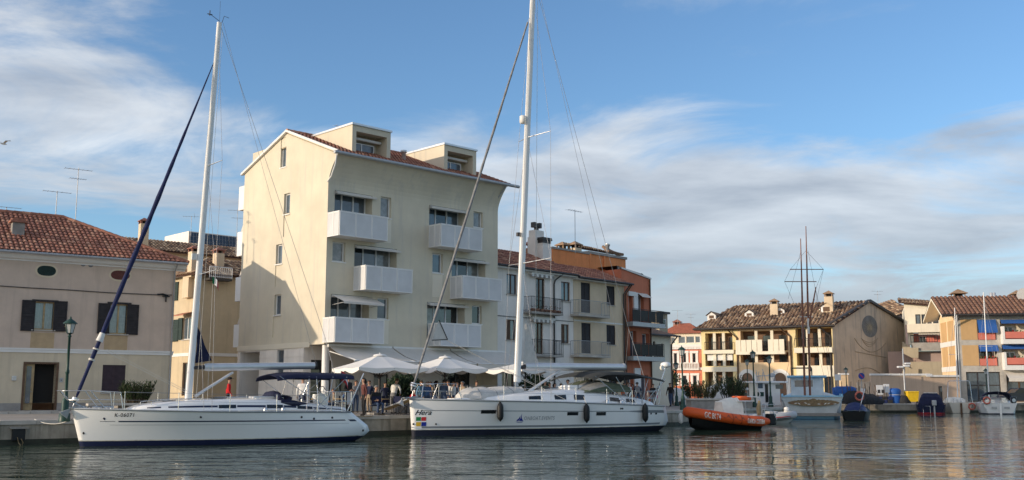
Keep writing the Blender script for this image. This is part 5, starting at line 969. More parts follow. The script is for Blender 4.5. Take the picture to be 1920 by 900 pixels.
class Hull:
    def __init__(s, L, rake, sheer, hb, x1, sm=.6, stern=.2, fine=.4, pw=2.0, keel=-.45):
        s.L, s.rake, s.sheer, s.hb, s.x1p, s.sm, s.st, s.fine, s.pw, s.keel = L, rake, sheer, hb, x1, sm, stern, fine, pw, keel
    def sh(s, q): a, b, c = s.sheer; return a + (b - a) * min(1, q / .5) if q < .5 else b + (c - b) * (q - .5) / .5
    def x1(s, z):
        P = s.x1p
        if z <= P[0][0]: return P[0][1]
        for (za, xa), (zb, xb) in zip(P, P[1:]):
            if z <= zb: return xa + (xb - xa) * (z - za) / (zb - za)
        return P[-1][1]
    def x0(s, z): return -s.rake * z / s.sheer[0]
    def b(s, q, z):
        q = min(1, max(0, q)); f = (1 - (1 - q / s.sm) ** s.pw) ** .92 if q < s.sm else 1 - s.st * ((q - s.sm) / (1 - s.sm)) ** 2
        t = max(0, min(1, z / s.sh(q))); k = 1 - (1 - t ** .8) * (.09 + s.fine * (1 - q) ** 2)
        if z < 0: k *= 1 + z * .45
        if q > .8: k *= 1 - (1 - t) * .25 * ((q - .8) / .2) ** 1.5
        return s.hb * max(f, 0) * k
    def side(s, x, z):
        a, e = s.x0(z), s.x1(z); return s.b((x - a) / (e - a), z)
    def pt(s, q, z, sg): a, e = s.x0(z), s.x1(z); return (a + q * (e - a), sg * s.b(q, z), z)
    def near(s, off=.008): return lambda x, z: (x, -s.side(x, z) - off, z)
    def build(s, parent, m='gelcoat', boot='navy', zb=.12, foul='antifoul', n=40):
        # boot stripe and bottom colour are faces of the same shell
        k = MB(); qs = [(i / n) ** 1.15 for i in range(n + 1)]
        lv = [s.keel, -.15, .02, zb, .3, .5, .7, .85, 1.0]
        def zz(q, j): return lv[j] if j < 4 else zb + (s.sh(q) - zb) * (lv[j] - .12) / .88 if lv[j] < 1 else s.sh(q)
        for sg in (-1, 1):
            rings = [[s.pt(q, zz(q, j), sg) for q in qs] for j in range(len(lv))]
            for j in range(len(lv) - 1): k.rings([rings[j], rings[j + 1]], False, False, 2 if j < 2 else 1 if j == 2 else 0, True)
        T = [(s.pt(1, zz(1, j), -1), s.pt(1, zz(1, j), 1)) for j in range(len(lv))]
        for j in range(len(lv) - 1): k.quad(T[j][0], T[j][1], T[j + 1][1], T[j + 1][0], 2 if j < 2 else 1 if j == 2 else 0)
        o = k.build('hull', [m, boot, foul], parent)
        # weld and smooth
        bm = bmesh.new(); bm.from_mesh(o.data); bmesh.ops.remove_doubles(bm, verts=bm.verts, dist=.0008); bmesh.ops.recalc_face_normals(bm, faces=bm.faces); bm.to_mesh(o.data); bm.free(); return o
    def deck(s, parent, m='gelcoat', dz=-.03, n=30):
        k = MB(); r = []
        for i in range(n + 1): q = .004 + .996 * i / n; z = s.sh(q); a = s.pt(q, z, -1); r.append([(a[0], -a[1] * f, z + dz + .05 * (1 - f * f)) for f in (-1, -.6, 0, .6, 1)])
        k.rings(r, False, False, 0, True); return k.build('deck', m, parent)
    def line(s, zf, q0=0.0, q1=1.0, n=40, off=.0, sg=-1):
        out = []
        for i in range(n + 1): q = q0 + (q1 - q0) * i / n; z = zf(q) if callable(zf) else zf; p = s.pt(q, z, sg); out.append((p[0], p[1] + sg * off, p[2]))
        return out
    def stripe(s, parent, zlo, zhi, q0, q1, m, name='stripe', sg=-1, off=.006, n=30):
        a, b = s.line(zlo, q0, q1, n, off, sg), s.line(zhi, q0, q1, n, off, sg); return MB().rings([a, b], False, False, 0, True).build(name, m, parent)
    def decal(s, parent, r, m, name, off=.007, n=4):
        x0, x1, z0, z1 = r; k = MB(); f = s.near(off)
        k.rings([[f(x0 + (x1 - x0) * i / n, z) for i in range(n + 1)] for z in (z0, z1)], False, False); return k.build(name, m, parent)
def hrect(fr, hull, a, b, w=None):
    """picture rectangle on the near topside"""
    w = w if w is not None else -hull.hb * .9
    for _ in range(4):
        x, z = fr.P((a[0] + b[0]) / 2, (a[1] + b[1]) / 2, w); w = -hull.side(x, z)
    return rect(fr, a, b, w)
def cabin(parent, st, m='gelcoat', name='cabin'):
    """stations (x, half width, deck z, height)"""
    k = MB(); R_ = []
    for x, w, z, h in st: R_.append([(x, -w, z), (x, -w * .95, z + h * .62), (x, -w * .86, z + h * .88), (x, -w * .66, z + h), (x, 0, z + h * 1.1), (x, w * .66, z + h), (x, w * .86, z + h * .88), (x, w * .95, z + h * .62), (x, w, z)])
    k.rings(R_, False, False, 0, True); k.add(R_[-1], (tuple(range(9)),)); k.add(R_[0], (tuple(range(9)),)); return k.build(name, m, parent)
def cab_y(st, x, fz):
    for (xa, wa, za, ha), (xb, wb, zb, hb) in zip(st, st[1:]):
        if xa <= x <= xb: f = (x - xa) / (xb - xa); w = wa + (wb - wa) * f; z = za + (zb - za) * f; h = ha + (hb - ha) * f; return -w * (1 - .05 * fz / .62), z + h * fz
    return -st[-1][1], st[-1][2]
def cab_strip(parent, st, x0, x1, f0, f1, m, name, off=.008, n=6):
    k = MB(); a, b = [], []
    for i in range(n + 1):
        x = x0 + (x1 - x0) * i / n; y, z = cab_y(st, x, f0); a.append((x, y - off, z)); y, z = cab_y(st, x, f1); b.append((x, y - off, z))
    return k.rings([a, b], False, False).build(name, m, parent)
def wires(parent, segs, r=.009, m='wire', name='stay'):
    for a, b in segs: MB().tube([a, b], r, 4, caps=False).build(name, m, parent)
def lifelines(parent, hull, xs, h=.6, sgs=(-1, 1)):
    for sg in sgs:
        P = []
        for x in xs: z = hull.sh(x / hull.L); y = sg * (hull.side(x, z) - .07); P.append(Vector((x, y, z))); MB().tube([(x, y, z - .02), (x, y * .995, z + h)], .014, 6).build('stanchion', 'steel', parent)
        for f in (.5, .97): MB().tube([p + Vector((0, 0, h * f)) for p in P], .006, 4).build('lifeline', 'wire', parent)
def fender(label, hull, fr, px, py0, py1, m='rubber', r=.15):
    x, z = fr.P(px, (py0 + py1) / 2, -hull.hb); y = -hull.side(x, z) - r; _, z1 = fr.P(px, py0, y); _, z0 = fr.P(px, py1, y); L = z1 - z0
    p = fr.W(x, y, 0); t = thing('fender', label, 'fender', (p.x, p.y, z0), fr.ang, 'fenders hung on the hulls')
    MB().lathe([(.03, 0), (.05, .05 * L), (r * .8, .12 * L), (r, .25 * L), (r, .72 * L), (r * .8, .86 * L), (.05, .94 * L), (.03, L)], 14).build('body', m, t)
    zs = hull.sh(x / hull.L) + .25; MB().tube([(0, 0, L - .01), (0, r * .7, zs - z0 - .2), (0, r + .05, zs - z0)], .012, 5).build('rope', 'rope_white', t); return t
# ---------------------------------------------------------------- white sloop with navy sail covers, left
def cloth_canopy(name, parent, m, x0, x1, hw, zf, n=8, drop=.14, t=.02):
    """arched canopy over a cockpit; zf(f) height along, f 0..1"""
    k = MB(); top = []
    for i in range(n + 1):
        f = i / n; x = x0 + (x1 - x0) * f; z = zf(f); top.append([(x, -hw, z - drop), (x, -hw * .93, z - drop * .35), (x, -hw * .6, z), (x, 0, z + .06), (x, hw * .6, z), (x, hw * .93, z - drop * .35), (x, hw, z - drop)])
    k.rings(top, False, False, 0, True); low = [[(x, y * .99, z - t) for x, y, z in r] for r in top]; k.rings(low, False, False, 0, True)
    for a, b in ((top[0], low[0]), (top[-1], low[-1])): k.rings([a, b], False, False)
    k.rings([[r[0] for r in top], [r[0] for r in low]], False, False); k.rings([[r[-1] for r in top], [r[-1] for r in low]], False, False); return k.build(name, m, parent)
def flag(parent, x, y, z, w, h, mats, rz=0, horizontal=False, name='flag', droop=.35):
    k = MB(); n = 9
    for i in range(n):
        for j in range(3):
            def q(a, b): u = a / n; return (x + w * u * (1 - droop * .3), y + .05 * math.sin(u * 7), z - h * b / 3 - droop * w * u * u)
            k.quad(q(i, j), q(i + 1, j), q(i + 1, j + 1), q(i, j + 1), (j if horizontal else i * 3 // n) % len(mats))
    return k.build(name, mats, parent)
b1 = ground(150, 838, 0); f1 = Fr(b1.x, b1.y, 0, R(33))
def boat_one():
    t = fthing('sloop', 'white sloop with navy boot stripe, bare mast and navy bimini, moored nearest on the left', 'sailboat', f1)
    H = Hull(10.8, .38, (1.37, 1.24, 1.17), 1.85, [(-.5, 9.2), (0, 10.2), (.28, 10.7), (.5, 10.8), (1.19, 9.75)], .58, .22, .42, 2.0)
    hu = H.build(t, zb=.2); dk = H.deck(t)
    for sg in (-1, 1): MB().tube(H.line(lambda q: H.sh(q) - .03, .0, .995, 40, .012, sg), .022, 5).build('rub_rail', 'grey_stripe', hu)
    zs = lambda q: .90 - .06 * q; H.stripe(hu, .202, .235, .0, .97, 'gelcoat_grime', 'waterline_stain', off=.004)
    H.stripe(hu, lambda q: zs(q) - .022, lambda q: zs(q) + .022, .13, .93, 'navy'); H.stripe(hu, lambda q: zs(q) - .008, lambda q: zs(q) + .008, .075, .12, 'navy'); H.stripe(hu, lambda q: zs(q) - .05, lambda q: zs(q) + .022, .945, .975, 'navy'); H.stripe(hu, lambda q: zs(q) - .13, lambda q: zs(q) - .12, .1, .93, 'grey_stripe')
    x, z = f1.P(195, 785.5, -.5); r = hrect(f1, H, (193, 782.5), (197.5, 788)); MB().add([H.near(.008)(a, b) for a, b in ((r[0] + .03, r[3]), (r[1], (r[2] + r[3]) / 2), (r[1] - .03, r[2]), (r[0], (r[2] + r[3]) / 2))], ((0, 1, 2, 3),)).build('arrow_mark', 'navy', hu)
    lettering(hu, 'K-06071', hrect(f1, H, (217, 774.8), (249.5, 781.6)), H.near(.009), 'text_black', bold=.012, spacing=1.15, name='registration_number')
    for px, py in ((156, 812), (377, 782), (565, 782), (588, 785), (622, 783), (680, 807)): x, z = f1.P(px, py, -1.0); w = -H.side(x, z); x, z = f1.P(px, py, w); w = -H.side(x, z); MB().lathe([(.04, -.01), (.045, .012), (.02, .014)], 8).xform(Matrix.Translation((x, w, z)) @ Matrix.Rotation(R(90), 4, 'X')).build('through_hull', 'gutter_dark', hu)
    # coachroof
    st = [(1.5, .35, 1.31, .03), (1.9, .75, 1.30, .16), (2.6, .98, 1.28, .28), (3.8, 1.12, 1.26, .38), (5.5, 1.22, 1.24, .44), (7.0, 1.25, 1.22, .46), (8.0, 1.27, 1.21, .36), (9.0, 1.28, 1.2, .22), (9.7, 1.2, 1.19, .16)]
    cb = cabin(t, st); xs = lambda px: f1.P(px, 767, -1.2)[0]
    for a, b in ((281, 409), (445, 498), (532, 555), (587, 663)): cab_strip(cb, st, xs(a), xs(b), .30, .48, 'navy', 'cabin_stripe')
    for a, b in ((411, 443), (500, 530), (557, 585)): cab_strip(cb, st, xs(a), xs(b), .22, .52, 'window_black', 'cabin_window', .012)
    for a, b in ((2.2, 4.0), (5.0, 7.2)): 
        for sg in (-1, 1): k = MB(); pts = [(a + (b - a) * i / 6, sg * .82, 0) for i in range(7)]; k.tube([(x, y, cab_y(st, x, 1.0)[1] + .07) for x, y, _ in pts], .014, 5); [k.tube([(x, y, cab_y(st, x, 1.0)[1] - .02), (x, y, cab_y(st, x, 1.0)[1] + .07)], .013, 5) for x, y, _ in pts[::3]]; k.build('grab_rail', 'steel', cb)
    piece('hatch', cb, 'window_black', (2.75, 3.3, -.3, .3, 1.58, 1.63), bevel=.01); piece('sliding_hatch', cb, 'gelcoat', (6.2, 7.1, -.35, .35, 1.68, 1.78), bevel=.02); piece('hatch', cb, 'window_black', (4.6, 5.1, -.28, .28, 1.70, 1.74), bevel=.01)
    # cockpit coaming, wheel, pedestal
    k = MB(); k.lathe([(.16, 0), (.12, .6), (.17, .75), (.15, .85)], 10, (8.9, 0, 1.0)); o = k.build('pedestal', 'gelcoat', t); wh = MB(); c = Vector((9.15, 0, 1.75)); n = 24
    wh.tube([c + Vector((0, .42 * math.cos(2 * math.pi * i / n), .42 * math.sin(2 * math.pi * i / n))) for i in range(n + 1)], .017, 6); [wh.tube([c, c + Vector((0, .42 * math.cos(a), .42 * math.sin(a)))], .01, 4) for a in [math.pi * i / 3 for i in range(6)]]; wh.build('steering_wheel', 'steel', o)
    # folded sprayhood and loose covers
    k = MB(); rng = random.Random(4)
    pts = [(6.7 + .22 * i, -1.0 + .12 * i * (i % 2), 1.72 + .05 * math.sin(i * 2.2)) for i in range(7)]; k.tube([(7.0, -1.05, 1.62), (7.05, -.6, 1.83), (7.1, 0, 1.88), (7.05, .6, 1.83), (7.0, 1.05, 1.62)], [.10, .13, .12, .13, .1], 8); k.tube([(7.3, -1.15, 1.55), (7.5, -.7, 1.68), (7.5, 0, 1.74), (7.5, .7, 1.66), (7.3, 1.1, 1.55)], [.08, .11, .1, .1, .08], 8); k.tube([(7.0, -1.1, 1.58), (7.5, -1.17, 1.5), (8.1, -1.1, 1.46)], [.1, .12, .05], 8); k.build('folded_sprayhood', 'navy_cloth', t)
    x, z = f1.P(602, 748, -.6); k = MB(); k.tube([(x - .15, -.6, z + .16), (x, -.6, z + .05), (x + .2, -.6, z - .22)], [.07, .1, .07], 6, flat=2.2); k.build('cushion', 'gelcoat_cream', t); x, z = f1.P(497, 747, -.3); piece('cushion', t, 'gelcoat_cream', (x - .25, x + .3, -.5, 0, z - .1, z + .06), bevel=.04)
    # mast, boom, spreaders
    mb, mt = f1.P3(353, 748), f1.P3(411.5, 42); mast = MB().tube([mb, mb.lerp(mt, .5), mt], [.135, .125, .1], 10, flat=.7).build('mast', 'alu_white', t)
    def onm(py): f = 0; a, b = 0.0, 1.0
    def mz(py):
        lo, hi = 0.0, 1.0
        for _ in range(30):
            f = (lo + hi) / 2; p = mb.lerp(mt, f); w = f1.W(p.x, 0, p.z); c, s = math.cos(PITCH), math.sin(PITCH); d = w - Vector((0, 0, CAMZ)); yy = CY - F * (d.z * c - d.y * s) / (d.y * c + d.z * s)
            if yy > py: lo = f
            else: hi = f
        return mb.lerp(mt, f)
    for py, L in ((311, .95), (515, 1.2)):
        p = mz(py); k = MB()
        for sg in (-1, 1): k.tube([p, p + Vector((.28, sg * L, .08))], [.035, .022], 6, flat=.5)
        k.build('spreaders', 'alu', mast)
    s1, s2 = mz(311), mz(515); top = mz(60); ch = (4.1, 1.7, 1.25)
    for sg in (-1, 1):
        c0 = Vector((4.15, sg * 1.7, 1.25)); a2 = s2 + Vector((.28, sg * 1.2, .08)); a1 = s1 + Vector((.28, sg * .95, .08))
        wires(t, [(c0, a2), (a2, a1), (a1, top), (c0 + Vector((-.2, -sg * .3, 0)), s2), (a2, s1)], .0075, 'wire', 'shroud')
    bk = f1.P3(430, 50); st_ = Vector((10.2, 0, 1.15))
    wires(t, [(mt, Vector((9.2, 0, 4.2))), (Vector((9.2, 0, 4.2)), Vector((9.75, -.9, 1.2))), (Vector((9.2, 0, 4.2)), Vector((9.75, .9, 1.2)))], .009, 'wire', 'backstay')
    bm0, bm1 = f1.P3(383, 688.5), f1.P3(592, 685.5); bo = MB().tube([bm0, bm0 + Vector((.15, 0, 0)), bm1], [.11, .13, .12], 12, flat=1.15).build('boom', 'alu', t); MB().tube([mz(690), bm0 + Vector((.05, 0, .0))], [.06, .09], 8).build('gooseneck', 'gutter_dark', bo); MB().tube([bm1 - Vector((.06, 0, 0)), bm1 + Vector((.02, 0, 0))], .135, 12, flat=1.15).build('end_cap', 'gutter_dark', bo)
    wires(bo, [(bm1 + Vector((0, 0, .1)), mt + Vector((.15, 0, 0)))], .007, 'wire', 'topping_lift'); wires(t, [(f1.P3(543, 688), Vector((8.3, -.3, 1.35))), (f1.P3(543, 688), Vector((8.3, .3, 1.35)))], .01, 'rope_white', 'mainsheet')
    va, vb = f1.P3(366, 743), f1.P3(437, 698); MB().tube([va, vb], [.06, .05], 8).build('vang', 'alu', t)
    # navy corner of the furled mainsail
    p0, p1, p2 = f1.P3(371, 612), f1.P3(397, 676), f1.P3(367, 681); k = MB(); n = 8
    for i in range(n):
        f0, f1_ = i / n, (i + 1) / n; a, b = p0.lerp(p2, f0), p0.lerp(p1, f0); c, d = p0.lerp(p1, f1_), p0.lerp(p2, f1_); wv = lambda v, f: v + Vector((0, .06 * math.sin(f * 9) + .04, 0)); k.add([wv(a, f0), wv(b, f0 + .3), wv(c, f1_ + .3), wv(d, f1_)], ((0, 1, 2, 3),), 0, True)
    k.build('mainsail_clew', 'navy_cloth', t)
    # furled headsail
    a, b = f1.P3(143, 745), f1.P3(399, 122); k = MB(); n = 40; rr = [(.03 if i == 0 else .038 + .05 * math.sin(math.pi * min(1, (i / n) * .9 + .12)) ** 1.0) * (1 - .45 * max(0, i / n - .55) / .45) for i in range(n + 1)]; rng = random.Random(2)
    k.tube([a.lerp(b, i / n) for i in range(n + 1)], [r * (1 + .10 * math.sin(i * 1.7)) for i, r in enumerate(rr)], 8); o = k.build('furled_headsail', 'navy_sail', t)
    q = a.lerp(b, .165); MB().tube([q - (b - a).normalized() * .16, q + (b - a).normalized() * .16], [.13, .1], 8).build('sail_tie', 'fender_white', o); MB().tube([a.lerp(b, .10), a.lerp(b, .105)], .115, 8).build('sail_tie', 'rope_white', o); MB().tube([a.lerp(b, .13), a.lerp(b, .134)], .12, 8).build('sail_tie', 'rope_white', o)
    stem = f1.P3(137, 762); d = MB(); dv = (b - a).normalized(); d.tube([stem, a], .018, 5); d.tube([a - dv * .12, a - dv * .02], [.13, .13], 12); d.tube([a - dv * .22, a - dv * .13], [.06, .11], 10); d.build('furler', 'steel', t); wires(t, [(b, mz(100))], .012, 'wire_dark', 'halyard')
    wires(t, [(f1.P3(200, 655, -.3), Vector((3.9, -.9, 1.75))), (f1.P3(200, 660, .3), Vector((4.2, .7, 1.75)))], .009, 'rope_white', 'sheet')
    wires(t, [(mz(70) + Vector((-.12, -.1, 0)), mb + Vector((-.16, -.12, .2))), (mz(60) + Vector((.12, -.12, 0)), Vector((3.95, -.35, 1.7))), (mz(520) + Vector((.3, -.9, 0)), Vector((4.3, -.6, 1.65)))], .007, 'rope_white', 'halyard')
    # courtesy flag, mast head gear
    x = s2 + Vector((.25, -1.0, .0)); flag(t, x.x, x.y, x.z - .15, .34, .26, ['green_mark', 'panel_white', 'red_mark'], name='courtesy_flag', droop=.9)
    k = MB(); k.tube([mt + Vector((0, 0, .05)), mt + Vector((-.4, 0, .28))], .012, 5); k.tube([mt + Vector((-.4, 0, .2)), mt + Vector((-.4, 0, .42))], .02, 5); k.tube([mt + Vector((-.5, 0, .26)), mt + Vector((-.3, 0, .26))], .02, 5); k.tube([mt + Vector((.1, 0, 0)), mt + Vector((.18, 0, .3)), mt + Vector((.38, 0, .26))], .011, 5); k.tube([mt, mt + Vector((0, 0, .9))], .006, 4); k.build('wind_instruments', 'gutter_dark', mast)
    p = mz(483); piece('steaming_light', mast, 'fender_white', (p.x - .32, p.x - .14, -.06, .06, p.z - .1, p.z + .14))
    # pulpit, lifelines, pushpit
    P = lambda x, y, z: Vector((x, y, z)); k = MB(); zt = 1.98
    tip = f1.P3(107, 735); k.tube([P(1.1, -.85, zt - .05), P(.3, -.55, zt), P(-.55, -.22, zt), P(tip.x, 0, zt), P(-.55, .22, zt), P(.3, .55, zt), P(1.1, .85, zt - .05)], .016, 6); k.tube([P(1.1, -.85, 1.66), P(.3, -.5, 1.66), P(-.5, -.2, 1.66), P(-.5, .2, 1.66), P(.3, .5, 1.66), P(1.1, .85, 1.66)], .013, 6)
    for sg in (-1, 1): k.tube([P(1.1, sg * .85, zt - .05), P(1.2, sg * .86, 1.36)], .016, 6); k.tube([P(.15, sg * .5, zt), P(.65, sg * .58, 1.36)], .016, 6); k.tube([P(tip.x + .1, sg * .06, zt), P(-.5, sg * .2, 1.66)], .014, 6); k.tube([P(-.5, sg * .2, 1.66), P(.05, sg * .2, 1.38)], .014, 6)
    k.build('pulpit', 'steel', t); lifelines(t, H, [1.25, 3.0, 4.8, 6.6, 8.3, 9.4], .62); k = MB(); zt = 1.95
    for sg in (-1, 1): k.tube([P(8.9, sg * 1.6, 1.2), P(8.9, sg * 1.6, zt), P(9.7, sg * 1.45, zt), P(9.9, sg * 1.2, zt), P(9.95, sg * .5, zt)], .016, 6); k.tube([P(8.9, sg * 1.6, 1.58), P(9.7, sg * 1.45, 1.58), P(9.9, sg * 1.2, 1.58)], .013, 6); k.tube([P(9.9, sg * 1.2, 1.18), P(9.9, sg * 1.2, zt)], .016, 6); k.tube([P(9.95, sg * .5, 1.15), P(9.95, sg * .5, zt)], .016, 6)
    k.tube([P(9.75, -1.2, 1.2), f1.P3(682, 700, -1.2)], .028, 6); k.build('pushpit', 'steel', t)
    x0, _ = f1.P(520, 703, -1.2); x1, _ = f1.P(664, 700, -1.2); zc = f1.P(590, 700, 0)[1]
    cn = cloth_canopy('bimini', t, 'navy_cloth', x0, x1, 1.25, lambda f: zc - .12 * (1 - min(1, f * 3)) ** 2 - .04 * f, drop=.2); k = MB()
    for xa, xb in ((x0 + .1, 8.6), (x0 + 1.3, 7.6), (x1 - .9, 8.4), (x1 - .3, 7.9), ((x0 + x1) / 2, 8.1)):
        for sg in (-1, 1): k.tube([P(xa, sg * 1.2, zc - .15), P(xb + .3, sg * 1.5, 1.22)], .013, 5)
    k.build('bimini_frame', 'steel', cn)
    # outboard ensign and small flag at the stern
    s = f1.P3(640, 700, .3); MB().tube([P(s.x + .12, .3, 1.2), P(s.x - .02, .3, s.z + .1)], .012, 5).build('flag_staff', 'wood_brown', t); flag(t, s.x, .3, s.z + .1, .42, .42, ['red_mark', 'panel_white', 'red_mark'], horizontal=True, name='ensign', droop=.8)
    # bow anchor
    k = MB(); a = f1.P3(118, 772); k.tube([P(.1, 0, 1.42), P(a.x + .2, 0, 1.38)], .03, 6); k.add([P(a.x + .25, 0, 1.36), P(a.x - .12, -.14, 1.22), P(a.x + .15, 0, 1.0), P(a.x - .12, .14, 1.22)], ((0, 1, 2), (0, 2, 3), (0, 1, 3))); k.box(-.35, .15, -.07, .07, 1.36, 1.4); k.build('anchor', 'gutter_grey', t)
    k = MB()
    for x in (.5, .9): 
        for sg in (-1, 1): k.tube([P(x - .1, sg * .35, 1.4), P(x + .1, sg * .35, 1.4)], .03, 6); k.tube([P(x, sg * .35, 1.33), P(x, sg * .35, 1.4)], .025, 6)
    k.build('cleats', 'steel', t)
    k = MB(); k.tube([P(5.2, -1.5, 1.24), P(6.0, -1.52, 1.25), P(7.5, -1.5, 1.25), P(9.0, -1.4, 1.27)], .016, 5); k.build('deck_line', 'rope_white', t)
    for x in (6.3, 7.0): MB().lathe([(.09, 0), (.07, .06), (.08, .13), (.02, .15)], 10, (x, -1.36, 1.22)).build('winch', 'steel', t)
    return H, t
m_ = mat('navy_sail', (.014, .022, .085), .85, .3, 3, .5, bdist=.03)
H1, T1 = boat_one()
# mooring lines and white bow fender
p = f1.W(.18, .42, .72); t = thing('ball_fender', 'round white fender between the left sloop bow and the quay', 'fender', p, 0, 'fenders hung on the hulls'); MB().lathe([(.02, -.24), (.15, -.19), (.22, 0), (.15, .19), (.05, .24), (.03, .3)], 14).build('body', 'fender_white', t); MB().tube([(0, 0, .3), (.05, .02, .7)], .012, 5).build('rope', 'rope_white', t)
# ---------------------------------------------------------------- larger white yacht "Hera"
b2 = ground(772, 818, 0); f2 = Fr(b2.x, b2.y, 0, R(35))
def boat_two():
    t = fthing('yacht', 'large white yacht with grey stripes, hull lettering and green sprayhood in the middle', 'sailboat', f2); P = lambda x, y, z: Vector((x, y, z))
    H = Hull(14.1, .15, (1.66, 1.52, 1.28), 2.15, [(-.5, 12.6), (-.05, 13.6), (.2, 14.0), (.5, 14.12), (1.28, 13.6)], .62, .12, .34, 2.1)
    hu = H.build(t, boot='grey_stripe', zb=.27); H.deck(t)
    hu.data.materials[1] = MT['antifoul']; H.stripe(hu, .272, .30, .0, .96, 'gelcoat_grime', 'waterline_stain', off=.004)
    for sg in (-1, 1): MB().tube(H.line(lambda q: H.sh(q) - .04, 0, .995, 40, .012, sg), .026, 5).build('rub_rail', 'grey_stripe', hu)
    H.stripe(hu, .34, .43, .03, .955, 'grey_stripe'); zs = lambda q: 1.14 - .16 * q; H.stripe(hu, lambda q: zs(q) - .017, lambda q: zs(q) + .017, .03, .80, 'grey_stripe'); H.stripe(hu, lambda q: zs(q) - .02 - .05 * min(1, max(0, (q - .8) * 12)), lambda q: zs(q) + .02 + .045 * min(1, max(0, (q - .8) * 12)), .80, .985, 'grey_stripe')
    for a, b in (((904, 768.8), (927.6, 775.3)), ((1064, 772.6), (1083.6, 778.6)), ((1118, 772.6), (1136, 778.8))): H.decal(hu, hrect(f2, H, a, b), 'window_black', 'hull_window', .012)
    for a, b in (((1219, 774), (1222, 777)), ((1228, 774), (1232, 777))): H.decal(hu, hrect(f2, H, a, b), 'window_black', 'hull_window', .012)
    nr = H.near(.009); lettering(hu, 'Hera', hrect(f2, H, (781.6, 768.6), (806, 778)), nr, 'text_black', shear=.45, bold=.012, name='boat_name')
    for a, b, m in (((781, 782), (788, 789), 'green_mark'), ((791, 782), (798, 789), 'red_mark'), ((781, 791.5), (788, 799), 'yellow_mark'), ((791, 791.5), (798, 799), 'blue_mark')): H.decal(hu, hrect(f2, H, a, b), m, 'colour_square', .009, 2)
    r = hrect(f2, H, (968, 775), (982, 792)); q = lambda u, v: nr(r[0] + (r[1] - r[0]) * u, r[2] + (r[3] - r[2]) * v)
    for pts, m in (([(.62, 1), (.70, .45), (.95, .16), (.42, .16), (.58, .5)], 'blue_mark'), ([(.5, .75), (.5, .4), (.36, .16), (.1, .18), (.36, .45)], 'blue_mark'), ([(.02, .1), (.5, .06), (.98, .1), (.8, 0), (.3, 0)], 'blue_mark')): MB().add([q(*p) for p in pts], (tuple(range(len(pts))),)).build('sail_logo', m, hu)
    lettering(hu, 'ONBOAT.EVENTS', hrect(f2, H, (986, 780.8), (1037, 787)), nr, 'text_grey', spacing=1.12, name='company_name')
    for px, py in ((774, 795), (814, 795), (1163, 766), (1166, 766), (1252, 792)): x, z = f2.P(px, py, -1.0); w = -H.side(x, z); x, z = f2.P(px, py, w); MB().lathe([(.045, -.01), (.05, .012), (.02, .014)], 8).xform(Matrix.Translation((x, -H.side(x, z), z)) @ Matrix.Rotation(R(90), 4, 'X')).build('through_hull', 'gutter_dark', hu)
    st = [(2.0, .3, 1.63, .03), (3.2, .8, 1.60, .12), (4.6, 1.15, 1.56, .28), (6.0, 1.38, 1.53, .42), (7.6, 1.5, 1.49, .58), (9.2, 1.55, 1.45, .62), (10.2, 1.6, 1.42, .5), (11.4, 1.62, 1.38, .42), (12.6, 1.6, 1.33, .28), (13.2, 1.45, 1.3, .18)]
    cb = cabin(t, st)
    for a, b in ((997, 1017.5), (1042, 1062.5), (1077, 1096), (1142, 1159), (1172, 1188)): xa, xb = f2.P(a, 750, -1.5)[0], f2.P(b, 750, -1.5)[0]; cab_strip(cb, st, xa, xb, .18, .58, 'window_black', 'cabin_window', .012)
    piece('hatch', cb, 'window_black', (4.5, 5.1, -.35, .35, 1.84, 1.9), bevel=.01); piece('hatch', cb, 'window_black', (7.4, 8.0, -.35, .35, 2.12, 2.17), bevel=.01); piece('sliding_hatch', cb, 'gelcoat', (8.6, 9.6, -.5, .5, 2.12, 2.22), bevel=.02)
    for a, b in ((6.6, 8.4),):
        for sg in (-1, 1): k = MB(); k.tube([(a + (b - a) * i / 6, sg * 1.05, cab_y(st, a + (b - a) * i / 6, 1.0)[1] + .08) for i in range(7)], .014, 5); [k.tube([(x, sg * 1.05, cab_y(st, x, 1)[1] - .02), (x, sg * 1.05, cab_y(st, x, 1)[1] + .08)], .013, 5) for x in (a, (a + b) / 2, b)]; k.build('grab_rail', 'steel', cb)
    # mast, spreaders, rig
    mb, mt = f2.P3(969.5, 716), f2.P3(1000.5, -40); mast = MB().tube([mb, mb.lerp(mt, .5), mt], [.185, .175, .15], 12, flat=.68).build('mast', 'alu_white', t)
    def mz(py):
        lo, hi = 0.0, 1.0
        for _ in range(30):
            f = (lo + hi) / 2; p = mb.lerp(mt, f); w = f2.W(p.x, 0, p.z); c, s = math.cos(PITCH), math.sin(PITCH); d = w - Vector((0, 0, CAMZ)); yy = CY - F * (d.z * c - d.y * s) / (d.y * c + d.z * s)
            if yy > py: lo = f
            else: hi = f
        return mb.lerp(mt, f)
    for py, L in ((258, 1.35), (494, 1.75)):
        p = mz(py); k = MB()
        for sg in (-1, 1): k.tube([p, p + P(.45, sg * L, .12)], [.045, .026], 6, flat=.5)
        k.build('spreaders', 'alu', mast)
    s1, s2, top = mz(258), mz(494), mz(-20)
    for sg in (-1, 1):
        c0 = P(6.3, sg * 1.95, 1.55); a2 = s2 + P(.45, sg * 1.75, .12); a1 = s1 + P(.45, sg * 1.35, .12); wires(t, [(c0, a2), (a2, a1), (a1, top), (c0 + P(-.2, -sg * .35, 0), s2), (a2, s1)], .0085, 'wire', 'shroud')
    tail = P(12.9, 0, 5.2); wires(t, [(mt, tail), (tail, P(13.4, -1.2, 1.3)), (tail, P(13.4, 1.2, 1.3))], .01, 'wire', 'backstay')
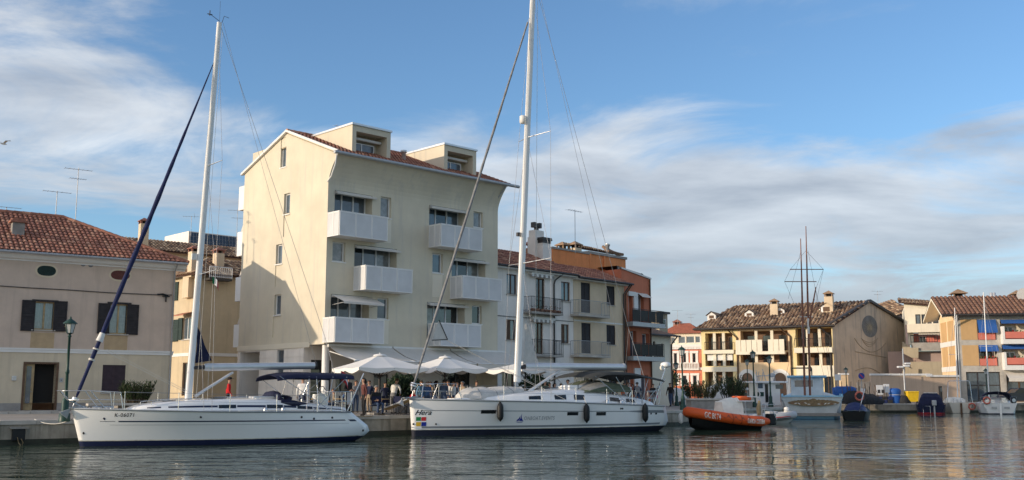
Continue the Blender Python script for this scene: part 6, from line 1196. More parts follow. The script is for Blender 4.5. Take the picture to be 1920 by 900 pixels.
    p = mz(226); MB().lathe([(.12, -.2), (.17, -.17), (.17, .17), (.12, .2)], 12, (p.x - .3, 0, p.z)).build('radar_reflector', 'fender_white', mast); p = mz(440); piece('steaming_light', mast, 'gutter_dark', (p.x - .36, p.x - .18, -.08, .08, p.z - .1, p.z + .08))
    bm0, bm1 = f2.P3(984, 687.5), f2.P3(1170, 688.5); bo = MB().tube([bm0, bm0 + P(.2, 0, 0), bm1], [.14, .17, .155], 12, flat=1.15).build('boom', 'alu', t); MB().tube([mz(690), bm0 + P(.04, 0, 0)], [.07, .12], 8).build('gooseneck', 'gutter_dark', bo); MB().tube([bm1 - P(.06, 0, 0), bm1 + P(.03, 0, 0)], .172, 12, flat=1.15).build('end_cap', 'gutter_grey', bo)
    wires(bo, [(bm1 + P(0, 0, .12), mt + P(.2, 0, 0))], .008, 'wire', 'topping_lift'); va, vb = f2.P3(990, 735), f2.P3(1052, 693); MB().tube([va, vb], [.075, .06], 8).build('vang', 'alu', t)
    q = f2.P3(1096, 693); wires(t, [(q, P(8.6, -.35, 2.15)), (q, P(9.6, .1, 2.2)), (q, P(9.6, -.5, 2.1))], .012, 'rope_white', 'mainsheet')
    # grey corner of the furled mainsail by the mast
    p0, p1, p2 = f2.P3(986, 596), f2.P3(1010, 680), f2.P3(982, 684); k = MB(); n = 8
    for i in range(n): g0, g1 = i / n, (i + 1) / n; wv = lambda v, f: v + P(0, .05 * math.sin(f * 8) + .03, 0); k.add([wv(p0.lerp(p2, g0), g0), wv(p0.lerp(p1, g0), g0 + .3), wv(p0.lerp(p1, g1), g1 + .3), wv(p0.lerp(p2, g1), g1)], ((0, 1, 2, 3),), 0, True)
    k.build('mainsail_clew', 'canvas_grey', t)
    a, b = f2.P3(777, 718), f2.P3(989.5, 42); k = MB(); n = 60; rr = [.045 + .022 * math.sin(math.pi * min(1, i / n * .95 + .1)) for i in range(n + 1)]
    k.tube([a.lerp(b, i / n) for i in range(n + 1)], [r * (1 + .10 * math.sin(i * 1.9)) for i, r in enumerate(rr)], 8); o = k.build('furled_headsail', 'furled_sail', t); dv = (b - a).normalized()
    h = MB(); q0, q1, q2 = f2.P3(823, 600), f2.P3(808, 638), f2.P3(836, 637); h.add([q0, q1 + P(0, -.1, 0), q2 + P(0, -.15, 0)], ((0, 1, 2),)); h.build('headsail_clew', 'canvas_grey', o); wires(o, [(q0, q2 + P(0, -.15, 0)), (q1 + P(0, -.1, 0), q2 + P(0, -.15, 0))], .03, 'canvas_dark', 'clew_edge'); wires(t, [(q2, P(7.4, -1.6, 1.6)), (q2, P(7.0, -1.2, 1.8))], .012, 'rope_white', 'sheet')
    d = MB(); stem = P(-.02, 0, 1.72); d.tube([stem, a], .022, 5); d.tube([a - dv * .18, a - dv * .02], .17, 12); d.tube([a - dv * .38, a - dv * .2], [.06, .13], 10); d.build('furler', 'steel', t); MB().tube([a - dv * .12, a - dv * .07], .175, 12).build('furler_line', 'gutter_dark', t); wires(t, [(b, mz(20)), (mz(0) + P(-.22, -.15, 0), mb + P(-.4, -.3, .3)), (mz(10) + P(-.24, -.2, 0), P(5.2, -.6, 2.0)), (mz(0) + P(.24, -.1, 0), P(6.6, -.3, 2.1))], .009, 'rope_white', 'halyard')
    # canvas bundle on the foredeck
    k = MB(); x0, z0 = f2.P(873, 735, -.6); x1, z1 = f2.P(985, 726, -.6); n = 14; R_ = []; rng = random.Random(9)
    for i in range(n + 1):
        f = i / n; x = x0 + (x1 - x0) * f; w = .95 * math.sin(math.pi * min(.5, .12 + f * 1.3)) * (1 - .35 * f); h = .46 * (math.sin(math.pi * min(.5, .18 + f * 1.6))) * (1 - .25 * max(0, f - .6)); zb = 1.62 + .14 * f
        R_.append([(x, w * math.cos(math.pi * j / 9) * (1 + rng.uniform(-.05, .05)), zb + h * math.sin(math.pi * j / 9) ** .7 * (1 + rng.uniform(-.16, .16))) for j in range(10)])
    k.rings(R_, False, False, 0, True); k.add(R_[0], (tuple(range(10)),)); k.add(R_[-1], (tuple(range(10)),)); o = k.build('dinghy_bundle', 'canvas_grey', t); 
    for i in (3, 7, 11): MB().tube([Vector(v) * 1.0 + P(0, 0, .012) for v in R_[i]], .016, 5).build('lashing', 'grey_stripe', o)
    # liferaft, sprayhood, bimini
    x0, z0 = f2.P(1059, 737, -.4); x1, z1 = f2.P(1092, 723, -.4); o = piece('liferaft', t, 'gelcoat', (x0, x1, -.75, .0, 2.0, z1 + .02), bevel=.06); piece('liferaft_strap', o, 'grey_stripe', ((x0 + x1) / 2 - .03, (x0 + x1) / 2 + .03, -.757, .007, 2.0, z1 + .027))
    x0, _ = f2.P(1082, 730, -1.2); x1, _ = f2.P(1166, 730, -1.2); k = MB(); R_ = []; n = 10
    zt = f2.P(1135, 713, 0)[1]
    for i in range(n + 1):
        f = i / n; x = x0 + (x1 - x0) * f; h = (zt - 1.95) * (math.sin(math.pi / 2 * min(1, f * 1.6))) * (1 - .25 * max(0, f - .7) / .3); R_.append([(x + .35 * abs(math.cos(math.pi * j / 12)) ** 3, 1.5 * math.cos(math.pi * j / 12), 1.95 + h * math.sin(math.pi * j / 12) ** .5) for j in range(13)])
    for i in range(n):
        for j in range(12): k.add([R_[i][j], R_[i][j + 1], R_[i + 1][j + 1], R_[i + 1][j]], ((0, 1, 2, 3),), 1 if (1 <= i <= 4 and 6.9 < j < 11 or 2 <= i <= 4 and 2 <= j <= 4) else 0, True)
    k.build('sprayhood', ['canvas_green', 'vinyl'], t)
    x0, _ = f2.P(1108, 705, -1.5); x1, _ = f2.P(1241, 705, -1.5); za, zb = f2.P(1150, 698, 0)[1], f2.P(1241, 711, 0)[1]
    cn = cloth_canopy('bimini', t, 'canvas_dark', x0, x1, 1.7, lambda f: za - .3 * (1 - min(1, f * 4)) ** 2 - (za - zb) * max(0, f - .55) / .45, n=12, drop=.16); k = MB()
    for xa, xb in ((x0 + .2, 11.2), (x0 + 1.5, 11.4), (x1 - 1.0, 12.0), (x1 - .1, 13.2)):
        for sg in (-1, 1): k.tube([P(xa, sg * 1.6, za - .25 if xa < x1 - .5 else zb - .12), P(xb, sg * 1.85, 1.35)], .015, 5)
    k.build('bimini_frame', 'steel', cn)
    # two wheels, radar post
    for sg in (-1, 1):
        c = P(12.1, sg * .95, 1.95); k = MB(); n = 24; k.tube([c + P(0, .42 * math.cos(2 * math.pi * i / n), .42 * math.sin(2 * math.pi * i / n)) for i in range(n + 1)], .016, 6); [k.tube([c, c + P(0, .42 * math.cos(a_), .42 * math.sin(a_))], .01, 4) for a_ in [math.pi * i / 3 for i in range(6)]]; k.tube([c, P(11.8, sg * .95, 1.3)], .08, 8); k.build('steering_wheel', 'steel', t)
    q = f2.P3(1248, 688, -1.2); k = MB(); k.tube([P(13.4, -1.2, 1.25), P(q.x, -1.2, q.z)], .04, 8); k.tube([P(12.7, -1.2, 1.3), P(q.x - .05, -1.2, q.z - .6)], .02, 6); k.tube([P(13.3, -.5, 1.3), P(q.x - .05, -1.2, q.z - .7)], .02, 6); k.tube([P(12.95, -1.2, 1.95), P(13.38, -1.2, 1.95)], .015, 6); o = k.build('radar_post', 'steel', t)
    MB().lathe([(.05, -.05), (.24, 0), (.27, .06), (.26, .17), (.16, .24), (.02, .26)], 16, (q.x, -1.2, q.z)).build('radar_dome', 'gelcoat', o); l = f2.P3(1241, 690, -1.35); MB().lathe([(.02, -.1), (.12, -.04), (.14, .06), (.12, .08)], 12).xform(Matrix.Translation(l) @ Matrix.Rotation(R(80), 4, 'X')).build('deck_light', 'gelcoat_cream', o)
    # pulpit, lines, pushpit
    k = MB(); zt = 2.32; 
    for sg in (-1, 1): k.tube([P(.35, sg * .2, 1.66), P(.12, sg * .22, zt - .05), P(.6, sg * .5, zt), P(1.7, sg * 1.0, zt - .02), P(1.95, sg * 1.05, 1.62)], .018, 6); k.tube([P(.2, sg * .22, 2.0), P(1.8, sg * 1.02, 1.98)], .013, 6); k.tube([P(.95, sg * .66, zt), P(.75, sg * .5, 1.66)], .016, 6)
    k.build('pulpit', 'steel', t); lifelines(t, H, [1.95, 3.9, 5.8, 7.7, 9.6, 11.3, 12.4], .66); k = MB(); zt = 2.0
    for sg in (-1, 1): k.tube([P(12.2, sg * 1.98, 1.3), P(12.3, sg * 1.95, zt), P(13.3, sg * 1.7, zt), P(13.4, sg * 1.1, zt)], .018, 6); k.tube([P(12.3, sg * 1.95, 1.65), P(13.3, sg * 1.7, 1.65)], .014, 6); k.tube([P(13.35, sg * 1.65, 1.28), P(13.3, sg * 1.7, zt)], .016, 6); k.tube([P(11.5, sg * 2.0, 1.3), P(11.6, sg * 1.98, zt), P(11.9, sg * 1.96, zt), P(12.0, sg * 1.96, 1.3)], .016, 6)
    k.build('pushpit', 'steel', t)
    k = MB(); k.box(-.45, .5, -.09, .09, 1.67, 1.71); k.tube([P(.3, 0, 1.75), P(-.55, 0, 1.66)], .03, 6); k.add([P(-.5, 0, 1.66), P(-.72, -.16, 1.45), P(-.4, 0, 1.3), P(-.72, .16, 1.45)], ((0, 1, 2), (0, 2, 3), (0, 1, 3))); k.build('anchor', 'gutter_grey', t)
    for x in (9.9, 10.8):
        for sg in (-1, 1): MB().lathe([(.11, 0), (.08, .07), (.1, .16), (.02, .18)], 10, (x, sg * 1.72, 1.4)).build('winch', 'steel', t)
    return H, t
mat('furled_sail', (.25, .25, .255), .9, .35, 3, .5, bdist=.03)
H2, T2 = boat_two()
fender('black fender hung at the forward part of the big yacht', H2, f2, 951, 753, 790); fender('black fender hung amidships on the big yacht', H2, f2, 1098.5, 756, 793); fender('black fender hung near the stern of the big yacht', H2, f2, 1211, 755.5, 792)
def gangway():
    a = f2.W(.3, .6, 1.62); b = Vector((*fC.W(0, 0, 0)[:2], 0)); e = a + Vector((-1.5, 2.3, -.55)); e.z = GZ + .25; t = thing('gangplank', 'tan wooden gangplank reaching from the yacht bow to the quay', 'gangplank', a); d = e - a; L = d.length; x = d.normalized(); s = x.cross(Vector((0, 0, 1))).normalized(); n = 9
    for i in range(n): p, q = d * (i / n), d * ((i + .93) / n); k = MB(); u = s.cross(x) * .02; k.add([p - s * .22 - u, p + s * .22 - u, q + s * .22 - u, q - s * .22 - u, p - s * .22 + u, p + s * .22 + u, q + s * .22 + u, q - s * .22 + u], ((0, 1, 2, 3), (4, 5, 6, 7), (0, 1, 5, 4), (1, 2, 6, 5), (2, 3, 7, 6), (3, 0, 4, 7))); k.build('plank', 'wood_tan', t)
    for sg in (-1, 1): MB().tube([s * .24 * sg, d + s * .24 * sg], .035, 5).build('side_rail', 'alu', t)
gangway()
def mooring(label, a, b, sag=.25, r=.016, m='rope_white'):
    a, b = Vector(a), Vector(b); n = 10; pts = [(b - a) * (i / n) - Vector((0, 0, sag * 4 * (i / n) * (1 - i / n))) for i in range(n + 1)]; o = MB().tube(pts, r, 5).build('mooring_line', m); o.location = a; tag(o, label, 'rope', 'mooring lines'); return o
mooring('pale mooring line from the left sloop bow to the quay', f1.W(.3, .3, 1.38), ground(60, 789) + Vector((0, .2, .05)), .35); mooring('pale mooring line from the left sloop stern to the quay', f1.W(9.9, .9, 1.15), ground(722, 779) + Vector((0, .15, .05)), .15, .018, 'wood_tan'); mooring('dark bow line from the big yacht down to the quay', f2.W(.1, .3, 1.62), ground(724, 777), .3, .02, 'wire_dark'); mooring('grey stern line from the big yacht to the quay', f2.W(13.6, .8, 1.25), ground(1262, 768), .2)
# ---------------------------------------------------------------- orange patrol RIB and grey dinghy
def rib(name, label, fr, L, hw, r, z_bow, z_st, m, mhull, console=None, extra=None):
    t = fthing(name, label, 'boat', fr); n = 14; path = []
    def zc(x): f = 1 - min(1, x / L); return z_st + (z_bow - z_st) * f ** 1.8
    def yc(x): return hw * (1 - (1 - min(1, x / (L * .45))) ** 2.2) ** .8
    for i in range(n + 1): x = L * (1 - i / n) ** 1.4; path.append((x, -yc(x) if x > .001 else 0, zc(x)))
    full = path + [(x, -y, z) for x, y, z in path[::-1][1:]]
    k = MB(); rr = [r * (.55 if i in (0, len(full) - 1) else 1 if 0 < i < len(full) - 1 else 1) for i in range(len(full))]; k.tube(full, rr, 12); tube = k.build('tube', m, t)
    h = MB(); R_ = []
    for i in range(13): x = .15 + (L - .45) * i / 12; w = yc(x) * .95; z = zc(x) - r * .4; kd = -.3 + .55 * (1 - min(1, x / (L * .4))) ** 2; R_.append([(x, -w, z), (x, -w * .7, z * .35 + kd * .65), (x, 0, kd), (x, w * .7, z * .35 + kd * .65), (x, w, z)])
    h.rings(R_, False, False, 0, True); h.add(R_[-1], (tuple(range(5)),)); h.build('hull', mhull, t); d = MB(); d.rings([[a[0], a[-1]] for a in R_], False, False); d.build('floor', 'grey_tube', t)
    for q in (.2, .46, .58, .69): x = L * q; MB().tube([(x - .03, -yc(x), zc(x)), (x + .03, -yc(x), zc(x))], r + .006, 12).build('seam', 'tube_seam' if m == 'orange_tube' else 'grey_stripe', tube)
    ropes = MB()
    for i in range(6): a = L * (.3 + .1 * i); p = [(a + L * .1 * j / 5, -yc(a + L * .1 * j / 5) - r * .95, zc(a) + r * .35 - .16 * math.sin(math.pi * j / 5)) for j in range(6)]; ropes.tube(p, .014, 4)
    ropes.build('grab_line', 'wire_dark', t)
    return t, tube, zc, yc
bR = ground(1290, 806, 0); fRb = Fr(bR.x, bR.y, 0, R(21))
def orange_rib():
    L = fRb.P(1441, 790, -1.0)[0]; t, tube, zc, yc = rib('patrol_boat', 'orange inflatable patrol boat with white covers, moored by the quay lamp', fRb, L, 1.0, .27, .93, .42, 'orange_tube', 'rubber'); r = .27
    def on_t(x, z): dz = max(-.26, min(.26, z - zc(x))); return (x, -max(yc(max(.0, x + e)) + math.sqrt(max(0, r * r - dz * dz - e * e)) for e in [(-.26 + .04 * i) for i in range(14)]) - .035, z)
    for s, a, b in (('GC B174', (1328, 775), (1352.5, 784)), ('GUARDIA COSTIERA', (1401, 784), (1434, 791))):
        q = rect(fRb, a, b, -1.25); vs, fs = text_mesh(s, 1.0, 0, .022); x0, x1 = min(v[0] for v in vs), max(v[0] for v in vs); y1 = max(v[1] for v in vs); h = (q[3] - q[2]) * 1.15
        MB().add([on_t(q[0] + (v[0] - x0) / (x1 - x0) * (q[1] - q[0]), zc(q[0] + (v[0] - x0) / (x1 - x0) * (q[1] - q[0])) - h * .55 + v[1] / y1 * h) for v in vs], fs).build('lettering', 'text_white', tube)
    # covered console and seat
    xa, _ = fRb.P(1347, 760, 0); xb, _ = fRb.P(1384, 760, 0); zt = fRb.P(1365, 745, 0)[1]; k = MB(); R_ = []; rng = random.Random(5)
    for i in range(9): f = i / 8; x = xa + (xb - xa) * f; h = zt - .3 - .22 * (1 - f) ** 2; R_.append([(x + rng.uniform(-.03, .03), .5 * math.cos(math.pi * j / 8) * (1.15 - .3 * math.sin(math.pi * j / 8)), .35 + h * min(1, 1.5 * math.sin(math.pi * j / 8)) * (1 + rng.uniform(-.03, .03)) * .95) for j in range(9)])
    k.rings(R_, False, False, 0, True); k.add(R_[0], (tuple(range(9)),)); k.add(R_[-1], (tuple(range(9)),)); k.build('console_cover', 'cover_cloth', t)
    k = MB(); xs, _ = fRb.P(1334, 768, 0); xe, _ = fRb.P(1398, 768, 0); R_ = []
    for i in range(13): f = i / 12; x = xs + (xe - xs) * f; R_.append([(x, .75 * math.cos(math.pi * j / 8), .5 + (.30 + .08 * math.sin(i * 2.1)) * math.sin(math.pi * j / 8) ** .6 + rng.uniform(-.03, .03)) for j in range(9)])
    k.rings(R_, False, False, 0, True); k.add(R_[0], (tuple(range(9)),)); k.add(R_[-1], (tuple(range(9)),)); k.build('seat_cover', 'cover_cloth', t)
    xa, zt = fRb.P(1405, 744, 0); k = MB()
    for sg in (-1, 1): k.tube([(xa + .25, sg * .75, .5), (xa + .2, sg * .72, zt - .1), (xa, sg * .6, zt), (xa - .5, sg * .55, zt + .02)], .035, 6)
    k.tube([(xa, -.6, zt), (xa, .6, zt)], .035, 6); k.build('roll_bar', 'white_paint', t); x0, z0 = fRb.P(1373, 750, 0); x1, _ = fRb.P(1406, 750, 0)
    k = MB(); n = 20; k.tube([((x0 + x1) / 2 + (x1 - x0) * .38 * math.cos(2 * math.pi * i / n), .42 * math.sin(2 * math.pi * i / n), z0 + .08) for i in range(n + 1)], .13, 8); k.build('rescue_float', 'orange_bright', t); k = MB(); k.box((x0 + x1) / 2 - .5, (x0 + x1) / 2 + .5, -.5, .5, z0 - .08, z0 - .02); k.build('float_rack', 'white_paint', t)
    k = MB(); k.tube([(xa + .1, -.7, .75), (xa + .02, -.78, 1.1), (xa + .1, -.75, 1.5)], [.1, .12, .05], 8); k.build('rope_coil', 'wood_tan', t); x, _ = fRb.P(1436, 780, 0); piece('outboard', t, 'rubber', (x + .1, x + .5, -.25, .25, .2, .8), bevel=.06); k = MB(); k.tube([(x - .9, -.95, .6), (x - .85, -.95, 1.05), (x - .2, -.95, .95), (x, -.95, .5)], .02, 6); k.build('grab_rail', 'steel', t)
    return t
mat('cover_cloth', (.82, .79, .72), .9, .1, 3, .6, fine=9, bdist=.04)
orange_rib()
p = fRb.W(-.35, .1, .32); t = thing('fender', 'small white fender at the bow of the orange patrol boat', 'fender', p, 0, 'fenders hung on the hulls'); MB().lathe([(.03, 0), (.11, .06), (.12, .2), (.12, .4), (.1, .5), (.03, .56)], 12).build('body', 'fender_white', t)
bg = ground(1489, 793, 0); fg = Fr(bg.x, bg.y, 0, R(180 + 8))
t, tube, zc, yc = rib('dinghy', 'grey inflatable dinghy with red stripe behind the orange patrol boat', fg, 3.3, .75, .24, .52, .33, 'grey_tube', 'fender_white')
for m, dz in (('red_mark', -.02), ('canvas_dark', -.12)): MB().tube([(x, yc(x) + .237 - (.02 if dz < -.1 else 0), zc(x) + dz) for x in [.12 + 3.0 * i / 20 for i in range(21)]], .03, 5).build('rubbing_strip', m, t)
k = MB(); k.tube([(2.3, .6, .4), (2.1, .6, 1.15), (1.5, .6, 1.2)], .02, 6); k.tube([(2.3, -.6, .4), (2.1, -.6, 1.15), (1.5, -.6, 1.2)], .02, 6); k.tube([(2.1, -.6, 1.15), (2.1, .6, 1.15)], .02, 6); k.build('frame', 'steel', t); piece('console', t, 'grey_tube', (1.2, 1.8, -.35, .35, .35, .75), bevel=.05); MB().lathe([(.05, 0), (.17, .05), (.17, .35), (.05, .4)], 12, (.35, -.3, .62)).build('buoy', 'fender_white', t)
# ---------------------------------------------------------------- painted fishing boat, stern to us
def fishing_boat():
    aft = Vector((-.27, -1, 0)).normalized(); st = ground(1524, 786, 0); L = 11.0; o = st - aft * L; f = Fr(o.x, o.y, 0, math.atan2(aft.y, aft.x)); t = fthing('fishing_boat', 'white and light blue fishing boat with gold scrollwork on its stern', 'fishing boat', f)
    H = Hull(L, .9, (2.2, 1.5, 1.62), 2.25, [(-.5, L - .5), (0, L - .2), (.35, L - .1), (1.62, L + .12)], .55, .03, .4, 2.0); H.build(t, 'boat_white_old', 'boat_blue', .30, 'tarp_blue'); H.deck(t, 'boat_blue', -.25)
    yv = lambda px, py: None
    # stern boards: rail, counter, lower rub strip (local y is to the viewer's left)
    g = Fr(*f.W(L + .17, 0, 0)[:2], 0, f.ang + R(90)); X = lambda px, py: (lambda u: u)(g.P(px, py))
    for yy, m, h in ((741.5, 'boat_blue', .09), (774.5, 'stone_grey', .22)):
        z = g.P(1525, yy)[1]; MB().box(L + .1, L + .24, -2.2, 2.2, z - h, z).build('stern_rail', m, t)
    # gold scrollwork
    def V(px, py): u, z = g.P(px, py); return (L + .185, u, z)
    k = MB(); n = 30; top, bot = [], []
    for i in range(n + 1): px = 1477 + 97 * i / n; e = math.sin(math.pi * i / n) ** .6; top.append(V(px, 754.5 - 4.5 * e - 1.5 * abs(math.sin(i * 1.3)) * e)); bot.append(V(px, 755.5 + 6 * e))
    k.rings([top, bot], False, False); o2 = k.build('scrollwork', 'ornament_gold', t); q = MB(); c = V(1525.5, 754); q.add([(c[0] + .006, c[1] + .28 * math.cos(a), c[2] + .27 * math.sin(a)) for a in [2 * math.pi * i / 14 for i in range(14)]], (tuple(range(14)),)); q.build('rosette', 'ornament_gold', o2)
    rng = random.Random(3)
    for i in range(14):
        px = 1486 + 80 * i / 13
        if abs(px - 1525) < 8: continue
        c = V(px, 756.5 + rng.uniform(-1.5, 1.5)); a = rng.uniform(-.8, .8); k = MB(); k.add([(c[0] + .007, c[1] + dx * math.cos(a) - dz * math.sin(a), c[2] + dx * math.sin(a) + dz * math.cos(a)) for dx, dz in ((-.13, 0), (0, .035), (.13, 0), (0, -.035))], ((0, 1, 2, 3),)); k.build('leaf_mark', 'fender_white' if i % 3 else 'mast_rust', o2)
    # wheelhouse
    xw = L - 3.0; w = Fr(*f.W(xw, 0, 0)[:2], 0, f.ang + R(90)); a = rect(w, (1482, 708), (1545, 744)); u0, u1, z0, z1 = a; wn = rect(w, (1490, 713), (1524, 725))
    k = MB(); k.box(xw - 3.2, xw, u0, u1, 1.2, z1); o3 = k.build('wheelhouse', 'boat_white_old', t, .03); MB().box(xw - 3.5, xw + .35, u0 - .25, u1 + .25, z1 + .002, z1 + .16).build('wheelhouse_roof', 'boat_blue', o3, .03); MB().box(xw + .005, xw + .03, wn[0], wn[1], wn[2], wn[3]).build('window', 'glass_blue', o3)
    for sg in (u0 - .02, u1 + .02): MB().box(xw - 1.4, xw - .4, sg - .01, sg + .01, wn[2], wn[3]).build('window', 'glass_dark', o3)
    for x in (xw - 2.2, xw - .3):
        k = MB(); k.tube([(x, u0 + .1, z1 + .16), (x, u0 + .1, z1 + .75)], .03, 5); k.tube([(x, u1 - .8, z1 + .16), (x, u1 - .8, z1 + .75)], .03, 5); k.tube([(x, u0 + .1, z1 + .75), (x, u1 - .8, z1 + .75)], .03, 5); k.build('roof_rack', 'iron_green', o3)
    MB().lathe([(.12, 0), (.15, .2), (.05, .4)], 10, (xw - 1, (u0 + u1) / 2 + .3, z1 + .5)).build('searchlight', 'gutter_dark', o3)
    for sg in (-1, 1): MB().box(L - 3.5, L + .1, sg * 2.12 - .05, sg * 2.12 + .05, 1.5, 1.85).build('bulwark', 'boat_blue', t)
    # two masts with crossbars
    xm = L - 1.6; v = Fr(*f.W(xm, 0, 0)[:2], 0, f.ang + R(90)); S = lambda px, py: Vector((xm, v.P(px, py)[0], v.P(px, py)[1]))
    tops = []
    for i, (b, tp) in enumerate((((1519, 742), (1511, 424)), ((1509, 742), (1501, 449)))):
        B, T = S(*b), S(*tp); ms = MB().tube([B + Vector((i * .5, 0, 0)), B.lerp(T, .6) + Vector((i * .5, 0, 0)), T + Vector((i * .5, 0, 0))], [.085, .07, .03], 8).build('mast', 'mast_rust', t); tops.append((B, T)); d = MB(); d.tube([B.lerp(T, .36), B.lerp(T, .45)], .088, 8); d.build('mast_band', 'fender_white', ms)
    MB().tube([S(1516, 613), S(1530, 538)], [.08, .04], 7).build('gaff', 'mast_rust', t); k = MB()
    for y, a, b in ((505, 1481, 1544), (528, 1471, 1531)): MB().tube([S(a, y), S(b, y)], .035, 6).build('crossbar', 'mast_rust', t)
    MB().tube([S(1500, 594), S(1524, 594)], .04, 6).build('crossbar', 'fender_white', t)
    W = [((1511, 470), (1544, 505)), ((1511, 470), (1482, 505)), ((1544, 505), (1530, 540)), ((1482, 505), (1471, 528)), ((1544, 505), (1525, 590)), ((1471, 528), (1500, 594)), ((1530, 545), (1570, 735)), ((1527, 560), (1560, 735)), ((1520, 600), (1552, 735)), ((1500, 594), (1466, 735)), ((1503, 560), (1475, 735)), ((1515, 470), (1565, 735)), ((1502, 470), (1478, 560))]
    for a, b in W: wires(t, [(S(*a), S(*b))], .012, 'wire_dark', 'stay')
    k = MB()
    for i in range(4): k.tube([S(1572 + i * 2, 738), S(1584 + i * 4, 768)], .03, 5)
    return t, f, H
fishing_boat()
# ---------------------------------------------------------------- smaller craft
def stern_boat(name, label, px, py, L, hw, sheer, m='gelcoat', boot='navy', aft=(-.38, -1), cat='boat', stern_rake=.15):
    a = Vector((*aft, 0)).normalized(); s = ground(px, py, 0); o = s - a * L; f = Fr(o.x, o.y, 0, math.atan2(a.y, a.x)); t = fthing(name, label, cat, f)
    H = Hull(L, .5, sheer, hw, [(-.5, L - .4), (0, L - stern_rake), (sheer[2], L)], .6, .12, .4, 2.0); H.build(t, m, boot, .1); H.deck(t, m); return t, f, H, L, Fr(*f.W(L, 0, 0)[:2], 0, f.ang + R(90))
def small_boats():
    # white workboat with cabin behind the dinghy
    p = ground(1440, 768, 0); f = Fr(16.5, 80.0, 0, R(20)); t = fthing('workboat', 'white workboat with open-sided cabin behind the grey dinghy', 'boat', f)
    q = Fr(*at(1440, 88.0)[:2], 0, R(8)); t.location = (q.o.x, q.o.y, 0); t.rotation_euler = (0, 0, q.ang); a = rect(q, (1412, 716), (1472, 757))
    k = MB(); u0, u1, z0, z1 = a; k.box(u0 + .4, u1 - .4, .0, 2.0, GZ + .0, z1 - .1); hs = k.build('cabin', 'gelcoat', t); MB().box(u0 - .3, u1 + .2, -.4, 2.4, z1 - .09, z1 + .06).build('cabin_roof', 'gelcoat', hs, .03)
    for x0, x1, y0, y1, m in ((1421, 1430, 719, 728, 'glass_blue'), (1434, 1441, 720, 754, 'window_black'), (1454, 1468, 721, 729, 'glass_blue'), (1420, 1432, 735, 743, 'iron_green')): r = rect(q, (x0, y0), (x1, y1)); MB().box(r[0], r[1], -.04, -.005, r[2], r[3]).build('window' if m.startswith('glass') else 'door' if m == 'window_black' else 'rack', m, hs)
    k = MB(); k.tube([(u0 + .1, -.2, z1 - .1), (u0 + .5, -.2, z1 - 1.0), (u0 + .3, -.2, z0)], .06, 6); k.build('davit', 'gelcoat', t); k = MB(); rng = random.Random(8)
    for i in range(10): x = u0 + .6 + rng.uniform(0, 1.8); k.tube([(x, rng.uniform(.2, 1.5), z1 + .06), (x + rng.uniform(-.2, .2), .8, z1 + rng.uniform(.3, 1.1))], .03, 4)
    k.tube([(u0 + .5, .5, z1 + .5), (u0 + 2.2, .6, z1 + .55)], .04, 5); k.lathe([(.1, 0), (.3, .1), (.3, .25), (.1, .35)], 10, (u0 + 2, .8, z1 + .4)); k.build('roof_gear', 'grey_tube', t); 
    # small runabout top with white hardtop
    q = Fr(*at(1395, 76.0)[:2], 0, R(5)); t = fthing('runabout', 'small boat with white hardtop and dark screen beside the quay', 'boat', q); a = rect(q, (1385, 727), (1404, 748)); k = MB(); k.box(a[0] + .1, a[1] - .1, 0, .9, GZ, a[2] + .45); k.build('cabin', 'glass_dark', t, .05); MB().box(a[0], a[1], -.1, 1.1, a[3] - .18, a[3]).build('hardtop', 'gelcoat', t, .05); k = MB(); [k.tube([(x, y, a[2]), (x, y, a[3] - .1)], .02, 5) for x in (a[0] + .06, a[1] - .06) for y in (0, .95)]; k.build('posts', 'white_paint', t)
    # dark skiff and net pile right of the fishing boat
    t, f, H, L, g = stern_boat('skiff', 'low black skiff with blue tarpaulin right of the fishing boat', 1601, 788, 4.6, .95, (.95, .6, .62), 'rubber', 'rubber', (-.45, -1)); k = MB(); rng = random.Random(3); R_ = []
    for i in range(9): x = L - 2.4 + 2.0 * i / 8; R_.append([(x, .75 * math.cos(math.pi * j / 8), .6 + (.5 + .15 * math.sin(i * 1.9)) * math.sin(math.pi * j / 8) ** .7 * math.sin(math.pi * (i + .6) / 9.2) + rng.uniform(-.03, .03)) for j in range(9)])
    k.rings(R_, False, False, 0, True); k.build('tarpaulin', 'plastic_blue', t); k = MB(); k.tube([(L - .1, .4, .6), (L + .1, .55, 1.2), (L - 1.4, .7, 2.2)], .03, 5); k.build('tiller_post', 'alu', t)
    # navy covered motorboat
    t, f, H, L, g = stern_boat('covered_motorboat', 'motorboat under a navy canvas cover with a red bottom edge', 1747, 776, 5.5, 1.35, (1.2, .9, .85), 'navy', 'red_mark'); zt = g.P(1747, 737)[1]; k = MB()
    sec = [(L - .1, 1.25, .8), (L - .5, 1.15, zt - .35), (L - 1.2, .95, zt), (L - 3, .95, zt), (L - 4, .6, 1.3)]; k.rings([[(x, -w, .8), (x, -w * .82, z * .9), (x, -w * .6, z), (x, w * .6, z), (x, w * .82, z * .9), (x, w, .8)] for x, w, z in sec], False, False, 0, False); k.add([(sec[0][0], y, z) for y, z in ((-1.25, .8), (-1.0, .72), (-.75, .8), (.75, .8), (1.0, .72), (1.25, .8))], ((0, 1, 2, 3, 4, 5),)); cv = k.build('canvas_cover', 'navy_cloth', t); MB().tube([(L - 1.15, -.6, zt + .01), (L - 1.15, .6, zt + .01)], .035, 6).build('cover_hem', 'fender_white', cv)
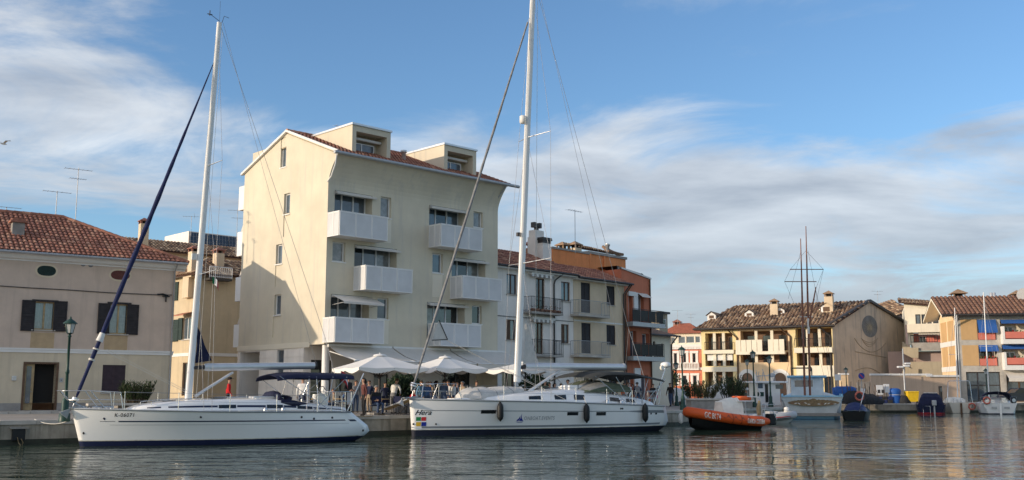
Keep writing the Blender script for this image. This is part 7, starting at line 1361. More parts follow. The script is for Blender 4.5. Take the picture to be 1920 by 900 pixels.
    yo = g.P(1752, 765)[0]; k = MB(); k.box(L + .02, L + .45, yo - .2, yo + .2, .75, 1.25); k.box(L + .1, L + .3, yo - .07, yo + .07, -.2, .75); k.build('outboard', 'grey_tube', t, .06); k = MB(); k.tube([(L + .1, g.P(1731, 765)[0], .05), (L + .1, g.P(1731, 765)[0], .7), (L + .1, g.P(1744, 765)[0], .7), (L + .1, g.P(1744, 765)[0], .05)], .03, 6); k.build('ladder', 'steel', t)
    for px, lab in ((1724, 'white fender at the left side of the covered motorboat'), (1763, 'white fender at the right side of the covered motorboat')): c = ground(px, 772, .0); q = thing('fender', lab, 'fender', (c.x, c.y - .3, .25), 0, 'fenders hung on the hulls'); MB().lathe([(.03, 0), (.12, .06), (.13, .3), (.12, .55), (.03, .62)], 10).build('body', 'fender_white', q)
    # two small sailing boats
    for i, (name, lab, px, py, L, hw, mt, mbp, ng, m, boot) in enumerate((('small_sailboat', 'small cream sailboat with steel arch and round red lifebuoy', 1803, 775, 6.4, 1.18, (1790, 577), (1795, 735), 0, 'gelcoat_cream', 'gelcoat_cream'), ('small_sloop', 'small white sloop with navy sprayhood at the right edge', 1877, 777, 7.2, 1.6, (1844, 548), (1854, 735), 1, 'gelcoat', 'navy'))):
        t, f, H, L, g = stern_boat(name, lab, px, py, L, hw, (1.15, .95, 1.0), m, boot, (-.2 if i == 0 else -.3, -1), 'sailboat')
        st = [(1.4, .3, 1.05, .05), (2.2, hw * .6, 1.0, .35), (3.6, hw * .7, .97, .5), (L - 2.2, hw * .72, .97, .45), (L - 1.9, hw * .7, .97, .1)]; cabin(t, st, m)
        xm = 3.0; v = Fr(*f.W(xm, 0, 0)[:2], 0, f.ang + R(90)); B, T = v.P(*mbp), v.P(*mt); msx = MB().tube([(xm, B[0], 1.3), (xm, T[0], T[1])], [.075, .055], 8, flat=.8).build('mast', 'alu_white', t)
        z = T[1]; wires(t, [((xm, T[0], z), (L - .1, 0, 1.05)), ((xm, T[0], z), (.1, 0, 1.2)), ((xm, T[0], z * .95), (xm + .3, hw * .9, 1)), ((xm, T[0], z * .95), (xm + .3, -hw * .9, 1))], .009, 'wire', 'stay'); MB().tube([(xm, B[0] - .6, z * .55), (xm, B[0] + .6, z * .55)], .02, 5).build('spreaders', 'alu', msx)
        if i == 0: MB().tube([(xm + .12, B[0] + .25, 1.2), (xm + .1, T[0] + .12, z * .93)], .04, 6).build('furled_sail', 'canvas_white', t)
        k = MB(); w = hw * (.95 if i == 0 else .7); zt = g.P(px, 714 if i == 0 else 740)[1]
        if i == 0: k.tube([(L - .4, w, .95), (L - .4, w * .86, zt - .1), (L - .4, w * .75, zt), (L - .4, -w * .75, zt), (L - .4, -w * .86, zt - .1), (L - .4, -w, .95)], .04, 7); k.build('arch', 'steel', t)
        else: 
            c = MB(); cloth_canopy('sprayhood', t, 'navy_cloth', L - 3.2, L - 1.3, 1.2, lambda q_: g.P(px, 735)[1] - .25 * (1 - min(1, q_ * 2.5)) ** 2, drop=.7)
        for sg in (-1, 1): k = MB(); k.tube([(L - .1, sg * hw * .55, 1.0), (L - .1, sg * hw * .55, 1.55), (L - .2, sg * hw * .88, 1.55), (L - 1.2, sg * hw * .95, 1.5), (L - 1.2, sg * hw * .95, .98)], .016, 5); k.build('stern_rail', 'steel', t)
        yb, zb = g.P(1822 if i == 0 else 1850, 762 if i == 0 else 751); n = 18; k = MB(); k.tube([(L + .1, yb + .28 * math.cos(2 * math.pi * j / n), zb + .28 * math.sin(2 * math.pi * j / n)) for j in range(n + 1)], .075, 8); k.build('lifebuoy', 'lifebuoy_red', t); k = MB(); k.box(L + .01, L + .06, -.09, .09, -.1, .95); k.build('rudder', 'wood_brown' if i == 0 else 'gelcoat', t)
        if i == 1: MB().box(L + .005, L + .02, -.75, -.3, .5, .68).build('name_plate', 'gutter_grey', t); MB().box(L + .005, L + .02, .3, .75, .5, .68).build('name_plate', 'gutter_grey', t)
        k = MB(); rng = random.Random(i)
        for j in range(6): y = rng.uniform(-hw * .6, hw * .6); x = L - rng.uniform(.5, 1.6); k.box(x - .15, x + .15, y - .15, y + .15, .95, 1.15 + rng.uniform(0, .35))
        tag(k.build('cockpit_gear', 'canvas_white' if i == 0 else 'gelcoat_cream', t), kind='stuff')
mat('lifebuoy_red', (.62, .16, .11), .6, .2, 6, .1)
small_boats()
# ---------------------------------------------------------------- street lamps
def lamp(label, loc, h, s=1.0, twin=False):
    t = thing('street_lamp', label, 'street lamp', loc, 0, 'green lantern street lamps along the quay')
    MB().lathe([(.20, 0), (.20, .28), (.17, .30), (.13, .36), (.13, .75), (.10, .8), (.075, .9), (.07, 1.1)], 12).build('base', 'iron_green', t)
    MB().lathe([(.06, 1.1), (.055, h * .45), (.075, h * .46), (.075, h * .48), (.05, h * .5), (.045, h - .75), (.07, h - .74), (.07, h - .7), (.035, h - .66)], 10).build('post', 'iron_green', t)
    l = MB(); z = h - .66; l.lathe([(.03, z), (.10, z + .04), (.12, z + .06)], 6); o = l.build('lantern', 'iron_green', t); MB().lathe([(.11, z + .06), (.19, z + .40)], 6, smooth=False).build('lantern_glass', 'lamp_glass', o)
    f = MB()
    for k in range(6): a = 2 * math.pi * k / 6; f.tube([(.115 * math.cos(a), .115 * math.sin(a), z + .05), (.197 * math.cos(a), .197 * math.sin(a), z + .41)], .011, 4)
    f.build('lantern_frame', 'iron_green', o); MB().lathe([(.26, z + .40), (.24, z + .44), (.14, z + .52), (.06, z + .57), (.03, z + .6), (.035, z + .64), (.005, z + .68)], 12).build('lantern_cap', 'iron_green', o); return t
def lamp_at(label, px, py_base, py_top, Y=None):
    p = ground(px, py_base) if Y is None else at(px, Y); h = pz(py_top, p.y, px) - GZ; return lamp(label, (p.x, p.y, GZ), h)
lamp_at('green lantern lamp on the quay edge by the left house door', 120.5, 790.5, 594); lamp_at('green lantern lamp on the quay right of the big yacht', 1281, 769, 648)
lamp_at('slim green lamp between the yacht stern and the red palazzo', 1268.5, 0, 677, 84.0); lamp_at('green lamp standing before the left arch of the yellow house', 1402.5, 0, 673, 104.0); lamp_at('tall green lamp on the quay corner left of the workboat cabin', 1414, 0, 656, 76.0); lamp_at('green lamp beside the workboat cabin door', 1444.5, 0, 666, 78.0); lamp_at('small dark lamp in front of the painted gable', 1588, 0, 688, 108.0)
# ---------------------------------------------------------------- plants
def leafy(parent, name, c, r, n, mats, seed, size=.1, up=.3, stretch=(1, 1, 1), core=True):
    rng = random.Random(seed); k = MB()
    for i in range(n):
        d = Vector((rng.gauss(0, 1), rng.gauss(0, 1), rng.gauss(0, 1))).normalized(); q = rng.random() ** .45; lump = 1 + .22 * math.sin(d.x * 5 + seed) * math.cos(d.y * 4 + d.z * 5)
        p = Vector((d.x * r * stretch[0], d.y * r * stretch[1], d.z * r * stretch[2])) * q * lump + Vector(c); a = (d + Vector((rng.uniform(-.6, .6), rng.uniform(-.6, .6), up + rng.uniform(-.3, .5)))).normalized(); s = a.cross(Vector((rng.uniform(-1, 1), rng.uniform(-1, 1), rng.uniform(-1, 1)))).normalized(); L = size * rng.uniform(.6, 1.5); w = L * .28
        k.add([p, p + a * L * .5 + s * w, p + a * L, p + a * L * .5 - s * w], ((0, 1, 2, 3),), rng.choices(range(len(mats)), ([5, 3, 1] * 2)[:len(mats)])[0])
    return k.build(name, mats, parent)
def spray(parent, name, n, h, spread, mats, seed, lean=.5, leafn=16, size=.16):
    """upright stems with narrow leaves"""
    rng = random.Random(seed); k = MB()
    for i in range(n):
        a = rng.uniform(0, 6.28); r0 = rng.random() ** .5 * spread * .45; b = Vector((math.cos(a) * r0, math.sin(a) * r0, 0)); H = h * rng.uniform(.6, 1.05); tip = b + Vector((math.cos(a) * spread * lean * rng.uniform(.4, 1.2), math.sin(a) * spread * lean * rng.uniform(.4, 1.2), H)); k.tube([b, b.lerp(tip, .5) + Vector((0, 0, H * .08)), tip], [.014, .01, .005], 4, 2)
        for j in range(leafn):
            f = .25 + .75 * (j + rng.random()) / leafn; p = b.lerp(tip, f); q = rng.uniform(0, 6.28); d = Vector((math.cos(q) * .7, math.sin(q) * .7, .75)).normalized(); s = d.cross(Vector((0, 0, 1))).normalized(); L = size * rng.uniform(.6, 1.3); k.add([p, p + d * L * .5 + s * L * .13, p + d * L, p + d * L * .5 - s * L * .13], ((0, 1, 2, 3),), 0 if rng.random() < .7 else 1)
    return k.build(name, mats, parent)
# oleander in its stone planter by the left house
p = fA.W(fA.P(252, 758, -2.6)[0], -2.6, 0); t = thing('potted_oleander', 'bushy green oleander in a low stone planter before the left house', 'plant', p, fA.ang)
k = MB(); k.box(-.95, .95, -.5, .5, 0, .42); k.build('planter', 'stone_grey', t); MB().box(-1.05, 1.05, -.6, .6, .422, .5).build('planter_rim', 'stone_pale', t); q = spray(t, 'foliage', 150, 1.15, 1.1, ['leaf_dark', 'leaf_mid', 'bark'], 11, .42, 30, .15); q.location = (.1, 0, .45)
p = fA.W(fA.P(225, 760, -3.4)[0], -3.4, 0); t = thing('stone_bench', 'long grey stone bench slab behind the left sloop', 'bench', p, fA.ang); MB().box(-1.6, 2.6, -.25, .25, .40, .52).build('seat', 'stone_pale', t, .02); [MB().box(x, x + .3, -.2, .2, 0, .398).build('leg', 'stone_grey', t) for x in (-1.3, .4, 2.0)]
p = ground(3, 768); t = thing('grey_shrub', 'pale grey-green potted shrub at the left picture edge', 'plant', p, 0); leafy(t, 'foliage', (0, 0, .62), .34, 420, ['leaf_pale', 'leaf_mid', 'leaf_dry'], 3, .09); MB().lathe([(.14, 0), (.2, .3), (.22, .32)], 12).build('pot', 'brick', t)

# cafe hedge
p = at(757, 56.0); t = thing('cafe_hedge', 'dark conifer hedge between the two cafe umbrellas', 'hedge', p, R(44)); leafy(t, 'foliage', (0, 0, 1.1), 1.0, 2600, ['leaf_hedge', 'leaf_dark', 'leaf_hedge'], 5, .16, .4, (1.15, .55, .95)); MB().box(-1.0, 1.0, -.35, .35, 0, .5).build('trough', 'stone_grey', t); k = MB(); [k.tube([(x, 0, .4), (x * 1.2, 0, 1.3)], .03, 5) for x in (-.6, 0, .6)]; k.build('stems', 'bark', t)
p = at(1002, 66.0); t = thing('corner_bush', 'dark rounded bush behind the yacht mast', 'bush', p, 0); leafy(t, 'foliage', (0, 0, 1.35), .95, 1500, ['leaf_hedge', 'leaf_dark', 'leaf_mid'], 6, .16, .3, (1, .8, .9)); MB().lathe([(.25, 0), (.33, .4), (.36, .42)], 12).build('pot', 'brick', t); MB().tube([(0, 0, .3), (0, 0, 1.2)], .05, 6).build('stem', 'bark', t)
# planters and shrubs on the square
for i, (lab, px, Y, h, sp, kind) in enumerate((('spiky grey-brown shrub in the stone trough on the square', 1324, 72.0, 1.35, 1.0, 1), ('tall green shrub in the stone trough on the square', 1368, 74.0, 1.9, 1.0, 0), ('low dark shrub behind the trough near the red palazzo', 1301, 80.0, 1.5, .9, 0), ('second tall green shrub with dry tips in the stone trough', 1381, 75.5, 1.6, .8, 2))):
    p = at(px, Y); t = thing('square_shrub', lab, 'shrub', (p.x, p.y, GZ), 0, 'shrubs on the square'); o = spray(t, 'foliage', 60, h, sp, [['leaf_dark', 'leaf_mid', 'bark'], ['leaf_dry', 'leaf_dark', 'bark'], ['leaf_mid', 'leaf_dry', 'bark']][kind], 20 + i, .7, 20, .22); o.location = (0, 0, .42); MB().lathe([(.3, 0), (.4, .42), (.42, .5)], 12).build('pot', 'stone_grey', t)
p = at(1322, 70.0); t = thing('stone_trough', 'long low grey stone trough on the square behind the orange boat', 'planter', (p.x, p.y, GZ), R(12)); MB().box(-1.2, 3.2, -.45, .45, 0, .55).build('body', 'stone_grey', t, .02); MB().box(-1.3, 3.3, -.55, .55, .552, .68).build('rim', 'stone_pale', t, .02)
p = at(1255, 96.0); t = thing('plane_tree', 'small autumn tree before the red palazzo', 'tree', (p.x, p.y, GZ), 0); leafy(t, 'crown', (0, 0, 2.3), .9, 700, ['leaf_dry', 'leaf_mid', 'leaf_dark'], 8, .22); MB().tube([(0, 0, 0), (.05, 0, 1.2), (0, .05, 2.2)], [.08, .06, .03], 7).build('trunk', 'bark', t)
# ---------------------------------------------------------------- umbrellas
def umbrella(label, px, Y, hw, zt, ze, rz):
    p = at(px, Y); t = thing('parasol', label, 'parasol', (p.x, p.y, GZ), rz, 'white cafe parasols'); k = MB(); n = 8; seg = 6
    cor = [(hw * (1 if abs(math.cos(a)) > .38 else 0) * (1 if math.cos(a) > 0 else -1), hw * (1 if abs(math.sin(a)) > .38 else 0) * (1 if math.sin(a) > 0 else -1)) for a in [2 * math.pi * i / 8 + math.pi / 4 for i in range(8)]]
    top = Vector((0, 0, zt))
    for i in range(n):
        a, b = Vector((*cor[i], ze)), Vector((*cor[(i + 1) % n], ze)); rows = []
        for s in range(seg + 1):
            f = s / seg; sag = -.03 * math.sin(math.pi * f); pa, pb = top.lerp(a, f), top.lerp(b, f); m_ = pa.lerp(pb, .5) + Vector((0, 0, -.05 * f)); rows.append([pa + Vector((0, 0, sag)), m_ + Vector((0, 0, sag)), pb + Vector((0, 0, sag))])
        k.rings(rows, False, False, 0, True)
        e0 = rows[-1]; v = []; N = 8
        for j in range(N + 1): f = j / N; q = e0[0].lerp(e0[1], f * 2) if f < .5 else e0[1].lerp(e0[2], f * 2 - 1); v.append((q, q + Vector((0, 0, -.13 - .10 * math.sin(math.pi * f)))))
        for (q0, r0), (q1, r1) in zip(v, v[1:]): k.quad(q0, q1, r1, r0)
    cn = k.build('canopy', 'canvas_white', t); v = MB(); v.lathe([(.34, zt - .09), (.30, zt - .03), (.12, zt + .01), (.03, zt + .02), (.025, zt + .07)], 12); v.build('vent_cap', 'canvas_white', cn)
    MB().tube([(0, 0, .1), (0, 0, zt)], .045, 8).build('pole', 'gutter_dark', t); MB().box(-.45, .45, -.45, .45, 0, .1).build('base', 'stone_grey', t, .02)
    for i in range(n): MB().tube([(0, 0, zt - .12), Vector((*cor[i], ze - .06))], .018, 4).build('rib', 'gutter_dark', t)
    r = MB(); [r.tube([(0, 0, ze - .45), Vector((*cor[i], 0)) * .5 + Vector((0, 0, (zt + ze) / 2 - .2))], .015, 4) for i in range(n)]; r.build('struts', 'gutter_dark', t); return t
umbrella('widest white cafe parasol, left one with scalloped edge', 711, 50.5, 1.78, pz(664, 50.5) - GZ, pz(690.5, 50.5) - GZ, R(30)); umbrella('white cafe parasol in the middle, behind the yacht forestay', 834, 53.5, 1.58, pz(668, 53.5) - GZ, pz(691, 53.5) - GZ, R(38)); umbrella('white cafe parasol partly hidden behind the yacht mast', 985, 59.0, 1.65, pz(678, 59) - GZ, pz(693, 59) - GZ, R(40))
# ---------------------------------------------------------------- cafe furniture
def table_proto(label, loc):
    t = thing('cafe_table', label, 'table', loc, 0, 'cafe tables'); MB().lathe([(.36, .72), (.38, .73), (.38, .75), (.36, .76)], 20).build('table_top', 'wood_tan', t); MB().lathe([(.03, .04), (.03, .72)], 8).build('pedestal', 'iron_dark', t); MB().lathe([(.24, 0), (.22, .03), (.05, .05)], 14).build('base', 'iron_dark', t); return t
def chair_proto(label, loc, rz):
    t = thing('cafe_chair', label, 'chair', loc, rz, 'navy cafe chairs'); MB().box(-.22, .22, -.22, .22, .43, .47).build('seat', 'navy_cloth', t, .01); k = MB(); k.rings([[(-.22, .21, z), (0, .25, z), (.22, .21, z)] for z in (.55, .7, .88)], False, False, 0, True); k.rings([[(-.22, .235, z), (0, .275, z), (.22, .235, z)] for z in (.55, .7, .88)], False, False, 0, True); k.build('backrest', 'navy_cloth', t)
    for x in (-.19, .19):
        MB().tube([(x, -.19, 0), (x, -.19, .43)], .014, 5).build('leg', 'iron_dark', t); MB().tube([(x, .2, 0), (x, .22, .9)], .014, 5).build('leg', 'iron_dark', t)
    return t
tp = cp = None
TB = [(762, 49.5, 'cafe table nearest the yacht bow'), (716, 50.2, 'cafe table under the left parasol beside the seated man'), (640, 52.0, 'cafe table left of the waiter by the column'), (812, 54.5, 'cafe table at the left of the seated group'), (846, 55.5, 'cafe table in the middle of the seated group'), (880, 57.0, 'cafe table at the right of the seated group'), (598, 51.0, 'cafe table beside the round white column')]
for px, Y, lab in TB:
    p = at(px, Y)
    if tp is None: tp = table_proto(lab, p)
    else: c = copy_tree(tp); c.location = p; c['label'] = lab
CH = [(704, 48.6, 200, 'navy chair carrying the seated man in the dark jacket'), (727, 51.2, 30, 'navy chair turned from the left table'), (774, 50.4, 60, 'navy chair on the right of the table nearest the yacht'), (750, 48.8, 150, 'navy chair on the left of the table nearest the yacht'), (628, 52.6, -80, 'navy chair left of the waiter'), (652, 53.2, 40, 'navy chair behind the waiter'), (590, 51.8, -40, 'navy chair behind the column-side table'), (802, 55.2, -60, 'navy chair at the far left of the seated group'), (836, 56.2, 10, 'navy chair behind the middle table of the group'), (870, 57.6, 20, 'navy chair left of the right group table'), (893, 57.8, 50, 'navy chair at the far right of the seated group')]
for px, Y, rz, lab in CH:
    p = at(px, Y)
    if cp is None: cp = chair_proto(lab, p, R(rz))
    else: c = copy_tree(cp); c.location = p; c.rotation_euler = (0, 0, R(rz)); c['label'] = lab
p = ground(752, 777.5); t = thing('iron_railing', 'short black iron railing on the quay beside the yacht bow', 'railing', (p.x, p.y + .6, GZ), R(42)); 
for i in range(13): MB().tube([(-1.0 + i * .16, 0, 0), (-1.0 + i * .16, 0, .85)], .012, 5).build('bar', 'iron_dark', t)
for z in (.06, .85): MB().tube([(-1.02, 0, z), (.95, 0, z)], .02, 5).build('rail', 'iron_dark', t)
# ---------------------------------------------------------------- people
def cm(n, c): mat(n, c, .9, .2, 9, .2); return n
for n, c in (('skin', (.50, .29, .20)), ('hair_dark', (.022, .016, .013)), ('hair_brown', (.07, .042, .025)), ('hair_grey', (.26, .25, .24)), ('c_red', (.55, .015, .02)), ('c_white', (.72, .71, .69)), ('c_navy', (.018, .025, .06)), ('c_black', (.018, .018, .02)), ('c_grey', (.20, .20, .21)), ('c_blue', (.06, .13, .30)), ('c_denim', (.05, .08, .15)), ('c_rust', (.13, .045, .04)), ('c_tan', (.36, .28, .20)), ('c_sky', (.16, .33, .50)), ('c_pink', (.60, .03, .16)), ('c_green', (.07, .09, .05)), ('c_shoe', (.03, .026, .024)), ('c_orange', (.6, .12, .03))): cm(n, c)
def body_mesh(pose):
    """one continuous skinned figure facing -y; slots skin, top, trousers, shoes, dark"""
    J = {}; E = []; bone = {}
    def v(n, p, r, par=None, m=1):
        J[n] = (Vector(p), r); 
        if par: E.append((par, n)); bone[(par, n)] = m
    sit = pose == 'sit'; lean = pose == 'lean'; walk = pose == 'walk'; hz = .50 if sit else .95
    tilt = .42 if lean else (.06 if not sit else .10)
    def tor(h, dx=0, dy=0): return (dx, -tilt * h + dy, hz + h * (.93 if lean else 1))
    v('pelvis', (0, 0, hz), (.155, .115)); v('belly', tor(.17), (.145, .105), 'pelvis'); v('chest', tor(.37), (.175, .115), 'belly'); v('nb', tor(.52), (.085, .075), 'chest'); v('neck', tor(.575), (.055, .055), 'nb', 0); v('chin', tor(.645, 0, -.02), (.072, .08), 'neck', 0); v('skull', tor(.72, 0, -.012), (.086, .1), 'chin', 0); v('crown', tor(.78, 0, 0), (.055, .065), 'skull', 0)
    for s, q in ((-1, 'l'), (1, 'r')):
        st = (.22 if s > 0 else -.22) if walk else 0
        if sit: hip, kn, an, toe = (s * .10, -.03, .5), (s * .12, -.44, .5), (s * .12, -.40, .09), (s * .13, -.56, .045)
        else: hip, kn, an, toe = (s * .095, 0, .88), (s * .105, -.03 - st * .55 - (.02 if st < 0 else 0), .49), (s * .105, .02 - st, .09 + (.05 if st < 0 else 0)), (s * .12, -.14 - st, .04)
        v('hip' + q, hip, (.095, .1), 'pelvis', 2); v('knee' + q, kn, (.065, .068), 'hip' + q, 2); v('ank' + q, an, (.047, .05), 'knee' + q, 2); v('toe' + q, toe, (.045, .035), 'ank' + q, 3)
        v('sh' + q, tor(.47, s * .185, .0), (.066, .066), 'chest', 1)
        if pose in ('carry', 'sit') : el, wr, ha = tor(.20, s * .25, .02), tor(.14, s * .17, -.24), tor(.15, s * .13, -.31)
        elif lean: el, wr, ha = tor(.24, s * .27, -.12), tor(.04, s * .22, -.28), tor(-.03, s * .19, -.33)
        elif walk: el, wr, ha = tor(.20, s * .25, .05 + s * .07), tor(-.03, s * .25, -.06 + s * .14), tor(-.10, s * .24, -.08 + s * .15)
        else: el, wr, ha = tor(.19, s * .245, .04), tor(-.05, s * .25, -.02), tor(-.13, s * .245, -.05)
        v('el' + q, el, (.048, .048), 'sh' + q, 1); v('wr' + q, wr, (.032, .036), 'el' + q, 1); v('ha' + q, ha, (.024, .04), 'wr' + q, 0)
    names = list(J); idx = {n: i for i, n in enumerate(names)}; me = bpy.data.meshes.new('figure'); me.from_pydata([J[n][0] for n in names], [(idx[a], idx[b]) for a, b in E], []); ob = bpy.data.objects.new('figure', me); C.objects.link(ob); sk = ob.modifiers.new('skin', 'SKIN'); sk.use_smooth_shade = True
    for i, n in enumerate(names): d = me.skin_vertices[0].data[i]; d.radius = J[n][1]; d.use_root = (i == 0)
    ss = ob.modifiers.new('sub', 'SUBSURF'); ss.levels = 1; ss.render_levels = 1; dg = bpy.context.evaluated_depsgraph_get(); dg.update(); out = bpy.data.meshes.new_from_object(ob.evaluated_get(dg)); bpy.data.objects.remove(ob)
    k = MB(); k.add([x.co for x in out.vertices], [tuple(p.vertices) for p in out.polygons], 0, True); seg = [(J[a][0], J[b][0], bone[(a, b)]) for a, b in E]
    for fi, f in enumerate(k.f):
        c = sum((Vector(k.v[i]) for i in f), Vector()) / len(f); best = 1e9
        for a, b, m in seg:
            d = b - a; t = max(0, min(1, (c - a).dot(d) / d.length_squared)); e = (c - (a + d * t)).length
            if e < best: best = e; k.m[fi] = m
        if c.z < hz + .03 and k.m[fi] == 1 and abs(c.x) < .2 and not sit: k.m[fi] = 2
    # fingers, nose, ears, eyes, mouth
    for s, q in ((-1, 'l'), (1, 'r')):
        w, h = J['wr' + q][0], J['ha' + q][0]; d = (h - w).normalized(); sd = d.cross(Vector((s, 0, 0))).normalized()
        for i, L in enumerate((.062, .072, .068, .054)): b = h + sd * (-.027 + .018 * i); k.tube([b, b + d * L * .55 + Vector((-s * .006, 0, 0)), b + d * L + Vector((-s * .022, 0, 0))], [.0095, .009, .006], 5, 0)
        b = w.lerp(h, .55) + sd * -.03; k.tube([b, b + d * .03 - sd * .028, b + d * .06 - sd * .026], [.011, .010, .007], 5, 0)
    hd = J['skull'][0]; k.tube([hd + Vector((0, -.09, .0)), hd + Vector((0, -.122, -.03)), hd + Vector((0, -.10, -.04))], [.008, .014, .008], 5, 0); [k.tube([hd + Vector((s * .085, .0, .02)), hd + Vector((s * .095, .012, -.02))], [.016, .010], 5, 0) for s in (-1, 1)]; [k.lathe([(.001, -.008), (.011, 0), (.001, .008)], 6, hd + Vector((s * .034, -.093, .0)), 4) for s in (-1, 1)]; k.tube([hd + Vector((-.024, -.088, -.066)), hd + Vector((.024, -.088, -.066))], .006, 4, 4)
    return k.mesh('person', ['skin', 'c_white', 'c_navy', 'c_shoe', 'hair_dark']), hd
def hair_mesh(hd, long):
    k = MB(); R_ = []; n = 14
    for i in range(6): ph = math.pi / 2 * (1 - i / 5 * (1.18 if not long else 1.25)); R_.append([(hd.x + .102 * math.cos(ph) * math.cos(a), hd.y + .012 + .118 * math.cos(ph) * math.sin(a), hd.z + .01 + (.098 * math.sin(ph) if math.sin(a) > -.25 or i < 3 else .098 * max(.45, math.sin(ph)))) for a in [2 * math.pi * j / n for j in range(n)]])
    k.rings(R_, True, True, 0, True)
    if long: k.tube([(hd.x, hd.y + .07, hd.z + .02), (hd.x, hd.y + .095, hd.z - .1), (hd.x, hd.y + .09, hd.z - .22)], [.08, .085, .04], 8, 0)
    return k.mesh('hair', 'hair_dark')
POSE = {}; HAIR = {}
for q in ('stand', 'walk', 'sit', 'lean', 'carry'):
    POSE[q], hd = body_mesh(q); HAIR[q] = (hair_mesh(hd, False), hair_mesh(hd, True), hd)
def setm(o, i, m): o.material_slots[i].link = 'OBJECT'; o.material_slots[i].material = MT[m]
def person(label, px, Y, pose, top, legs, rz, h=1.72, hair='hair_dark', long=False, z=GZ, extra=None):
    p = at(px, Y); t = thing('person', label, 'person', (p.x, p.y, z), R(rz)); s = h / 1.74; t.scale = (s, s, s); b = bpy.data.objects.new('body', POSE[pose]); C.objects.link(b); b.parent = t; setm(b, 1, top); setm(b, 2, legs); g = bpy.data.objects.new('hair', HAIR[pose][1 if long else 0]); C.objects.link(g); g.parent = t; setm(g, 0, hair); hd = HAIR[pose][2]
    if extra == 'cap': k = MB(); k.lathe([(.11, .03), (.112, .07), (.08, .115), (.01, .125)], 14, (hd.x, hd.y + .01, hd.z)); k.box(hd.x - .07, hd.x + .07, hd.y - .19, hd.y - .08, hd.z + .03, hd.z + .045); k.build('cap', 'c_black', t)
    if extra == 'backpack': MB().box(-.16, .16, .10, .28, 1.02, 1.46).build('backpack', 'c_grey', t, .05); k = MB(); [k.tube([(x, .1, 1.44), (x, -.05, 1.5), (x, -.14, 1.36), (x, -.06, 1.1), (x, .1, 1.06)], .02, 5) for x in (-.1, .1)]; k.build('strap', 'c_navy', t)
    if extra == 'apron': k = MB(); k.rings([[(-.17, -.10, z_), (0, -.15, z_), (.17, -.10, z_)] for z_ in (.5, .75, 1.02)], False, False, 0, True); k.build('apron', 'c_white', t)
    if extra == 'bag': MB().box(.24, .32, -.16, .18, .72, .98).build('shoulder_bag', 'c_pink', t, .03); MB().tube([(.27, -.1, .98), (.2, -.05, 1.46), (.27, .1, .98)], .012, 5).build('bag_strap', 'c_pink', t)
    return t
person('person in a red jacket and dark cap walking beside the vang of the left sloop', 428, 50.0, 'walk', 'c_red', 'c_black', 100, 1.74, extra='cap')
person('person in white shirt and navy trousers seen from behind under the navy bimini', 567, 47.0, 'stand', 'c_white', 'c_navy', 175, 1.72, 'hair_brown')
person('waiter in dark clothes with white apron beside the stern flag', 652, 47.2, 'carry', 'c_black', 'c_black', 60, 1.80, 'hair_dark', extra='apron'); person('woman with dark hair in a rust top standing right of the waiter', 683, 47.0, 'stand', 'c_rust', 'c_black', -60, 1.68, 'hair_dark', True)
person('bald-looking man in dark jacket seated at the table under the left parasol', 704, 48.6, 'sit', 'c_black', 'c_denim', 40, 1.80, 'hair_grey', z=GZ + .02); person('man in white shirt bending over the table, back turned', 737, 52.0, 'lean', 'c_white', 'c_grey', 150, 1.78, 'hair_brown'); person('dark-haired person half hidden behind the bending man', 722, 53.2, 'stand', 'c_navy', 'c_denim', 20, 1.55, 'hair_dark')
for lab, px, Y, ps, tp_, hr, lg, rz, h in (('person in denim blue left of the parasol pole', 801, 53.0, 'stand', 'c_blue', 'hair_grey', False, 30, 1.60), ('person with light face and tan top next to the denim one', 808, 54.0, 'stand', 'c_tan', 'hair_brown', False, -20, 1.58), ('dark-haired person in black right of the tan top', 816.5, 53.5, 'stand', 'c_black', 'hair_dark', True, 120, 1.64), ('person in patterned blue shirt beside the middle parasol pole', 832, 53.0, 'stand', 'c_denim', 'hair_dark', False, 160, 1.68), ('woman in white top leaning at the middle table', 850, 54.5, 'stand', 'c_white', 'hair_brown', True, 70, 1.62), ('person in navy behind the woman in white', 857, 56.0, 'stand', 'c_navy', 'hair_brown', False, 30, 1.58), ('person with pale scarf right of the woman in white', 868, 55.5, 'stand', 'c_tan', 'hair_grey', False, -40, 1.62), ('seated-looking person in dark top near the canvas bundle', 882, 56.0, 'sit', 'c_black', 'hair_dark', False, 20, 1.78)):
    person(lab, px, Y, ps, tp_, 'c_denim', rz, h, hr, lg)
for lab, px, Y, ps, tp_, lg_, rz in (('seated guest in pale shirt left of the waiter near the column', 628, 52.6, 'sit', 'c_tan', 'c_denim', -80), ('seated guest in blue behind the waiter', 650, 53.2, 'sit', 'c_blue', 'c_grey', 30), ('standing guest in grey between waiter and woman, further back', 667, 54.5, 'stand', 'c_grey', 'c_denim', 20), ('standing guest in navy beside the hedge', 693, 55.0, 'stand', 'c_navy', 'c_tan', -30), ('seated guest in red top at the table nearest the yacht', 774, 50.4, 'sit', 'c_red', 'c_denim', 60), ('standing guest in sky blue right of the hedge', 789, 55.0, 'stand', 'c_sky', 'c_grey', 40), ('guest in white between the blue shirt and the woman in white', 841, 56.2, 'stand', 'c_white', 'c_denim', -30), ('guest in green near the end of the cafe tables', 893, 57.8, 'stand', 'c_green', 'c_denim', 30)): person(lab, px, Y, ps, tp_, lg_, rz, 1.66, 'hair_brown')
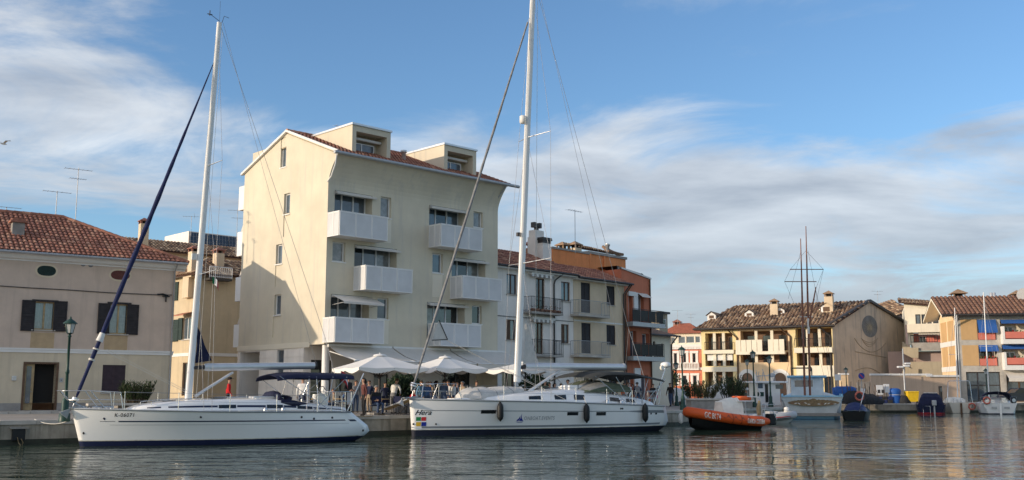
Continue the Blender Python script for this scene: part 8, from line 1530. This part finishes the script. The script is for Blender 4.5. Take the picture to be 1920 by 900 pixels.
for lab, px, Y, tp_, hr, lg, rz, h, ex in (('person in dark green top behind the boom vang', 1021, 62.0, 'c_green', 'hair_dark', False, 40, 1.74, None), ('person in rust top right of the green one', 1031, 64.0, 'c_rust', 'hair_brown', True, 0, 1.62, None), ('dark-haired person in black behind the vang end', 1039, 64.5, 'c_black', 'hair_dark', True, 60, 1.62, None), ('person in sky blue left of the white shirt', 1051, 65.0, 'c_sky', 'hair_brown', False, 100, 1.60, None), ('man in white shirt just left of the sprayhood', 1066, 64.0, 'c_white', 'hair_dark', False, -60, 1.82, None), ('person in white shirt with dark straps beneath the dark bimini', 1178, 72.0, 'c_white', 'hair_brown', False, 10, 1.74, 'backpack'), ('person with grey backpack seen from behind beneath the dark bimini', 1195, 72.5, 'c_navy', 'hair_dark', False, 180, 1.76, 'backpack'), ('person in orange behind the white-shirted one', 1170, 76.0, 'c_orange', 'hair_dark', False, 40, 1.74, None), ('woman in black with a pink shoulder bag left of the radar post', 1224, 72.0, 'c_black', 'hair_dark', True, 20, 1.64, 'bag'), ('person in dark clothes walking right of the radar post', 1257, 79.0, 'c_black', 'hair_dark', False, -30, 1.76, None)):
    person(lab, px, Y, 'walk' if px in (1224, 1257, 1178) else 'stand', tp_, 'c_denim' if px % 2 else 'c_grey', rz, h, hr, lg, extra=ex)
# ---------------------------------------------------------------- far quay clutter
def far_quay():
    for i, (px, m) in enumerate(((1653, 0), (1673, 0), (1700, 0))):
        p = ground(px, 768.5, 0); t = thing('mooring_post', ('leftmost', 'middle', 'rightmost')[i] + ' of three white-banded mooring posts at the far quay', 'post', (p.x, p.y, -.6), 0, 'white-banded mooring posts'); MB().lathe([(.13, 0), (.13, 2.9), (.1, 2.95)], 10).build('shaft', 'wood_brown', t)
        for z in (1.35, 2.4): MB().lathe([(.14, z), (.14, z + .5)], 10).build('band', 'fender_white', t)
    f = Fr(*at(1680, 105.5)[:2], GZ, R(2))
    def th(name, lab, cat): return fthing(name, lab, cat, f)
    r = lambda a, b, w=0: rect(f, a, b, w)
    a = r((1643, 722), (1656, 740)); t = th('notice_board', 'white notice board with dark pictures on the far quay', 'notice board'); MB().box(a[0], a[1], 0, .05, a[2], a[3]).build('board', 'panel_white', t); [MB().box(a[0] + x, a[0] + x + .28, -.012, -.001, a[2] + .15, a[2] + .5).build('picture', 'gutter_dark', t) for x in (.1, .5)]; MB().tube([(a[0] + .1, .02, 0), (a[0] + .1, .02, a[2])], .03, 5).build('leg', 'iron_dark', t); MB().tube([(a[1] - .1, .02, 0), (a[1] - .1, .02, a[2])], .03, 5).build('leg', 'iron_dark', t)
    a = r((1656.5, 720), (1668, 736), .3); t = th('white_board', 'plain white board beside the notice board', 'board'); MB().box(a[0], a[1], .3, .35, a[2], a[3]).build('board', 'panel_white', t); MB().tube([(a[0] + .3, .33, 0), (a[0] + .3, .33, a[2])], .03, 5).build('leg', 'iron_dark', t)
    a = r((1645, 738), (1668, 752)); t = th('fish_crates', 'stack of blue and dark fish crates under the notice boards', 'crates'); rng = random.Random(2)
    for i in range(6): x = a[0] + (i % 3) * .55; z = (i // 3) * .36; k = MB(); k.box(x, x + .5, .1, .7, z, z + .34); k.build('crate', 'plastic_blue' if i % 2 else 'net_dark', t, .02)
    a = r((1671, 728), (1695, 753)); t = th('blue_tarpaulin_pile', 'bright blue tarpaulin tied over a pile on the far quay', 'tarpaulin'); k = MB(); R_ = []; rng = random.Random(6); c, w, h = (a[0] + a[1]) / 2, (a[1] - a[0]) / 2, a[3]
    for z, s in ((0, .85), (.2, .95), (.5, .98), (.8, .86), (1.0, .95), (1.25, 1.0), (h * .92, .9), (h, .6)): R_.append([(c + w * s * math.cos(q) * (1 + rng.uniform(-.05, .05)), .7 + .6 * s * math.sin(q), min(z, h)) for q in [2 * math.pi * j / 14 for j in range(14)]])
    k.rings(R_, True, True, 0, True); k.build('tarpaulin', 'tarp_blue', t); MB().tube([Vector(v) * 1.0 + Vector((0, -.02, .05)) for v in R_[3]] + [Vector(R_[3][0])], .025, 5).build('rope', 'rope_white', t)
    a = r((1702, 733.5), (1724, 752)); t = th('yellow_bin', 'yellow wheeled waste container on the far quay', 'bin'); x0, x1, z1 = a[0], a[1], a[3]; k = MB(); k.rings([[(x0 + .1, .1, .15), (x1 - .1, .1, .15), (x1 - .1, .9, .15), (x0 + .1, .9, .15)], [(x0, 0, z1 - .15), (x1, 0, z1 - .15), (x1, 1, z1 - .15), (x0, 1, z1 - .15)]], True, True, 0, False); k.build('body', 'bin_yellow', t); MB().box(x0 - .03, x1 + .03, -.05, 1.05, z1 - .148, z1).build('lid', 'bin_yellow', t, .04)
    for x in (x0 + .2, x1 - .2): MB().lathe([(.1, -.04), (.1, .04)], 10).xform(Matrix.Translation((x, .1, .1)) @ Matrix.Rotation(R(90), 4, 'X')).build('wheel', 'rubber', t)
    a = r((1688, 722), (1690, 752), 2.5); t = th('barrier_board', 'dark net pile between the bins on the far quay', 'nets'); leafless = MB(); R_ = []; rng = random.Random(12); x0 = f.P(1697, 745)[0]
    for z, s in ((0, 1), (.25, 1.05), (.55, .8), (.8, .35)): R_.append([(x0 + .55 * s * math.cos(q) * (1 + rng.uniform(-.12, .12)), .3 + .4 * s * math.sin(q), z + rng.uniform(-.04, .04)) for q in [2 * math.pi * j / 12 for j in range(12)]])
    leafless.rings(R_, True, True, 0, True).build('net', 'net_dark', t); t.name = 'net_pile'
    # twin-head lamp
    p = at(1697, 106.5); t = thing('area_lamp', 'tall grey pole with three white floodlight heads on the far quay', 'street lamp', (p.x, p.y, GZ), 0); h = pz(654, 106.5, 1697) - GZ; MB().lathe([(.09, 0), (.06, h), (.02, h + .05)], 8).build('pole', 'gutter_grey', t)
    for x, z in ((.35, h - 1.5), (-.4, h - 1.85), (.25, h - 1.75)): k = MB(); k.box(x - .28, x + .28, -.35, .1, z - .1, z + .08); k.build('floodlight', 'panel_white', t, .04)
    a = r((1762, 724), (1768, 752), -.5); t = th('ticket_machine', 'dark narrow ticket machine against the garden wall', 'machine'); MB().box(a[0], a[1], -.5, -.15, 0, a[3]).build('cabinet', 'iron_dark', t, .03); MB().box(a[0] + .05, a[1] - .05, -.52, -.501, a[3] - .55, a[3] - .15).build('screen', 'glass_blue', t)
    # round blue sign
    p = at(1616.5, 109.0); t = thing('round_sign', 'round blue traffic sign on a post before the painted gable', 'sign', (p.x, p.y, GZ), 0); h = pz(705, 109, 1617) - GZ; MB().lathe([(.04, 0), (.04, h)], 6).build('post', 'gutter_grey', t); k = MB(); k.prism([(.33 * math.cos(q), h + .33 * math.sin(q)) for q in [2 * math.pi * i / 20 for i in range(20)]], -.08, -.05); d = k.build('disc', 'sign_blue', t); k = MB(); k.add([(x, -.084, h + z) for x, z in ((-.2, .14), (-.14, .2), (.2, -.14), (.14, -.2))], ((0, 1, 2, 3),)); k.build('bar', 'red_mark', d); MB().box(-.15, .1, -.07, -.05, h - 1.7, h - 1.3).build('plate', 'panel_white', t)
    p = at(1572, 106.0); t = thing('notice_sign', 'square white sign on a pole right of the yellow house', 'sign', (p.x, p.y, GZ), 0); h = pz(702, 106, 1572) - GZ; MB().lathe([(.035, 0), (.035, h)], 6).build('post', 'gutter_grey', t); MB().box(-.3, .3, -.06, -.037, h - .6, h).build('plate', 'panel_white', t)
    # blue-covered pile and dark gear with lifebuoy on the side quay
    p = at(1583, 97.0); t = thing('blue_covered_boat', 'bright blue covered outboard pile right of the fishing boat', 'tarpaulin', (p.x, p.y, GZ), 0); k = MB(); R_ = []; rng = random.Random(8)
    for z, s in ((.1, .8), (.5, 1), (1.1, 1), (1.5, .95), (1.65, .6)): R_.append([(1.15 * s * math.cos(q) * (1 + rng.uniform(-.06, .06)), .8 * s * math.sin(q), z) for q in [2 * math.pi * j / 14 for j in range(14)]])
    k.rings(R_, True, True, 0, True).build('tarpaulin', 'tarp_blue', t)
    for i, (px, Y, s, h) in enumerate(((1598, 96.0, 1.1, 1.2), (1612, 99.0, 1.5, 1.0), (1626, 101.5, 1.6, .9), (1604, 91.0, 1.1, .7))):
        p = at(px, Y); t = thing('gear_pile', ('dark net pile with poles right of the blue cover', 'dark pile of nets beneath the round sign', 'low dark gear pile at the quay corner', 'dark rope heap behind the black skiff')[i], 'nets', (p.x, p.y, GZ if i < 3 else .2), 0, 'fishing gear piles'); k = MB(); R_ = []; rng = random.Random(30 + i)
        for z, q_ in ((0, 1), (.35, 1.02), (.7, .75), (1, .3)): R_.append([(s * q_ * math.cos(q) * (1 + rng.uniform(-.2, .2)), s * .6 * q_ * math.sin(q), z * h + rng.uniform(-.08, .08)) for q in [2 * math.pi * j / 14 for j in range(14)]])
        k.rings(R_, True, True, 0, True).build('net', 'net_dark', t); k = MB()
        for j in range(7): x = rng.uniform(-s, s); k.tube([(x, 0, 0), (x + rng.uniform(-.5, .5), .2, h + rng.uniform(.2, 1.1))], .025, 5)
        k.build('poles', 'iron_dark' if i % 2 else 'wood_brown', t)
    p = at(1607, 95.0); t = thing('lifebuoy', 'orange-white lifebuoy leaning on the dark gear', 'lifebuoy', (p.x, p.y - .6, GZ + .75), 0); k = MB(); n = 18; k.tube([(.36 * math.cos(2 * math.pi * i / n), 0, .36 * math.sin(2 * math.pi * i / n)) for i in range(n + 1)], .09, 8); k.build('ring', 'lifebuoy_red', t)
    # dark car at the right edge
    p = at(1914, 104.0); t = thing('parked_car', 'dark hatchback parked at the right picture edge', 'car', (p.x, p.y, GZ), R(5)); prof = [(-2.0, .35), (-2.05, .7), (-1.75, .95), (-1.1, 1.02), (-.6, 1.45), (.6, 1.5), (1.4, 1.1), (1.95, .95), (2.05, .5), (1.95, .3)]; k = MB(); k.prism(prof, -.82, .82); k.build('body', 'car_paint', t, .06); k = MB(); k.prism([(-.98, 1.04), (-.55, 1.4), (.55, 1.44), (1.15, 1.08)], -.83, .83); k.build('window', 'glass_dark', t)
    for x in (-1.3, 1.3):
        for y in (-.78, .78): w = MB().lathe([(.2, -.1), (.31, -.1), (.32, 0), (.31, .1), (.2, .1)], 16).xform(Matrix.Translation((x, y, .32)) @ Matrix.Rotation(R(90), 4, 'X')).build('wheel', 'rubber', t); MB().lathe([(.19, -.09), (.19, .09)], 12).xform(Matrix.Translation((x, y * 1.02, .32)) @ Matrix.Rotation(R(90), 4, 'X')).build('rim', 'alu', w)
    p = at(1851, 102.0); lamp('dark lantern lamp before the ochre house shop front', (p.x, p.y, GZ), pz(690, 102, 1851) - GZ); 
mat('car_paint', (.03, .035, .05), .25, .1, 2, 0, coat=.6)
far_quay()
# white boat hulls parked on the square behind the radar post, and a parked scooter-like cover
for lab, px, Y, w, h, m in (('white covered boat on the square left of the tall lamp', 1268, 88.0, 1.0, 1.1, 'fender_white'), ('white covered boat on the square right of the lamp', 1346, 84.0, 1.2, 1.5, 'canvas_white')):
    p = at(px, Y); t = thing('covered_boat', lab, 'boat', (p.x, p.y, GZ), R(10)); k = MB(); R_ = []; rng = random.Random(int(px))
    for x, s in ((-1, .3), (-.7, .8), (0, 1), (.7, .9), (1, .6)): R_.append([(x * w, .7 * s * math.cos(math.pi * j / 8), .35 + h * s * math.sin(math.pi * j / 8) * (1 + rng.uniform(-.06, .06))) for j in range(9)])
    k.rings(R_, False, False, 0, True); k.add(R_[0], (tuple(range(9)),)); k.add(R_[-1], (tuple(range(9)),)); k.build('cover', m, t); [MB().box(x - .1, x + .1, -.5, .5, 0, .36).build('trestle', 'wood_brown', t) for x in (-.5 * w, .5 * w)]
# gulls
def gull(label, px, py, Y, s, rz):
    d = ray(px, py); p = Vector((0, 0, CAMZ)) + d * (Y / d.y); t = thing('gull', label, 'bird', p, rz); k = MB(); k.tube([(-.22, 0, 0), (-.1, 0, .01), (.06, 0, .02), (.18, 0, .035), (.25, 0, .03)], [.01, .05, .06, .04, .012], 8); k.add([(-.22, -.01, 0), (-.36, -.05, 0), (-.36, .05, 0), (-.22, .01, 0)], ((0, 1, 2, 3),))
    for sg in (-1, 1): R_ = [[(.10 - .04 * i, sg * y, z), (.02 - .05 * i, sg * y, z + .018), (-.07 - .05 * i, sg * y, z)] for i, (y, z) in enumerate(((.03, .03), (.28, .16), (.6, .12)))]; k.rings(R_, False, False, 0, True)
    k.build('body', 'fender_white', t); MB().tube([(.24, 0, .03), (.30, 0, .022)], [.012, .004], 5).build('beak', 'yellow_mark', t); k = MB(); [k.add([(.02, sg * .58, .125), (-.18, sg * .60, .123), (-.16, sg * .72, .11)], ((0, 1, 2),)) for sg in (-1, 1)]; k.build('wing_tips', 'gutter_dark', t); t.scale = (s, s, s)
gull('white gull gliding at the left edge of the sky', 6, 270, 60.0, 1.0, R(70))
# rope and rubber fender on the left quay wall
a, b = Q[1], Q[2]; d = (b - a).normalized(); nn = Vector((d.y, -d.x, 0)); p = ground(40, 812, .45); q0 = a + d * ((p - a).dot(d)); t = thing('quay_fender', 'black rubber block on the left quay wall with a hanging rope', 'fender', (q0.x + nn.x * .1, q0.y + nn.y * .1, .38), math.atan2(d.y, d.x)); MB().box(-.22, .22, -.1, .1, -.22, .2).build('block', 'rubber', t, .02); MB().box(-.3, .3, -.12, .12, .21, .27).build('cap', 'concrete', t); MB().tube([(-.05, -.12, -.1), (.0, -.14, -.3), (.1, -.14, -.42), (.16, -.13, -.3), (.08, -.12, -.15)], .018, 5).build('rope', 'wood_tan', t)
